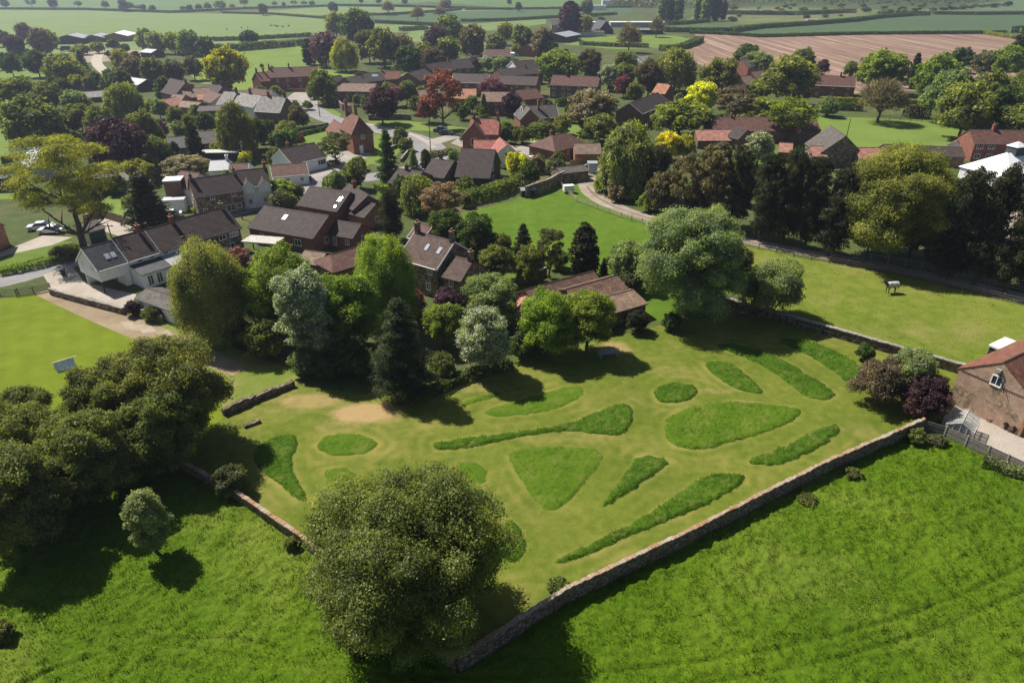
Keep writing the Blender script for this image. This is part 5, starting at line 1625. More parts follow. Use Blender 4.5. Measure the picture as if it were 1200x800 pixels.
house("long pale glasshouse roof among the far left trees", (74, 109.5), (121, 106), 3.4, 1.9, 3.6, wall='brown', roof='pale', name='glasshouse', cat='glasshouse')
flat_canopy((86, 120), 7, 4, 2.2, .0, "small white-roofed shed in front of the long glasshouse", M_roof('sheet'), name='shed', walls=M_wall('brown'))
house("low grey roof among the dark shrubs in the far left trees", (150, 90), (172, 93), 4.4, 2.8, 4, wall='dark', roof='lead', name='outbuilding', cat='outbuilding')
house("tiny grey shed roof beside the far hedge and scrub", (171, 57), (184, 58), 4.2, 2.8, 4, wall='dark', roof='lead', name='farm_shed', cat='shed')
house("small pink shed roof in the bushes above the copper beech", (116, 128), (124, 128), 3.0, 2.0, 2.4, wall='brown', roof='pink', name='shed', cat='shed')
house("steep dark brown-roofed house at the left end of the village", (200, 92), (218, 96), 8.2, 4.4, 4.6, wall='red', roof='darkbrown', ch=[(.98, 0, .8)])
house("wide dusty pink roof in the middle of the left cluster", (213, 104.5), (244, 102.5), 6.0, 3.8, 4.5, wall='brown', roof='tan')
house("bright orange-pink small roof in the left cluster", (230, 110), (246, 109), 5.2, 3.8, 3.6, wall='orange', roof='orange')
house("maroon roof with a pale gable at the right of the left cluster", (246, 106), (260, 111), 6.0, 3.9, 4.0, wall='cream', roof='maroon')
house("pink roofed cottage lowest in the left cluster beside dark bush", (189, 117), (206, 113.5), 4.8, 3.0, 3.6, wall='orange', roof='pink', win=W1f(), name='cottage')
house("small tan roofed cottage behind the pink one in the left cluster", (203, 110.5), (217, 111), 5.0, 3.2, 3.5, wall='orange', roof='tan', name='cottage')
house("tan tiled outbuilding in the yard of the left cluster", (214, 118), (236, 120), 3.8, 2.6, 3.6, wall='orange', roof='tan', name='outbuilding', cat='outbuilding')
house("long low grey outbuilding in front of the left cluster", (232, 124.5), (264, 123), 3.6, 2.6, 3.2, wall='brown', roof='grey', name='outbuilding', cat='outbuilding')
house("big pale grey roof slope beside the white dormer house", (263, 107), (278, 108), 7.0, 3.4, 5.2, wall='grey', roof='pale', ch=[(.95, 0, 1.2)])
house("dark roof partly hidden at the foot of the yellow maple", (238, 99), (262, 100), 5.5, 3.6, 4, wall='brown', roof='darkbrown', ch=[(.9, 0, 1.2)])

house("dark low roof at the left of the long modern row", (478, 85.5), (497, 80.5), 6.8, 4.2, 5, wall='brown', roof='darkbrown')
house("dark roofed modern house in the middle of the row behind rust tree", (498, 75.5), (523, 72), 7.8, 4.8, 5, wall='brown', roof='darkbrown', win=ww(.3, .7))
house("dark roofed modern house at the top right of the row", (523.5, 70.5), (549, 68.8), 8.0, 5, 5.2, wall='brown', roof='darkbrown', win=ww(.3, .7, w=1.2), ch=[(.05, 0, .9)])
house("brown roofed house with white windows right of the rust tree", (532, 86), (574, 87.5), 7.4, 5.0, 4.4, wall='brown', roof='brown', win=ww(.2, .45, .75, w=1.1), barge='w')
house("brown roofed house with a red gable end behind pink tree", (586, 88.5), (631, 90), 7.0, 4.6, 4.4, wall='red', roof='brown', win=ww(.2, .5, .8, w=1.1))
house("broad dark maroon roof with a small white gable behind", (582, 81), (629, 77.5), 6.6, 4.4, 4.8, wall='brown', roof='darkbrown', ch=[(.7, 0, 1)])
house("dark roofed house in front of the far tan roofs", (600, 72), (628, 70), 7, 4.6, 4.4, wall='white', roof='darkbrown', barge='w')
house("far maroon roofed house with a little front gable", (568, 58), (598, 58), 7, 4.4, 5, wall='brown', roof='maroon', barge='w')
flat_canopy((592, 70), 10, 6, 3.2, .0, "far white flat roof beside the maroon house", M_roof('sheet'), name='flat_roofed_shed', walls=M_wall('white'))
house("far tan gabled cottage near the dark trees", (618, 52), (630, 50), 6.4, 4, 5, wall='red', roof='tan', name='cottage')
house("dusty pink roofed brick house with a white porch", (565, 107.5), (601, 108), 6.8, 4.5, 4.2, wall='red', roof='tan', win=ww(.2, .5, .8), ch=[(.98, 0, 1.1)])
house("bright orange hipped roof behind the rust coloured tree", (535, 104), (558, 104), 5.2, 2.8, 5.6, wall='orange', roof='orange', hl=2, name='bungalow')
house("tan roofed bungalow showing through the rust coloured tree", (488, 106), (512, 104), 5, 2.8, 4.6, wall='orange', roof='tan', name='bungalow')
e, L = house("red brick house with pale slate roof, white-edged gables and central chimney", (612, 124), (651, 122.5), 7.0, 4.2, 3.8, wall='red', roof='grey', ch=[(.45, -1.2, 1.6)], barge='w', win=ww(.5, .7, z=3.4))
gable_block(e, -4.4, 3.8, 2.9, 2.9, 4.2, 7.0, M_wall('red'), M_roof('grey'), cx=-L / 2 + 1.2, cy=-.6, rot=math.pi / 2, names=('gable_wing_wall', 'gable_wing_roof'), barge=trimw())
house("long brick terrace with a plum-red roof and white windows", (648, 88), (703, 90), 7.7, 4.9, 4.2, wall='brown', roof='maroon', ch=[(.3, 0, 1.3), (1.0, 0, .9)], win=ww(.08, .28, .4, .62, .88, w=1.1, h=1.1))
house("maroon roof sloping between the pink porch house and the terrace", (604, 106), (628, 103.5), 6, 3.6, 4.6, wall='red', roof='maroon')
house("hipped dark red bungalow behind the curved stone wall", (647, 158.5), (664, 155), 5.2, 2.6, 4.6, wall='red', roof='maroon', hl=3.6, hr_=3, ch=[(.1, 1, .9)], win=W1f(), name='bungalow')
house("garage with a dusty pink roof and orange timber boards", (673, 168), (703, 168), 4.2, 2.5, 3.4, wall='timber', roof='tan', name='garage', cat='garage')
house("low grey-roofed stone outbuilding at the top of the track", (652, 196.5), (684, 193), 3.0, 2.3, 2.4, wall='stone', roof='grey', name='outbuilding', cat='outbuilding')
flat_canopy((694, 202), 2.4, 2.6, 2.2, .0, "pale blue-white garage door box beside the end of the track", M_roof('lead'), name='garage', walls=plain("pale_blue_paint", (.55, .62, .68), .5))
e, L = house("cottage with a bright scarlet tiled roof and tall chimneys", (552, 139), (585, 139.5), 7.6, 4.6, 4.0, wall='red', roof='scarlet', ch=[(.12, 0, 1.6), (1.0, 0, 1.5)], win=ww(.35, .6, z=3.9), name='cottage')
gable_block(e, -5.5, 3.0, 2.9, 2.9, 4.4, 7.4, M_wall('red'), M_roof('maroon'), cx=-L / 2 + 1.3, cy=-.2, rot=math.pi / 2, names=('gable_wing_wall', 'gable_wing_roof'))
add_window(e, -L / 2 + 1.3, -5.7, 2.8, 1.4, 1.8, (0, -1))
house("low scarlet-roofed extension in front of the scarlet cottage", (556, 164), (581, 164), 5.0, 3.2, 3.2, wall='white', roof='scarlet', name='extension')
house("white gabled cottage end with an orange roof beside the dark bungalow", (594, 169), (586, 161), 5.6, 3.6, 2.6, wall='white', roof='scarlet', winl=[(0, 3.3, 1.0, 1.0)], name='cottage', barge='w')
e, L = house("large dark-roofed chalet bungalow with a glazed timber gable", (541, 174), (580, 175.5), 7.2, 2.8, 6.6, wall='dark', roof='darkbrown', barge='d', winr=[(.35, 3.8, 1.6, 1.3), (.4, 1.3, 2.6, 1.6)], name='bungalow')
house("middle section of dark roof with a chimney joined to the chalet", (507, 186), (532, 188.5), 5.0, 2.6, 5.2, wall='brown', roof='darkbrown', ch=[(.35, .5, 1.2)], name='bungalow_wing', cat='bungalow')
house("lowest dark roofed wing beside the tall conifer", (467, 197.5), (495, 201), 4.5, 2.6, 4.2, wall='brown', roof='darkbrown', ch=[(.35, 0, 1.0)], name='bungalow_wing', cat='bungalow')
house("dark purple-roofed house with a plain brick gable beside blue tarpaulin", (738, 120.5), (771, 108.5), 7.2, 4.6, 4.2, wall='brown', roof='darkbrown', win=ww(.3, .7, z=3.9), barge='w')
house("small orange-roofed house with a shaded gable above the purple roof", (771, 97.5), (786, 99), 7, 4.4, 3.6, wall='brown', roof='orange', ch=[(.95, 0, .8)])
flat_canopy((764, 143), 4, 3, 2.2, .2, "bright blue tarpaulin shelter beside the purple-roofed house", plain("blue_tarp", (.10, .32, .55), .6), name='shelter', walls=plain("blue_tarp", (.10, .32, .55), .6))
house("very long low maroon roof behind the flowering trees", (832, 137.5), (955, 137), 6.0, 3.4, 5.2, wall='brown', roof='maroon', ch=[(.2, 0, .9)], name='long_house')
house("low dusty pink roof in front of the very long maroon roof", (815, 152), (857, 152), 4.2, 2.3, 4, wall='brown', roof='pink', name='outbuilding', cat='outbuilding')
house("small dark gabled roof right of the low pink roof", (862, 149), (876, 152), 5.0, 3.0, 3, wall='brown', roof='darkbrown', name='outbuilding', cat='outbuilding')
house("small pink roof low between the dark pines", (914, 167), (929, 168), 4, 2.5, 3.2, wall='brown', roof='pink', name='outbuilding', cat='outbuilding')
house("pink-roofed low range right of the pointed stone gable", (1002, 173), (1029, 173), 4.6, 2.8, 3.6, wall='stone', roof='pink', name='outbuilding', cat='outbuilding', win=[(.3, 1.5, .9, .8), (.7, 1.5, .9, .8)])
house("pink-roofed low range left of the pointed stone gable", (950, 171), (967, 171.5), 4.4, 2.8, 3.2, wall='stone', roof='pink', name='outbuilding', cat='outbuilding')
barn_front(958, 1008, 196, 159, "pointed stone gable with a pole on top among the pines", 'stone', 'grey', 12, frac=.42, ang=-.1, cat='building', name='stone_hall')
house("long low brown roof along the near side of the green", (1036, 169), (1127, 172.5), 4.2, 2.7, 3.4, wall='brown', roof='brown', name='stable_range', cat='outbuilding')
house("brick house with a lit orange gable and white windows behind the marquee", (1136.5, 152), (1222, 153), 7.0, 4.5, 4.0, wall='red', roof='maroon', ch=[(.32, 0, 1.3)], win=[(.08, 3.7, 1.6, 1.1), (.24, 3.7, 1.6, 1.1), (.08, 1.4, 1.4, 1.1), (.24, 1.4, 1.4, 1.1), (.6, 3.7, 1.4, 1.1)])
house("tiny pale gabled porch left of the orange brick gable", (1122, 165), (1131, 160), 3.6, 2.4, 1.8, wall='white', roof='tan', name='porch')
house("rose-roofed house with a front gable by the ploughed field", (953, 88), (1003, 90), 7.4, 4.6, 4.6, wall='red', roof='maroon', ch=[(.65, 0, 1.3)], win=ww(.15, .5, .85), barge='w')
house("pale roofed brick house between the yellow willow and olive tree", (869, 69), (893, 67.5), 7.6, 4.6, 5, wall='red', roof='grey', win=ww(.3, .7))
house("tan roof low behind the olive trees", (866, 90), (878, 88.5), 6.4, 4, 4, wall='brown', roof='tan')
house("brown stepped roof just above the tan one behind olive trees", (880, 84), (896, 82), 7.4, 4.4, 4, wall='brown', roof='tan', ch=[(.9, 0, 1)])
house("pale roofed farmhouse with maroon end near the poplar grove", (747, 66), (758, 65), 6.5, 4, 5, wall='white', roof='pale')
barn_front(700, 719.5, 40, 24.5, "dark triangular black barn on the far farm", 'dark', 'slate', 16, frac=.25, ang=.3)
flat_canopy((746, 31.5), 46, 12, 3.6, 0, "longest white shed roof on the far farm", M_roof('sheet'), name='farm_shed', walls=M_wall('grey'))
flat_canopy((700, 31), 16, 9, 3.2, 0, "short white shed left of the long white farm shed", M_roof('sheet'), name='farm_shed', walls=M_wall('grey'))
flat_canopy((690, 42.5), 22, 7, 3, 0, "cream low farm shed beside the black triangular barn", M_roof('tan'), name='farm_shed', walls=M_wall('cream'))
flat_canopy((756, 40), 26, 8, 3.0, 0, "grey low farm shed right of the black triangular barn", M_roof('lead'), name='farm_shed', walls=M_wall('dark'))
house("wide grey farm building roof near the white caravan", (649, 39), (667, 36), 5.6, 3.6, 9, wall='dark', roof='lead', name='farm_barn', cat='barn')
house("small grey farmhouse beside the tall purple-grey tree", (646, 24), (656, 24), 8, 5, 5, wall='grey', roof='grey')
flat_canopy((702, 12), 16, 8, 5, 0, "tiny bright farm building near the top of the view", M_roof('sheet'), name='farm_shed', walls=M_wall('white'))
flat_canopy((713, 7.5), 18, 10, 7, 0, "tiniest white building farthest up the view", M_roof('sheet'), name='farm_shed', walls=M_wall('white'))
flat_canopy((952, 26.5), 12, 6, 2.5, 0, "sandy coloured stack beside the long far hedge", plain("sand_stack", (.55, .42, .32), .9), name='straw_stack', walls=plain("sand_stack", (.55, .42, .32), .9))

# marquee
mq = P(1178, 212); e = thing("marquee", mq, .35, "big white marquee with a dark boxed lantern on its roof", "marquee")
tent = plain("tent_fabric", (.80, .80, .82), .6, var=.05)
m = MB(); R_ = 7.5
m.box(-R_, R_, -6, 6, -.1, 2.6); m.build("wall", tent, e)
gable_block(e, -R_ - .01, R_ + .01, 6.05, 6.05, 2.7, 6.6, tent, tent, hl=5, hr_=5, names=('eaves_wall', 'roof'), z0=2.3)
m = MB(); m.box(-1.5, 1.5, -1.2, 1.2, 5.4, 7.8); m.build("lantern", plain("lantern_box", (.06, .075, .085), .7), e)
m = MB(); m.hexa([(-1.7, -1.4, 7.8), (1.7, -1.4, 7.8), (1.7, 1.4, 7.8), (-1.7, 1.4, 7.8)], [(-.3, -.1, 8.7), (.3, -.1, 8.7), (.3, .1, 8.7), (-.3, .1, 8.7)]); m.build("lantern_roof", tent, e)

# field shelter, trough, coop
e, L = house("small green-roofed field shelter beside the clipped hedge", (610, 219), (626, 218), 2.0, 1.6, .9, wall='dark', roof='lead', name='field_shelter', cat='shelter')
e = thing("trailer", P(666, 226), .2, "small white box trailer at the corner of the paddock", "trailer")
m = MB(); m.box(-1.1, 1.1, -.7, .7, .45, 1.7); m.build("body", plain("white_paint", (.7, .7, .7), .5), e)
for y in (-.75, .75):
    m = MB(); m.tube((0, y - .08, .3), (0, y + .08, .3), .3, .3, 12); m.build("wheel", plain("tyre", (.02, .02, .02), .9), e)
m = MB(); m.box(1.1, 2.0, -.04, .04, .42, .5); m.build("drawbar", trimd(), e)
e = thing("hen_coop", P(77, 431), .75, "white A-frame hen coop on the bright mown field", "hen coop")
m = MB()
for s in (-1, 1):
    a0, b0 = (0, 1.15), (s * .75, .08)
    m.hexa([(-1.1, b0[0], b0[1]), (1.1, b0[0], b0[1]), (1.1, b0[0] + s * .05, b0[1]), (-1.1, b0[0] + s * .05, b0[1])][:: s], [(-1.1, 0, 1.15), (1.1, 0, 1.15), (1.1, s * .05, 1.15), (-1.1, s * .05, 1.15)][:: s])
e.scale = (.95, .95, .95)
m.build("roof_panel", plain("white_board", (.72, .74, .76), .5), e)
m = MB()
m.prism([(-1.02, -.68, .05), (-1.02, .68, .05), (-1.02, 0, 1.1)], (.06, 0, 0)); m.prism([(1.0, -.68, .05), (1.0, .68, .05), (1.0, 0, 1.1)], (.06, 0, 0)); m.build("end_panel", plain("coop_wood", (.28, .2, .13), .8), e)
m = MB(); m.box(-1.15, 1.5, -.05, .05, 1.12, 1.2); m.build("ridge_pole", plain("pale_wood", (.55, .48, .38), .8), e)
e = thing("garden_table", P(712, 418), .3, "grey garden table standing in tree shade behind the lawn", "table")
m = MB(); m.box(-1.3, 1.3, -.5, .5, .70, .76); m.build("table_top", plain("table_grey", (.22, .24, .27), .6), e)
for x in (-1.1, 1.1):
    for y in (-.4, .4):
        m = MB(); m.box(x - .05, x + .05, y - .05, y + .05, 0, .7); m.build("leg", plain("table_grey", (.22, .24, .27), .6), e)

# poles
pole((137, 300), 262, "dark utility pole rising beside the white cottages", r=.12)
pole((284, 257), 228, "utility pole on the verge beside the curving road")
pole((424, 225), 188, "utility pole between the small tree and the red bungalows")
pole((505, 184), 146, "tall utility pole on the outside of the road bend")
pole((375, 137), 118, "lamp-like utility pole beside the bend near the notice tree", arm=False)
pole((693, 322), 291, "thin pale flue pole behind the pantile barns", name='flue_pole', cat='pole', r=.08, col=(.45, .44, .42), arm=False)
pole((1143, 325), 290, "thin dark post among the pines at the track side", arm=False, r=.07)
pf = P(986, 187); e = thing("flagpole", Vector((pf.x, pf.y, z_at(pf, 161))), 0, "bare flagpole standing on top of the pointed gable", "flagpole")
m = MB(); m.tube((0, 0, -.3), (0, 0, z_at(pf, 140) - z_at(pf, 161)), .10, .06, 6); m.build("mast", trimd(), e)
m = MB(); m.blob((0, 0, z_at(pf, 140) - z_at(pf, 161)), .14, 8, 5); m.build("finial", trimd(), e)

# vehicles
WHT = (.72, .72, .72)
car(P(61, 273), .15, WHT, "white car nearest the brick pillar on the pale drive")
car(P(48, 269), .3, (.62, .64, .66), "silver-white car farther left of the white one on the drive")
car(P(516, 154), .1, (.12, .13, .15), "dark grey car parked under the rust coloured tree")
car(P(523, 158), 2.9, (.05, .05, .06), "black car beside the road junction sign")
car(P(200, 255), .4, WHT, "white car parked outside the stone cottages")
car(P(341, 231), .1, (.03, .035, .05), "dark car beside the low white building") if False else None
car(P(622, 190), .5, (.6, .65, .7), "pale car under the bright maple in the yard")
car(P(77, 60), .2, (.04, .08, .22), "blue tractor-sized van in the distant farmyard", L=6, W=2.4, Hc=2.8, van=True, name='parked_van', cat='van')
car(P(674, 47.5), 0, (.78, .78, .76), "white touring caravan on the far farm green", L=7, W=2.3, Hc=2.8, van=True, name='caravan', cat='caravan')
def bin_(px, label, col):
    e = thing("wheelie_bin", P(*px), .3, label, "bin")
    m = MB(); m.hexa([(-.22, -.24, .08), (.22, -.24, .08), (.22, .24, .08), (-.22, .24, .08)], [(-.29, -.34, 1.0), (.29, -.34, 1.0), (.29, .34, 1.0), (-.29, .34, 1.0)]); m.build("body", plain("bin" + label[:5], col, .5), e)
    m = MB(); m.hexa([(-.31, -.37, 1.0), (.31, -.37, 1.0), (.31, .37, 1.0), (-.31, .37, 1.0)], [(-.27, -.33, 1.1), (.27, -.33, 1.1), (.27, .33, 1.1), (-.27, .33, 1.1)]); m.build("lid", plain("bin" + label[:5], col, .5), e)
    m = MB(); m.tube((-.26, .26, .1), (.26, .26, .1), .1, .1, 10); m.build("wheel", trimd(), e)
bin_((75, 323), "dark wheelie bin beside the reddish bush at the cottage drive", (.02, .025, .03))
bin_((364, 212), "blue bin at the corner of the low white building", (.03, .06, .14))
# sign by the junction
e = thing("notice_board", P(391, 124), .2, "white notice board beside the tree on the road verge", "notice board")
m = MB(); m.box(-.6, .6, -.04, .04, 1.0, 2.3); m.build("board", trimw(), e)
for x in (-.5, .5):
    m = MB(); m.box(x - .05, x + .05, -.05, .05, -.1, 1.0); m.build("leg", trimd(), e)

# horse
def skin_body(name, pts, edges, rad, mat, parent=None, sub=2, root=0):
    me = bpy.data.meshes.new(name)
    me.from_pydata(pts, edges, [])
    o = bpy.data.objects.new(name, me); COL.objects.link(o)
    md = o.modifiers.new("skin", 'SKIN'); md.use_smooth_shade = True
    for i, r in enumerate(rad):
        me.skin_vertices[0].data[i].radius = (r if isinstance(r, tuple) else (r, r))
        me.skin_vertices[0].data[i].use_root = (i == root)
    s = o.modifiers.new("sub", 'SUBSURF'); s.levels = sub; s.render_levels = sub
    dg = bpy.context.evaluated_depsgraph_get()
    m2 = bpy.data.meshes.new_from_object(o.evaluated_get(dg))
    bpy.data.objects.remove(o)
    m2.materials.clear(); m2.materials.append(mat)
    return link(name, m2, parent)
def grazing(px, yaw, label, coat, leg, k=1.0, head_down=False, rug=None, cat='horse', name='horse'):
    e = thing(name, P(*px), yaw, label, cat)
    hz = 1.75 if not head_down else .35
    hx = -1.45 if not head_down else -1.55
    pts = [(0, 0, 1.15), (-.45, 0, 1.18), (-.75, 0, 1.28), (-1.08, 0, 1.55 if not head_down else 1.05), (hx + .12, 0, hz), (hx - .28, 0, hz - .22),
           (.45, 0, 1.2), (.72, 0, 1.12)]
    ed = [(0, 1), (1, 2), (2, 3), (3, 4), (4, 5), (0, 6), (6, 7)]
    rad = [(.33, .36), (.30, .36), (.22, .28), (.12, .18), (.11, .15), (.065, .08), (.31, .34), (.18, .22)]
    def leg_(x, y, back):
        i = len(pts)
        par = 1 if not back else 6
        if back: ch = [(x, y, .95), (x - .10, y, .72), (x + .10, y, .48), (x + .05, y, .12), (x + .0, y, .03)]
        else: ch = [(x, y, .88), (x, y, .50), (x + .02, y, .15), (x - .03, y, .03)]
        pts.extend(ch)
        rs = [(.15, .18), (.11, .13), .07, .058, .075] if back else [.12, .075, .058, .075]
        rad.extend(rs)
        ed.append((par, i)); ed.extend((i + j, i + j + 1) for j in range(len(ch) - 1))
    leg_(-.55, .17, False); leg_(-.42, -.17, False); leg_(.62, .18, True); leg_(.48, -.18, True)
    if k != 1: pts = [(x * k, y * k, z * k) for x, y, z in pts]; rad = [tuple(r_ * k for r_ in r) if isinstance(r, tuple) else r * k for r in rad]
    skin_body("body", pts, ed, rad, coat, e)
    mane = plain("dark_hair", (.03, .025, .02), .8)
    m = MB(); m.tube((.85 * k, 0, 1.2 * k), (1.0 * k, 0, .75 * k), .07 * k, .09 * k, 7); m.tube((1.0 * k, 0, .75 * k), (.98 * k, 0, .45 * k), .09 * k, .03 * k, 7); m.build("tail", mane, e)
    m = MB(); 
    for i in range(7):
        t = i / 6; a = Vector((-.78, 0, 1.5)).lerp(Vector((hx + .14, 0, hz + .14)), t) * k; m.blob(a, .075 * k, 6, 4, 1.3, .45, 1.2)
    m.build("mane", mane, e)
    for y in (-.07, .07):
        m = MB(); m.tube(((hx + .10) * k, y * k, (hz + .10) * k), ((hx + .12) * k, y * 1.3 * k, (hz + .28) * k), .04 * k, .012 * k, 6); m.build("ear", coat, e)
    if rug:
        m = MB(); n = 12; xs = [-.72, -.4, 0, .4, .82]
        rr = [.34, .40, .40, .40, .36]
        def ring(x, r): return [(x * k, math.sin(a) * r * 1.02 * k, (1.17 + math.cos(a) * r * 1.06) * k) for a in [(-2.1 + 4.2 * i / n) for i in range(n + 1)]]
        R = [ring(x, r) for x, r in zip(xs, rr)]
        for i in range(len(xs) - 1):
            for j in range(n): m.poly([R[i][j], R[i + 1][j], R[i + 1][j + 1], R[i][j + 1]])
        m.build("rug", rug, e)
    return e
coatm = plain("dun_coat", (.13, .105, .085), .75)
grazing((1043, 343), .15, "dun horse in a pale rug standing in the sunny paddock", coatm, None, k=1.12, rug=plain("horse_rug", (.44, .42, .38), .85, var=.2))
cowm = plain("black_coat", (.02, .018, .02), .7)
for i, ((x, y), s) in enumerate([((318, 31.5), 'leftmost of the close group of black cattle in the pale field'), ((323, 31.7), 'second black cow of the close group from the left'), ((326, 32.2), 'third black cow of the close group from the left'), ((331.5, 32.6), 'fourth and largest black cow of the close group'), ((338.5, 31.6), 'black cow standing just right of the close group'), ((283.5, 34), 'black cow left of the other lone cow above the round hedge bush'), ((290.5, 33.6), 'lone black cow directly above the round hedge bush'), ((266, 35.8), 'black cow farthest left in the pale field')]):
    grazing((x, y), .3 * i, s, cowm, None, k=.95, head_down=(i % 2 == 0), cat='cow', name='cow')["group"] = "cattle in the pale field"
# ---------------------------------------------------------------- trees: (x0, x1, top row, foot row, kind, colour, label)
NEAR = [
 (352, 602, 540, 776, 'round', 'o', "huge olive-green tree in the foreground overhanging the wall corner", 0.085, 1.9),
 (128, 264, 392, 530, 'round', 'o', "tallest rounded tree of the dark thicket beside the lawn", 0.1, 1.9),
 (70, 176, 428, 548, 'round', 'o', "broad back thicket tree left of the tallest one", 0.1, 1.9),
 (-50, 84, 466, 592, 'round', 'o', "wide thicket tree at the left edge under the mown field", 0.1, 1.9),
 (-10, 56, 448, 505, 'round', 'o', "small back thicket tree at the left edge beside the mown field", 0.1, 1.9),
 (100, 200, 410, 520, 'round', 'o', "thicket crown filling between the two tallest ones", 0.1, 1.9),
 (142, 246, 452, 560, 'round', 'o', "front thicket tree leaning over the shaded wall", 0.1, 1.9),
 (50, 162, 480, 598, 'round', 'o', "middle thicket tree behind the small silvery tree", 0.1, 1.9),
 (-40, 84, 520, 652, 'round', 'o', "nearest thicket tree at the left edge above the meadow", 0.1, 1.9),
 (146, 198, 574, 652, 'oval', 'S', "small silvery young tree standing alone in the rough meadow", 0.085, 1.1),
 (200, 290, 280, 400, 'willow', 'L', "drooping willow hiding the end of the white cottages", 0.116, 34),
 (278, 372, 288, 424, 'round', 'G', "bright green tree in front of the tan outbuilding", 0.122, 1.6),
 (322, 390, 312, 442, 'oval', 'w', "silvery white-blossomed tree at the front of the bright tree belt", 0.116, 1.5),
 (362, 446, 320, 444, 'round', 'G', "rounded mid-green tree right of the silver-blossomed tree", 0.116, 1.6),
 (413, 490, 276, 418, 'willow', 'j', "tall bright yellow-green weeping willow before the farmhouse", 0.116, 34),
 (432, 510, 350, 462, 'cone', 'f', "dark spreading fir at the edge of the lawn", 0.116, 1.5),
 (494, 542, 355, 436, 'round', 'G', "small bright green tree behind the dark fir", 0.116, 1.6),
 (540, 608, 318, 412, 'round', 's', "blue-green feathery tree between the farmhouse and barns", 0.109, 1.4),
 (534, 600, 356, 442, 'oval', 'w', "white-flowering tree standing over the clipped hedge", 0.109, 1.7),
 (604, 682, 337, 418, 'round', 'j', "broad layered bright green tree in front of the pantile barns", 0.109, 1.7),
 (655, 724, 340, 420, 'round', 'G', "right-hand bright green tree shading the garden table", 0.109, 1.7),
 (748, 876, 243, 374, 'round', 'S', "large silvery-green whitebeam tree at the corner of the lawn", 0.116, 2.0),
 (868, 946, 302, 384, 'shrub', 's', "rounded grey-green willow bush beside the horse paddock", 0.116, 1.6),
 (976, 1122, 171, 306, 'round', 'O', "great spreading sycamore above the horse paddock fence", 0.143, 1.8),
 (1000, 1064, 418, 500, 'shrub', 'b', "bare brown rounded bush at the corner of the two walls", 0.109, 1.0),
 (1036, 1098, 404, 478, 'round', 'S', "cream-flowering small tree beside the brick barn", 0.095, 1.6),
 (1056, 1116, 438, 500, 'shrub', 'p', "dark purple-leaved shrub against the boundary fence", 0.088, 1.8),
 (1003, 1026, 402, 434, 'shrub', 'd', "small lone round bush on the lawn by the paddock wall", 0.085, 1.8),
 (250, 293, 542, 582, 'shrub', 'a', "grey leafless-looking bush at the foot of the thicket wall", 0.085, 1.5),
 (10, 138, 158, 298, 'open', 'y', "big open-crowned yellow-green tree with a visible forked trunk", 0.136, .85),
]
for x0, x1, yt, yb, kd, c, lab, lf, cov in NEAR:
    tree(x0, x1, yt, yb, kd, c, lab, near=True, leaf=lf, cover=cov)

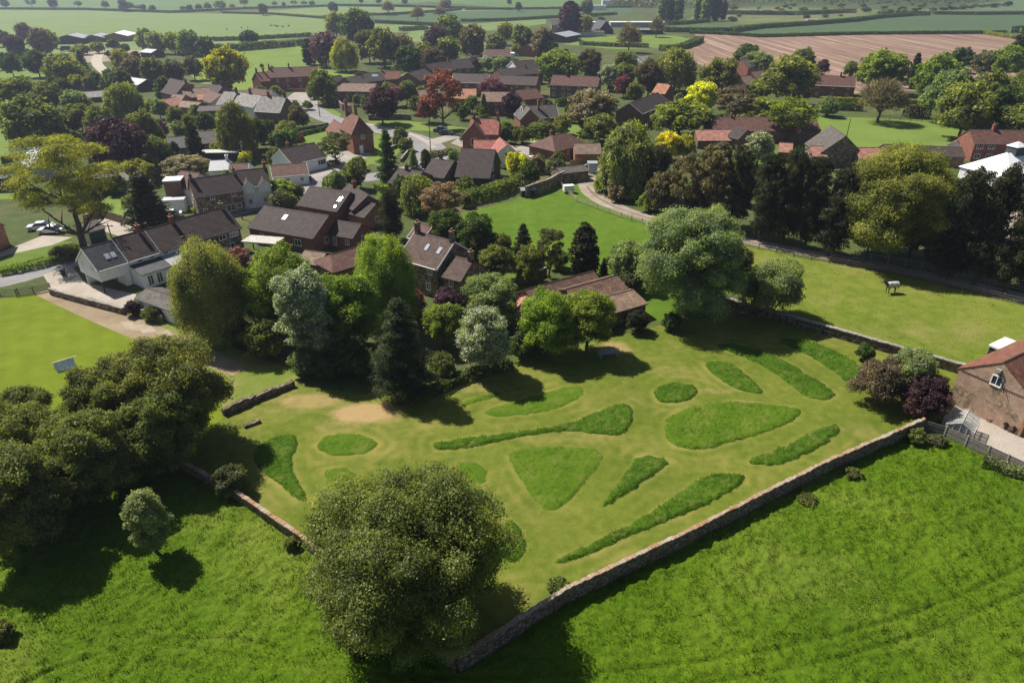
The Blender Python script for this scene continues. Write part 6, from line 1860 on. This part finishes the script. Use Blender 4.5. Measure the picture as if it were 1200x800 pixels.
TREES = """
# left band beside cottages
140 202 203 266 cone D|black-green broad conifer between the garage and stone cottages
190 246 181 214 round k|tan-blossomed spreading tree below the black cypress
140 182 186 216 round y|yellow-olive shrubby tree beside the pyramid-roofed building
100 172 138 204 round p|large copper beech with dark purple leaves at the left
148 188 130 172 round g|green tree tucked against the right of the large copper beech
176 197 140 166 round q|small rosy-brown tree right of the large copper beech
168 202 160 196 round g|mid-green shrubby tree below the rosy-brown tree
220 239 144 196 egg D|tall narrow black cypress before the grey bungalow
200 211 166 186 egg D|short black cypress left of the tall one
252 298 120 182 willow g|pale feathery willow beside the slated houses
282 314 138 192 round d|dark rounded tree behind the pale feathery willow
279 296 177 194 shrub v|golden dome-shaped bush by the white chimney
0 76 112 176 round g|broad leafy green tree left of the copper beech
8 48 92 128 round g|green tree rising at the far left above the broad one
-14 30 92 130 round y|yellow-olive tree at the left edge above the broad green tree
38 74 96 130 round g|grey-green tree behind the broad leafy tree
72 104 106 134 round s|pale grey-green tree under the glasshouse
76 112 122 156 round g|mid green tree below the small white-roofed shed
98 134 124 162 round g|rounded green tree immediately above the copper beech
56 84 128 166 round d|dark green tree filling the gap beside the broad leafy tree
122 168 98 142 willow y|rounded pale willow right of the glasshouse
120 140 114 140 shrub y|low pale bush at the foot of the rounded pale willow
194 216 125 150 round g|small dark green bush tree in the left cluster gardens
212 230 134 158 round g|small green tree under the tan tiled outbuilding
228 252 131 156 round d|dark green tree under the long low grey outbuilding
176 196 116 142 round s|grey-green shrub left of the pink cottage
182 204 90 120 egg d|dark green pointed tree in front of the steep brown roof
238 292 56 108 round Y|brilliant yellow-leaved maple standing before the sunny pasture
190 216 70 98 round a|grey-green tree above the steep brown roof
214 238 66 104 round b|brownish just-leafing tree left of the yellow maple
144 174 66 96 round b|brown-tinged rounded tree above the low grey roof
164 194 68 104 round o|olive rounded tree right of the brown-tinged one
130 156 58 84 round y|yellow-green tree by the pale farm track
52 98 64 104 round O|large pale olive tree left of the blue-green conifer
86 108 57 92 cone s|blue-green conifer beside the pale farm track
0 24 62 90 round d|dark round field tree at the left edge
27 57 59 89 round d|dark round field tree right of the edge one
62 82 92 112 round d|dark rounded tree below the large pale olive tree
80 102 88 110 round y|pale green bush tree above the glasshouse roof
98 124 84 110 round a|grey bush tree right of the pale green one above the glasshouse
118 158 82 112 shrub d|wide blue-black shrub behind the glasshouse roof
-10 12 36 54 round d|dark hedge tree at the far left edge beyond the paddock
5 30 42 66 round p|dim purple rounded tree near the far left edge
18 38 27 60 round b|tall brown-leaved tree left of the farm barns
34 62 34 65 round b|pale brown broad tree left of the farm barns
44 68 36 65 round o|olive-brown tree touching the farm barns
106 122 50 62 shrub y|pale bush before the grey farm barn
82 106 52 64 shrub y|pale yellow bush in the farmyard
124 140 46 58 shrub d|small dark bush before the white-roofed barn
140 152 52 62 shrub d|rounded dark bush right of the white-roofed barn
158 182 34 60 round s|spiky grey-green tree right of the farm barns
170 196 38 62 round s|pale grey-green tree in the middle of the far scrub
190 216 38 62 round y|yellowish tree in the far scrub
206 236 36 64 round s|grey-green tree in the far scrub near the long hedge
228 252 44 66 shrub d|dark bush at the end of the far scrub
280 302 36 52 shrub d|large dark round bush growing in the far hedge
# middle top
380 406 15 60 round y|yellow-green tree left of the big dark far tree
400 442 12 56 round d|big dark green tree standing highest at the top of the village
362 398 38 76 round q|purple-leaved tree beside the sunny pasture
354 370 46 76 egg D|black-green tree left of the purple-leaved tree
386 420 46 82 willow Y|yellow willow below the big dark tree
416 448 36 82 round a|grey-brown tree right of the yellow willow
430 468 34 84 round o|broad olive tree behind the end of the brown row
452 486 42 76 round b|brownish tree behind the olive one
462 496 54 88 round d|dark green tree above the dark modern roofs
484 510 50 80 round o|olive tree between the dark green one and the plum one
496 528 32 64 round p|plum-coloured tree in the upper belt
488 520 56 82 round b|brownish tree below the plum-coloured tree
506 544 19 54 round g|green dome-topped tree in the upper belt
508 540 44 78 round o|olive tree under the green dome-topped tree
536 570 30 74 round m|tall dark olive tree right of the plum tree
568 594 40 64 round g|green tree left of the far maroon house
580 602 27 52 round y|pale green tree behind the far maroon house
598 626 30 62 round o|broad olive tree above the small pink roofs
622 652 34 66 round b|brown-olive tree beside the wide grey farm roof
636 656 48 68 round d|dark tree in front of the wide grey farm roof
598 612 52 68 shrub y|small yellow-green bush near far white flat roof
654 683 2 42 egg p|tall hazy purple-grey tree on the far farm
678 696 18 42 round y|thin pale tree right of the tall hazy tree
680 696 0 18 round a|hazy grey tree beyond the far farm
699 709 20 26 shrub d|small dark bush left of the black barn point
724 752 28 62 bare b|bare brown tree in front of the black barn
761 779 21 44 bare b|small bare brown tree by the far long shed
360 394 83 128 round g|roadside tree with a clean trunk on the green verge
562 580 66 84 round w|white-flowering round tree above the brown roofs
576 598 67 86 round s|pale flowering tree right of the white one above brown roofs
546 562 66 86 round q|pink-brown tree beside the dark modern house
627 682 59 98 round G|big chestnut tree behind the long brick terrace
676 706 58 92 round m|dark olive tree right of the chestnut tree
700 726 76 112 round w|white-speckled dark tree at the terrace end
684 706 80 92 shrub g|small round bright tree over the terrace roof end
718 736 60 88 poplar y|narrow bright tree behind the white-speckled one
724 748 60 82 round s|pale grey-green tree near the far pale roof
718 746 74 102 round o|olive tree left of the maroon-leaved tree
720 742 89 116 round R|small crimson-leaved tree left of the dark olive one
733 756 97 120 round g|small green tree touching the crimson-leaved one
742 780 70 116 round m|dark olive tree left of the giant yellow willow
766 818 58 106 willow y|giant rounded yellow-green willow above the orange roof
650 672 66 84 round o|olive tree behind the big chestnut
640 664 78 92 shrub y|pale bushes behind the broad maroon roof
686 704 70 84 round a|thin grey tree behind the dark olive one
816 868 69 116 round o|broad olive tree right of the giant willow
858 892 52 80 round d|black-green round tree before the ploughed field
868 906 61 88 round s|grey-green dome of a tree before the ploughed field
803 842 96 134 round v|bright yellow maple crown in the middle gardens
762 834 116 160 round G|large mid-green tree in front of the yellow maple
836 888 101 152 open b|brown open-limbed tree before the very long roof
894 960 66 122 round O|enormous olive-yellow tree left of the rose-roofed house
876 904 92 120 round y|pale olive tree left of the enormous one
928 956 57 84 round g|green tree on the edge of the ploughed field
956 972 70 88 round p|small maroon tree above the rose-roofed house
988 1006 72 94 round g|small green tree beside the rose-roofed house
896 958 114 168 open G|leafy green tree with a visible trunk on the green
878 912 114 138 round y|low yellow-green tree right of the open-limbed one
956 986 114 136 shrub s|pale grey bush on the edge of the green
1004 1064 60 108 round G|large green tree in front of the ploughed field
1060 1080 62 104 cone D|dark spiky conifer before the ploughed field
1072 1122 64 120 round G|large yellow-green tree leaning over the hedge
1112 1140 56 84 round d|dark round crown behind the large yellow-green tree
1086 1108 88 112 round w|small flowering tree against the large yellow-green one
1008 1064 92 144 bare b|perfectly round bare purple-brown tree beyond the green
1140 1172 60 90 round a|grey olive tree at the right edge of the plough
1160 1198 54 92 round G|bright green tree near the right edge
1182 1212 33 84 egg D|tall black-green tree at the far right edge
1086 1140 82 146 round s|hazy pale green tree on the left of the dark wood
1100 1166 98 162 round O|broad olive tree at the front of the dark wood
1130 1184 84 150 round g|bright leafed tree along the top of the dark wood
1152 1216 100 160 round d|dark tree on the right of the dark wood
1168 1220 84 140 round g|green tree at the back of the dark wood
1180 1240 120 172 round o|olive tree behind the house with the orange gable
# gardens middle
495 541 80 152 open r|tall rust-orange tree with a straight trunk beside the road
488 516 112 146 round r|low rust-pink tree left of the tall rust tree
426 468 102 144 round p|copper beech spreading over the stone wall by the bend
452 474 100 124 round K|pinkish flowering tree touching the roadside copper beech
464 488 95 136 round g|green tree right of the roadside copper beech
478 502 112 144 shrub g|dark green shrubs beside the verge
532 546 106 136 round s|small pale green tree right of the rust tree
544 562 112 138 round o|olive garden tree beside the bright orange roof
560 574 110 138 cone g|thin green garden conifer beside the pink roof
534 552 124 146 shrub d|dark shrub behind the black car
560 592 92 114 round R|rosy red tree before the brown roofs
586 612 108 136 round p|very dark purple tree beside the Victorian-looking gables
438 471 152 216 cone d|tall broad green conifer inside the road bend
476 492 175 198 cone s|little layered spruce near the bend
492 506 175 199 egg d|dark small conifer next to the little spruce
372 412 155 192 open a|round pale olive tree on a thin trunk by the drive
337 362 124 156 round m|dark gnarled tree at the edge of the round lawn
322 350 141 164 round O|grey-green apple-like tree left of the round lawn
318 344 154 176 shrub d|dark bush behind the white gabled bungalow
345 357 157 172 shrub R|small dark red bush behind the white gabled bungalow
312 326 157 176 shrub g|green bush at the left of the dark bush
314 332 101 116 shrub y|palm-like pale plant in front of the terrace
300 322 140 160 shrub d|low dark garden shrub under the pale slate roof
400 430 188 222 round g|light green round tree on the grass by the side road
405 422 206 222 shrub d|dark low shrub under the light green round tree
313 346 210 236 round j|yellow-green round tree in front of the white cottage
316 350 222 246 shrub O|pale olive bush in front of the yellow-green tree
338 358 216 234 shrub g|small green bush right of the yellow-green tree
468 512 205 250 willow O|soft olive willow behind the dark bungalow
492 546 212 272 open T|tan-leaved tree beside the soft olive willow
444 474 220 282 pine D|slender dark pine by the red bungalow gable
500 546 245 298 round d|dark bushy tree beside the farmhouse chimneys
534 584 250 306 round d|dark green bushes left of the little dark fir
566 602 272 308 round g|mid green bush in front of the little dark fir
598 628 262 306 cone D|little dark fir in the farmhouse garden
600 640 288 334 round g|green shrubby tree before the little fir
626 662 268 326 open a|sparse grey tree at the paddock edge
640 668 290 330 shrub g|bush at the foot of the sparse grey tree
667 703 262 324 egg D|big dark egg-shaped holly in the paddock corner
701 714 302 322 cone D|pair-like thin dark conifers behind the barns
712 762 280 340 round S|silvery bush tree left of the large whitebeam
720 752 316 350 shrub a|grey-green shrubs beside the cart shed
840 884 286 380 round o|olive lower tree against the right of the large whitebeam
690 722 356 392 shrub d|dark ivy-like bush in the shade before the cart shed
732 762 362 394 shrub D|black-green bush under the large whitebeam
776 800 366 394 shrub d|dark bush at the foot of the large whitebeam
592 622 178 214 shrub v|vivid yellow-green maple bush by the clipped hedge
606 636 190 216 shrub d|dark bush right of the vivid maple bush
616 640 182 202 shrub T|rusty garden shrub near the orange fence
640 666 186 206 shrub a|grey garden shrub before the garage
646 670 135 160 shrub y|yellow shrub beside the small lawn
618 652 142 168 round g|bright leafy garden tree beside the hipped bungalow
600 624 148 168 shrub g|dark hedge-like bush left of the leafy garden tree
586 604 144 172 shrub d|tall dark shrub beside the scarlet cottage chimney
664 724 105 152 round k|big creamy blossoming tree in the middle gardens
680 724 134 166 round o|olive lower tree under the creamy blossoming tree
700 772 144 226 willow L|great olive willow at the top of the gravel track
768 798 154 196 round v|yellow-crowned tree behind the dark pines
790 816 158 200 round Y|golden tree beside the grey-brown belt
758 788 170 236 pine D|dark pine right of the great olive willow
736 770 190 244 round m|shaded tree at the bend of the track
784 826 180 258 open b|grey-brown tall tree on the track side
812 862 168 264 open b|brown twiggy tree in the middle of the belt
848 884 172 270 pine D|dark pine left of centre in the belt
872 908 154 196 round w|pale new-leafed tree behind the dark pines
876 916 178 282 pine D|dark pine at the centre of the belt
904 944 172 286 pine D|tall ragged dark pine right of centre
932 968 182 292 pine D|dark pine below the pointed stone gable
958 1000 196 300 pine D|low-branched dark pine at the right of the belt
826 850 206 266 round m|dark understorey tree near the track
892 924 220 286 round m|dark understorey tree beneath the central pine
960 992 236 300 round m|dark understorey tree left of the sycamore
1096 1146 196 326 pine D|large dark pine right of the great sycamore
1134 1180 190 334 pine D|dark pine below the marquee
1170 1220 196 344 pine D|dark pine at the right edge of the belt
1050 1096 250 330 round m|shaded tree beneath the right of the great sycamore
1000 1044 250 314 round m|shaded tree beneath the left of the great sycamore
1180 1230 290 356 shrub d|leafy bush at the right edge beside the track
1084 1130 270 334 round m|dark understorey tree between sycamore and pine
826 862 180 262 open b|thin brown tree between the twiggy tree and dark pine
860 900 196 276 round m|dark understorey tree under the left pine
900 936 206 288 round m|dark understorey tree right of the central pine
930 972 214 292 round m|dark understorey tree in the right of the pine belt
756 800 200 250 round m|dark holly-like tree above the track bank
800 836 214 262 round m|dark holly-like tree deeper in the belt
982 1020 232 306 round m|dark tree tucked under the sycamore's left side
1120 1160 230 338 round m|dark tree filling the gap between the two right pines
694 714 206 228 shrub j|bright shrub at the top of the track
712 736 214 238 shrub T|tan-green shrub on the bank of the track
730 752 216 246 shrub j|bright green shrub on the bank of the track
748 774 224 252 shrub G|tallest bright shrub on the bank of the track
222 262 310 372 round m|dark tree behind the drooping willow
250 300 290 380 round K|pinkish blossoming tree between the willow and bungalow
466 500 338 372 shrub R|reddish shrub in the farmhouse front garden
508 540 336 366 shrub q|rosy shrub by the lower farmhouse wing
440 470 400 452 round s|pale green sapling in front of the dark fir
282 334 372 436 shrub g|leafy undergrowth beneath the bright green tree
262 300 372 424 shrub d|dark bushes between the drooping willow and bright tree
336 376 404 448 shrub s|pale-leaved bush at the foot of the white-blossomed tree
366 404 410 456 shrub d|dark bush between white-blossomed and mid-green trees
388 440 392 456 shrub d|dark undergrowth under the rounded mid-green tree
500 536 412 456 shrub g|leafy shrub between the dark fir and white-flowering tree
452 480 420 462 shrub d|dark shrub tucked behind the foot of the dark fir
596 640 382 420 shrub d|dark undergrowth behind the clipped hedge
82 92 296 336 shrub d|dark red-brown bush at the white cottage gable
144 164 352 372 shrub p|purple bush beside the white shed wall
166 192 356 376 shrub g|leafy green plants in front of the white shed
60 96 284 304 shrub g|low green hedge bush under the big open tree
560 604 286 330 round g|rounded dark bush behind the farmhouse lower wing
"""
for ln in TREES.strip().splitlines():
    if ln.startswith('#'): continue
    d_, lab = ln.split('|')
    x0, x1, yt, yb, kd, c = d_.split()
    tree(float(x0), float(x1), float(yt), float(yb), kd, c, lab)

# small shrubs in the village gardens
RD = [P(*p) for p in ((0, 330), (60, 312), (120, 296), (200, 270), (300, 240), (330, 229), (360, 219), (405, 211), (450, 206), (492, 197), (509, 184), (503, 170), (478, 159), (440, 151), (400, 144), (376, 136), (358, 123), (330, 118), (530, 160), (550, 160), (390, 190), (420, 180), (697, 200), (688, 215))]
rs = random.Random(12); nsh = 0; tries = 0
while nsh < 230 and tries < 4000:
    tries += 1
    x = rs.uniform(0, 1000); y = 62 + 190 * rs.random() ** 1.2
    if x > 700 and y > 165: continue
    if 955 < x or (x > 690 and y < 80) or (250 < x < 370 and y < 80) or (570 < x < 700 and y > 205) or (x < 80 and y > 200): continue
    p = P(x, y)
    if any((p.x - a) ** 2 + (p.y - b) ** 2 < r * r for a, b, r in FOOT): continue
    if any((p.x - q.x) ** 2 + (p.y - q.y) ** 2 < 64 for q in RD): continue
    if x > 860 and y > 150: continue
    w = rs.uniform(2.2, 5.5) * FPX / depth(p); h = w * rs.uniform(.7, 1.2)
    tree(x - w / 2, x + w / 2, y - h, y, 'shrub', rs.choice('ggdoysaGmL'), "small garden shrub filling the gaps between the village houses", "garden shrubs between the village houses")
    nsh += 1
# poplar grove
g1 = "tall poplars in the far grove"
for i, (x0, x1, yt, yb, c) in enumerate([(770, 782, -6, 26, 's'), (779, 791, -4, 26.5, 'd'), (788, 802, -5, 26, 's'), (812, 824, -3, 24, 's'), (821, 835, -6, 25, 's'), (832, 846, -8, 25, 'd'), (842, 852, 0, 24, 'd')]):
    tree(x0, x1, yt, yb, 'poplar', c, "one of the tall hazy poplars in the two far clumps", g1)
# far hedgerow trees
g2 = "small hazy trees along the far hedgerows"
FAR = [(0, 10, -2, 10.5), (31, 41, -2, 10), (57, 67, -2, 10.5), (86, 95, 1, 10), (118, 127, 1, 12), (139, 150, 0, 13), (148, 157, 3, 13), (158, 164, 6, 12.5), (165, 171, 6, 12.5), (175, 182, 7, 13.5),
 (211, 217, 8, 14.5), (219, 226, 6.5, 13.5), (228, 237, 5, 13.5), (238, 247, 3, 13.5), (251, 264, 2, 14.5), (268, 275, 5, 11), (302, 312, 5, 17.5), (318, 325, 2, 8), (330, 335, 3, 8), (341, 347, 1.5, 7), (353, 359, 2, 7), (362, 368, 1.5, 7), (384, 397, 3, 15), (281, 290, -1, 9), (522, 529, 0, 8), (470, 477, -1, 5), (440, 446, -1, 4), (420, 426, -2, 4), (594, 600, -1, 6)]
for x0, x1, yt, yb in FAR:
    tree(x0 - x0 % 2, x1 + x0 % 3 * .7, yt - x0 % 2 * .6, yb, ['round', 'open', 'oval', 'bare', 'round'][int(x0) % 5], 'd' if (x0 * 7) % 3 < 1 else 'a', "small hazy tree in a hedgerow between the far fields", g2)
for i, (x0, x1, yt, yb, l) in enumerate([(447, 462, 2, 18, "left"), (481, 497, 8, 26.5, "middle, nearest"), (508, 522, 8, 22, "right"), (514, 528, 0, 16, "farthest right")]):
    tree(x0, x1, yt, yb, 'bare', 'b', f"{l} one of the leafless grey trees in the middle far fields")
tree(603, 612, 3, 14, 'round', 'a', "faint small isolated tree left of the far farm field")
# scrub and hedgerow bushes on the right
rs = random.Random(4)
g3 = "low bushes scattered over the rough ground beyond the wheat"
for i in range(64):
    x = rs.uniform(835, 1200); y = rs.choice([8, 11, 13.5, 16, 20, 24]) + rs.uniform(-.8, .8)
    if y > 27 - (x - 860) * .062 + 0: y = 27 - (x - 860) * .062
    if x > 1075 and y > 17: y = rs.uniform(12, 17)
    if y < 7: y = 7.5
    w = rs.uniform(5, 12); h = w * rs.uniform(.28, .5)
    tree(x - w / 2, x + w / 2, y - h, y, 'shrub', rs.choice('gdoysa'), "low hazy bush in the rough ground beyond the wheat field", g3)

hedges = [
 ([(242, 48.5), (285, 47.5), (365, 43)], 3.0, 2.6, 'd', "dark clipped hedge above the sunny pasture with the round bush"),
 ([(212, 66), (250, 62), (300, 58), (324, 56)], 6, 4.0, 'd', "thick dark hedge along the top of the sunny pasture"),
 ([(326, 56), (343, 54.5)], 5, 3.4, 'd', "short dark hedge length with gaps at both ends"),
 ([(345, 54), (364, 52)], 5, 3.4, 'd', "short dark hedge length before the purple tree"),
 ([(0, 11.5), (100, 12), (200, 15.5)], 4, 2.5, 'd', "far hedge below the leftmost hazy trees"),
 ([(200, 15.5), (290, 11), (385, 8)], 4, 2.5, 'd', "far hedge between pale fields behind the lone hazy tree"),
 ([(262, 16), (320, 17.5), (390, 23)], 3, 2.2, 'a', "thin far hedge beside the cattle field"),
 ([(388, 7), (480, 8.5), (600, 12)], 4, 2.5, 'd', "far hedge left of the grey leafless trees"),
 ([(430, 18.5), (458, 18), (520, 14), (540, 12)], 4, 2.5, 'd', "far hedge in line with the nearest leafless tree"),
 ([(440, 27), (510, 30.5)], 4, 2.6, 'd', "hedge in front of the middle leafless tree"),
 ([(540, 26), (600, 24.5), (640, 22), (722, 17.5)], 4, 2.6, 'd', "long hedge on the near side of the dark green far field"),
 ([(545, 12), (640, 11), (740, 9)], 4, 2.5, 'a', "pale far hedge above the dark green far field"),
 ([(470, 37), (500, 34.5)], 5, 3, 'd', "short hedge above the plum-coloured tree"),
 ([(372, 21.5), (384, 20.5)], 4, 2, 'd', "tiny dark hedge piece right of the cattle"),
 ([(780, 29.5), (800, 29), (830, 26)], 5, 3.0, 'd', "hedge at the foot of the far poplars"),
 ([(778, 37.5), (808, 38), (857, 38), (890, 33.5), (950, 29.5), (1000, 25.5), (1030, 21.5), (1072, 18.5)], 6, 3.4, 'd', "long dark hedge along the top of the wheat field"),
 ([(1075, 18.5), (1088, 18.2)], 5, 2.5, 'd', "short hedge continuing the wheat field boundary"),
 ([(808, 39.5), (850, 41), (890, 44), (1000, 41), (1100, 40), (1178, 39.5)], 4, 2.2, 'd', "dark hedge between wheat field and ploughed field"),
 ([(820, 48.5), (812, 53), (798, 58), (775, 60)], 5, 3.0, 'd', "dark hedge at the corner of the ploughed field"),
 ([(680, 53), (720, 55), (760, 56)], 4, 2.4, 'a', "brown hedge along the near side of the far farm green"),
 ([(1094, 17), (1140, 17.5), (1200, 17)], 8, 3.2, 'a', "scrubby hedge above the wheat field at the right"),
 ([(850, 17), (930, 18), (1000, 15)], 8, 4, 'a', "long line of grey scrub beyond the far hedge"),
 ([(1150, 39), (1190, 46)], 5, 2.0, 'y', "pale ragged bank at the right end of the plough"),
 ([(1190, 39), (1200, 38)], 7, 4.5, 'D', "black clump at the right end of the wheat field"),
 ([(542, 240), (575, 232), (613, 217)], 2.6, 2.6, 'g', "big clipped green hedge below the chalet bungalow"),
 ([(500, 185), (530, 180)], 1.4, 1.4, 'g', "clipped garden hedge behind the chalet bungalow"),
 ([(378, 149), (384, 149)], 1.2, 1.2, 'g', "bit of hedge at the brick cottage wall"),
 ([(652, 125), (680, 120)], 1.8, 2.6, 'd', "dark clipped hedge below the long brick terrace"),
 ([(678, 162), (698, 163)], 1.6, 1.8, 'd', "dark hedge behind the pink garage roof"),
 ([(225, 250), (250, 245), (296, 232)], 1.2, 1.0, 'G', "low clipped hedge in front of the stone cottages"),
 ([(0, 322), (40, 314), (86, 302)], 2.0, 1.2, 'G', "low green hedge along the road by the big open tree"),
 ([(516, 458), (545, 444), (600, 430)], 1.3, 1.1, 'd', "clipped low hedge curving along the back of the lawn"),
 ([(470, 470), (516, 458)], 1.2, 1.0, 'd', "dark hedge end beneath the fir"),
 ([(958, 128), (1010, 130)], 2.5, 2.4, 'd', "dark hedge row left of the round bare tree"),
 ([(1060, 138), (1086, 138)], 4.0, 3.6, 'D', "dark block of hedge right of the round bare tree"),
 ([(960, 119), (1080, 122)], 2.0, 1.6, 'y', "pale clipped hedge behind the round bare tree"),
 ([(1078, 128), (1092, 118)], 1.5, 1.4, 'y', "short yellow hedge right of the bare tree"),
 ([(440, 222), (466, 226)], 1.2, 1.3, 'G', "bright hedge beside the side road and bungalow"),
 ([(380, 196), (398, 191)], 1.0, 1.1, 'd', "square clipped dark hedge on the drive"),
 ([(350, 160), (384, 152)], 1.2, 1.2, 'd', "dark hedge around the round lawn"),
 ([(1150, 545), (1200, 562), (1240, 580)], 1.4, 1.1, 'a', "grey-green plants behind the boarded fence"),
 ([(0, 212), (30, 218)], 2, 2, 'd', "dark hedge by the flat shed at the left edge"),
]
for pts, wd, ht, c, lab in hedges:
    hedge(pts, wd, ht, c, lab)
# weeds at the wall foot
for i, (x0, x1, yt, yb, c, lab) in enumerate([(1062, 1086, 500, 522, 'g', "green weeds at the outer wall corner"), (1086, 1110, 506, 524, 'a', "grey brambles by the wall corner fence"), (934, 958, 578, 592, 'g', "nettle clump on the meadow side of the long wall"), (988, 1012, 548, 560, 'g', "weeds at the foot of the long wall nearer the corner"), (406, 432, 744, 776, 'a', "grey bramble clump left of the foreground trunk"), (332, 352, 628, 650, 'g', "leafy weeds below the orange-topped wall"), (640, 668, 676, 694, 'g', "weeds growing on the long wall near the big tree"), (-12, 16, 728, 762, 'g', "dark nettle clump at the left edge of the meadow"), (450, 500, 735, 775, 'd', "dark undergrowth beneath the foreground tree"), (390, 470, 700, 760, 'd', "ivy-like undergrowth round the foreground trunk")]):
    tree(x0, x1, yt, yb, 'shrub', c, lab, near=True, leaf=.09, cover=1.4, name='weeds' if 'weed' in lab or 'nettle' in lab else None)

# far woods, one mass each
def wood(label, poly, h, col, seed, n=2600, leaf=2.2):
    w = pxpoly(poly); rng = np.random.default_rng(seed)
    xs = [p[0] for p in w]; ys = [p[1] for p in w]
    X = min(xs) + rng.random(n * 4) * (max(xs) - min(xs)); Y = min(ys) + rng.random(n * 4) * (max(ys) - min(ys))
    k = inside(X, Y, w); X = X[k][:n]; Y = Y[k][:n]
    hh = h * (.55 + .6 * vnoise(X / 14, Y / 40, seed)) 
    Z = hh * (1 - rng.random(len(X)) ** 2 * .9)
    nr = np.stack([rng.normal(size=len(X)) * .4, -np.ones(len(X)) * .6, np.ones(len(X))], -1)
    me = card_mesh("wood", np.stack([X, Y, Z], -1), nr, leaf, rng, jit=.5)
    o = link("distant_wood", me); set_mat(o, leafm(col)); return tag(o, label, "wood", None, 'stuff')
wood("long blue hazy wood at the top right", [(880, 6), (1000, 6.5), (1090, 8), (1165, 2), (1170, -6), (1040, -5), (880, -2)], 15, 'd', 3, 9000, 2.4)
wood("grey hazy wood left of the top right one", [(740, 8), (770, 10), (850, 9), (880, 6), (880, -3), (740, -2)], 12, 'a', 4, 6000, 2.4)
wood("hazy belt of trees behind the far farm", [(715, 9), (760, 10), (770, 6), (715, 4)], 10, 'a', 5, 1500, 2.0)

# ---------------------------------------------------------------- haze
m, nt, out = newmat("haze_air")
pv = N(nt, "ShaderNodeVolumePrincipled")
pv.inputs["Color"].default_value = (.70, .77, 1.0, 1)
pv.inputs["Density"].default_value = 0.00026
pv.inputs["Anisotropy"].default_value = 0.6
nt.links.new(pv.outputs[0], out.inputs[1])
h_ = MB(); h_.box(-9500, 9500, -400, 11500, -1.2, 60)
o = h_.build("haze", m); tag(o, "thin blue haze over the far fields", "haze", None, 'stuff')
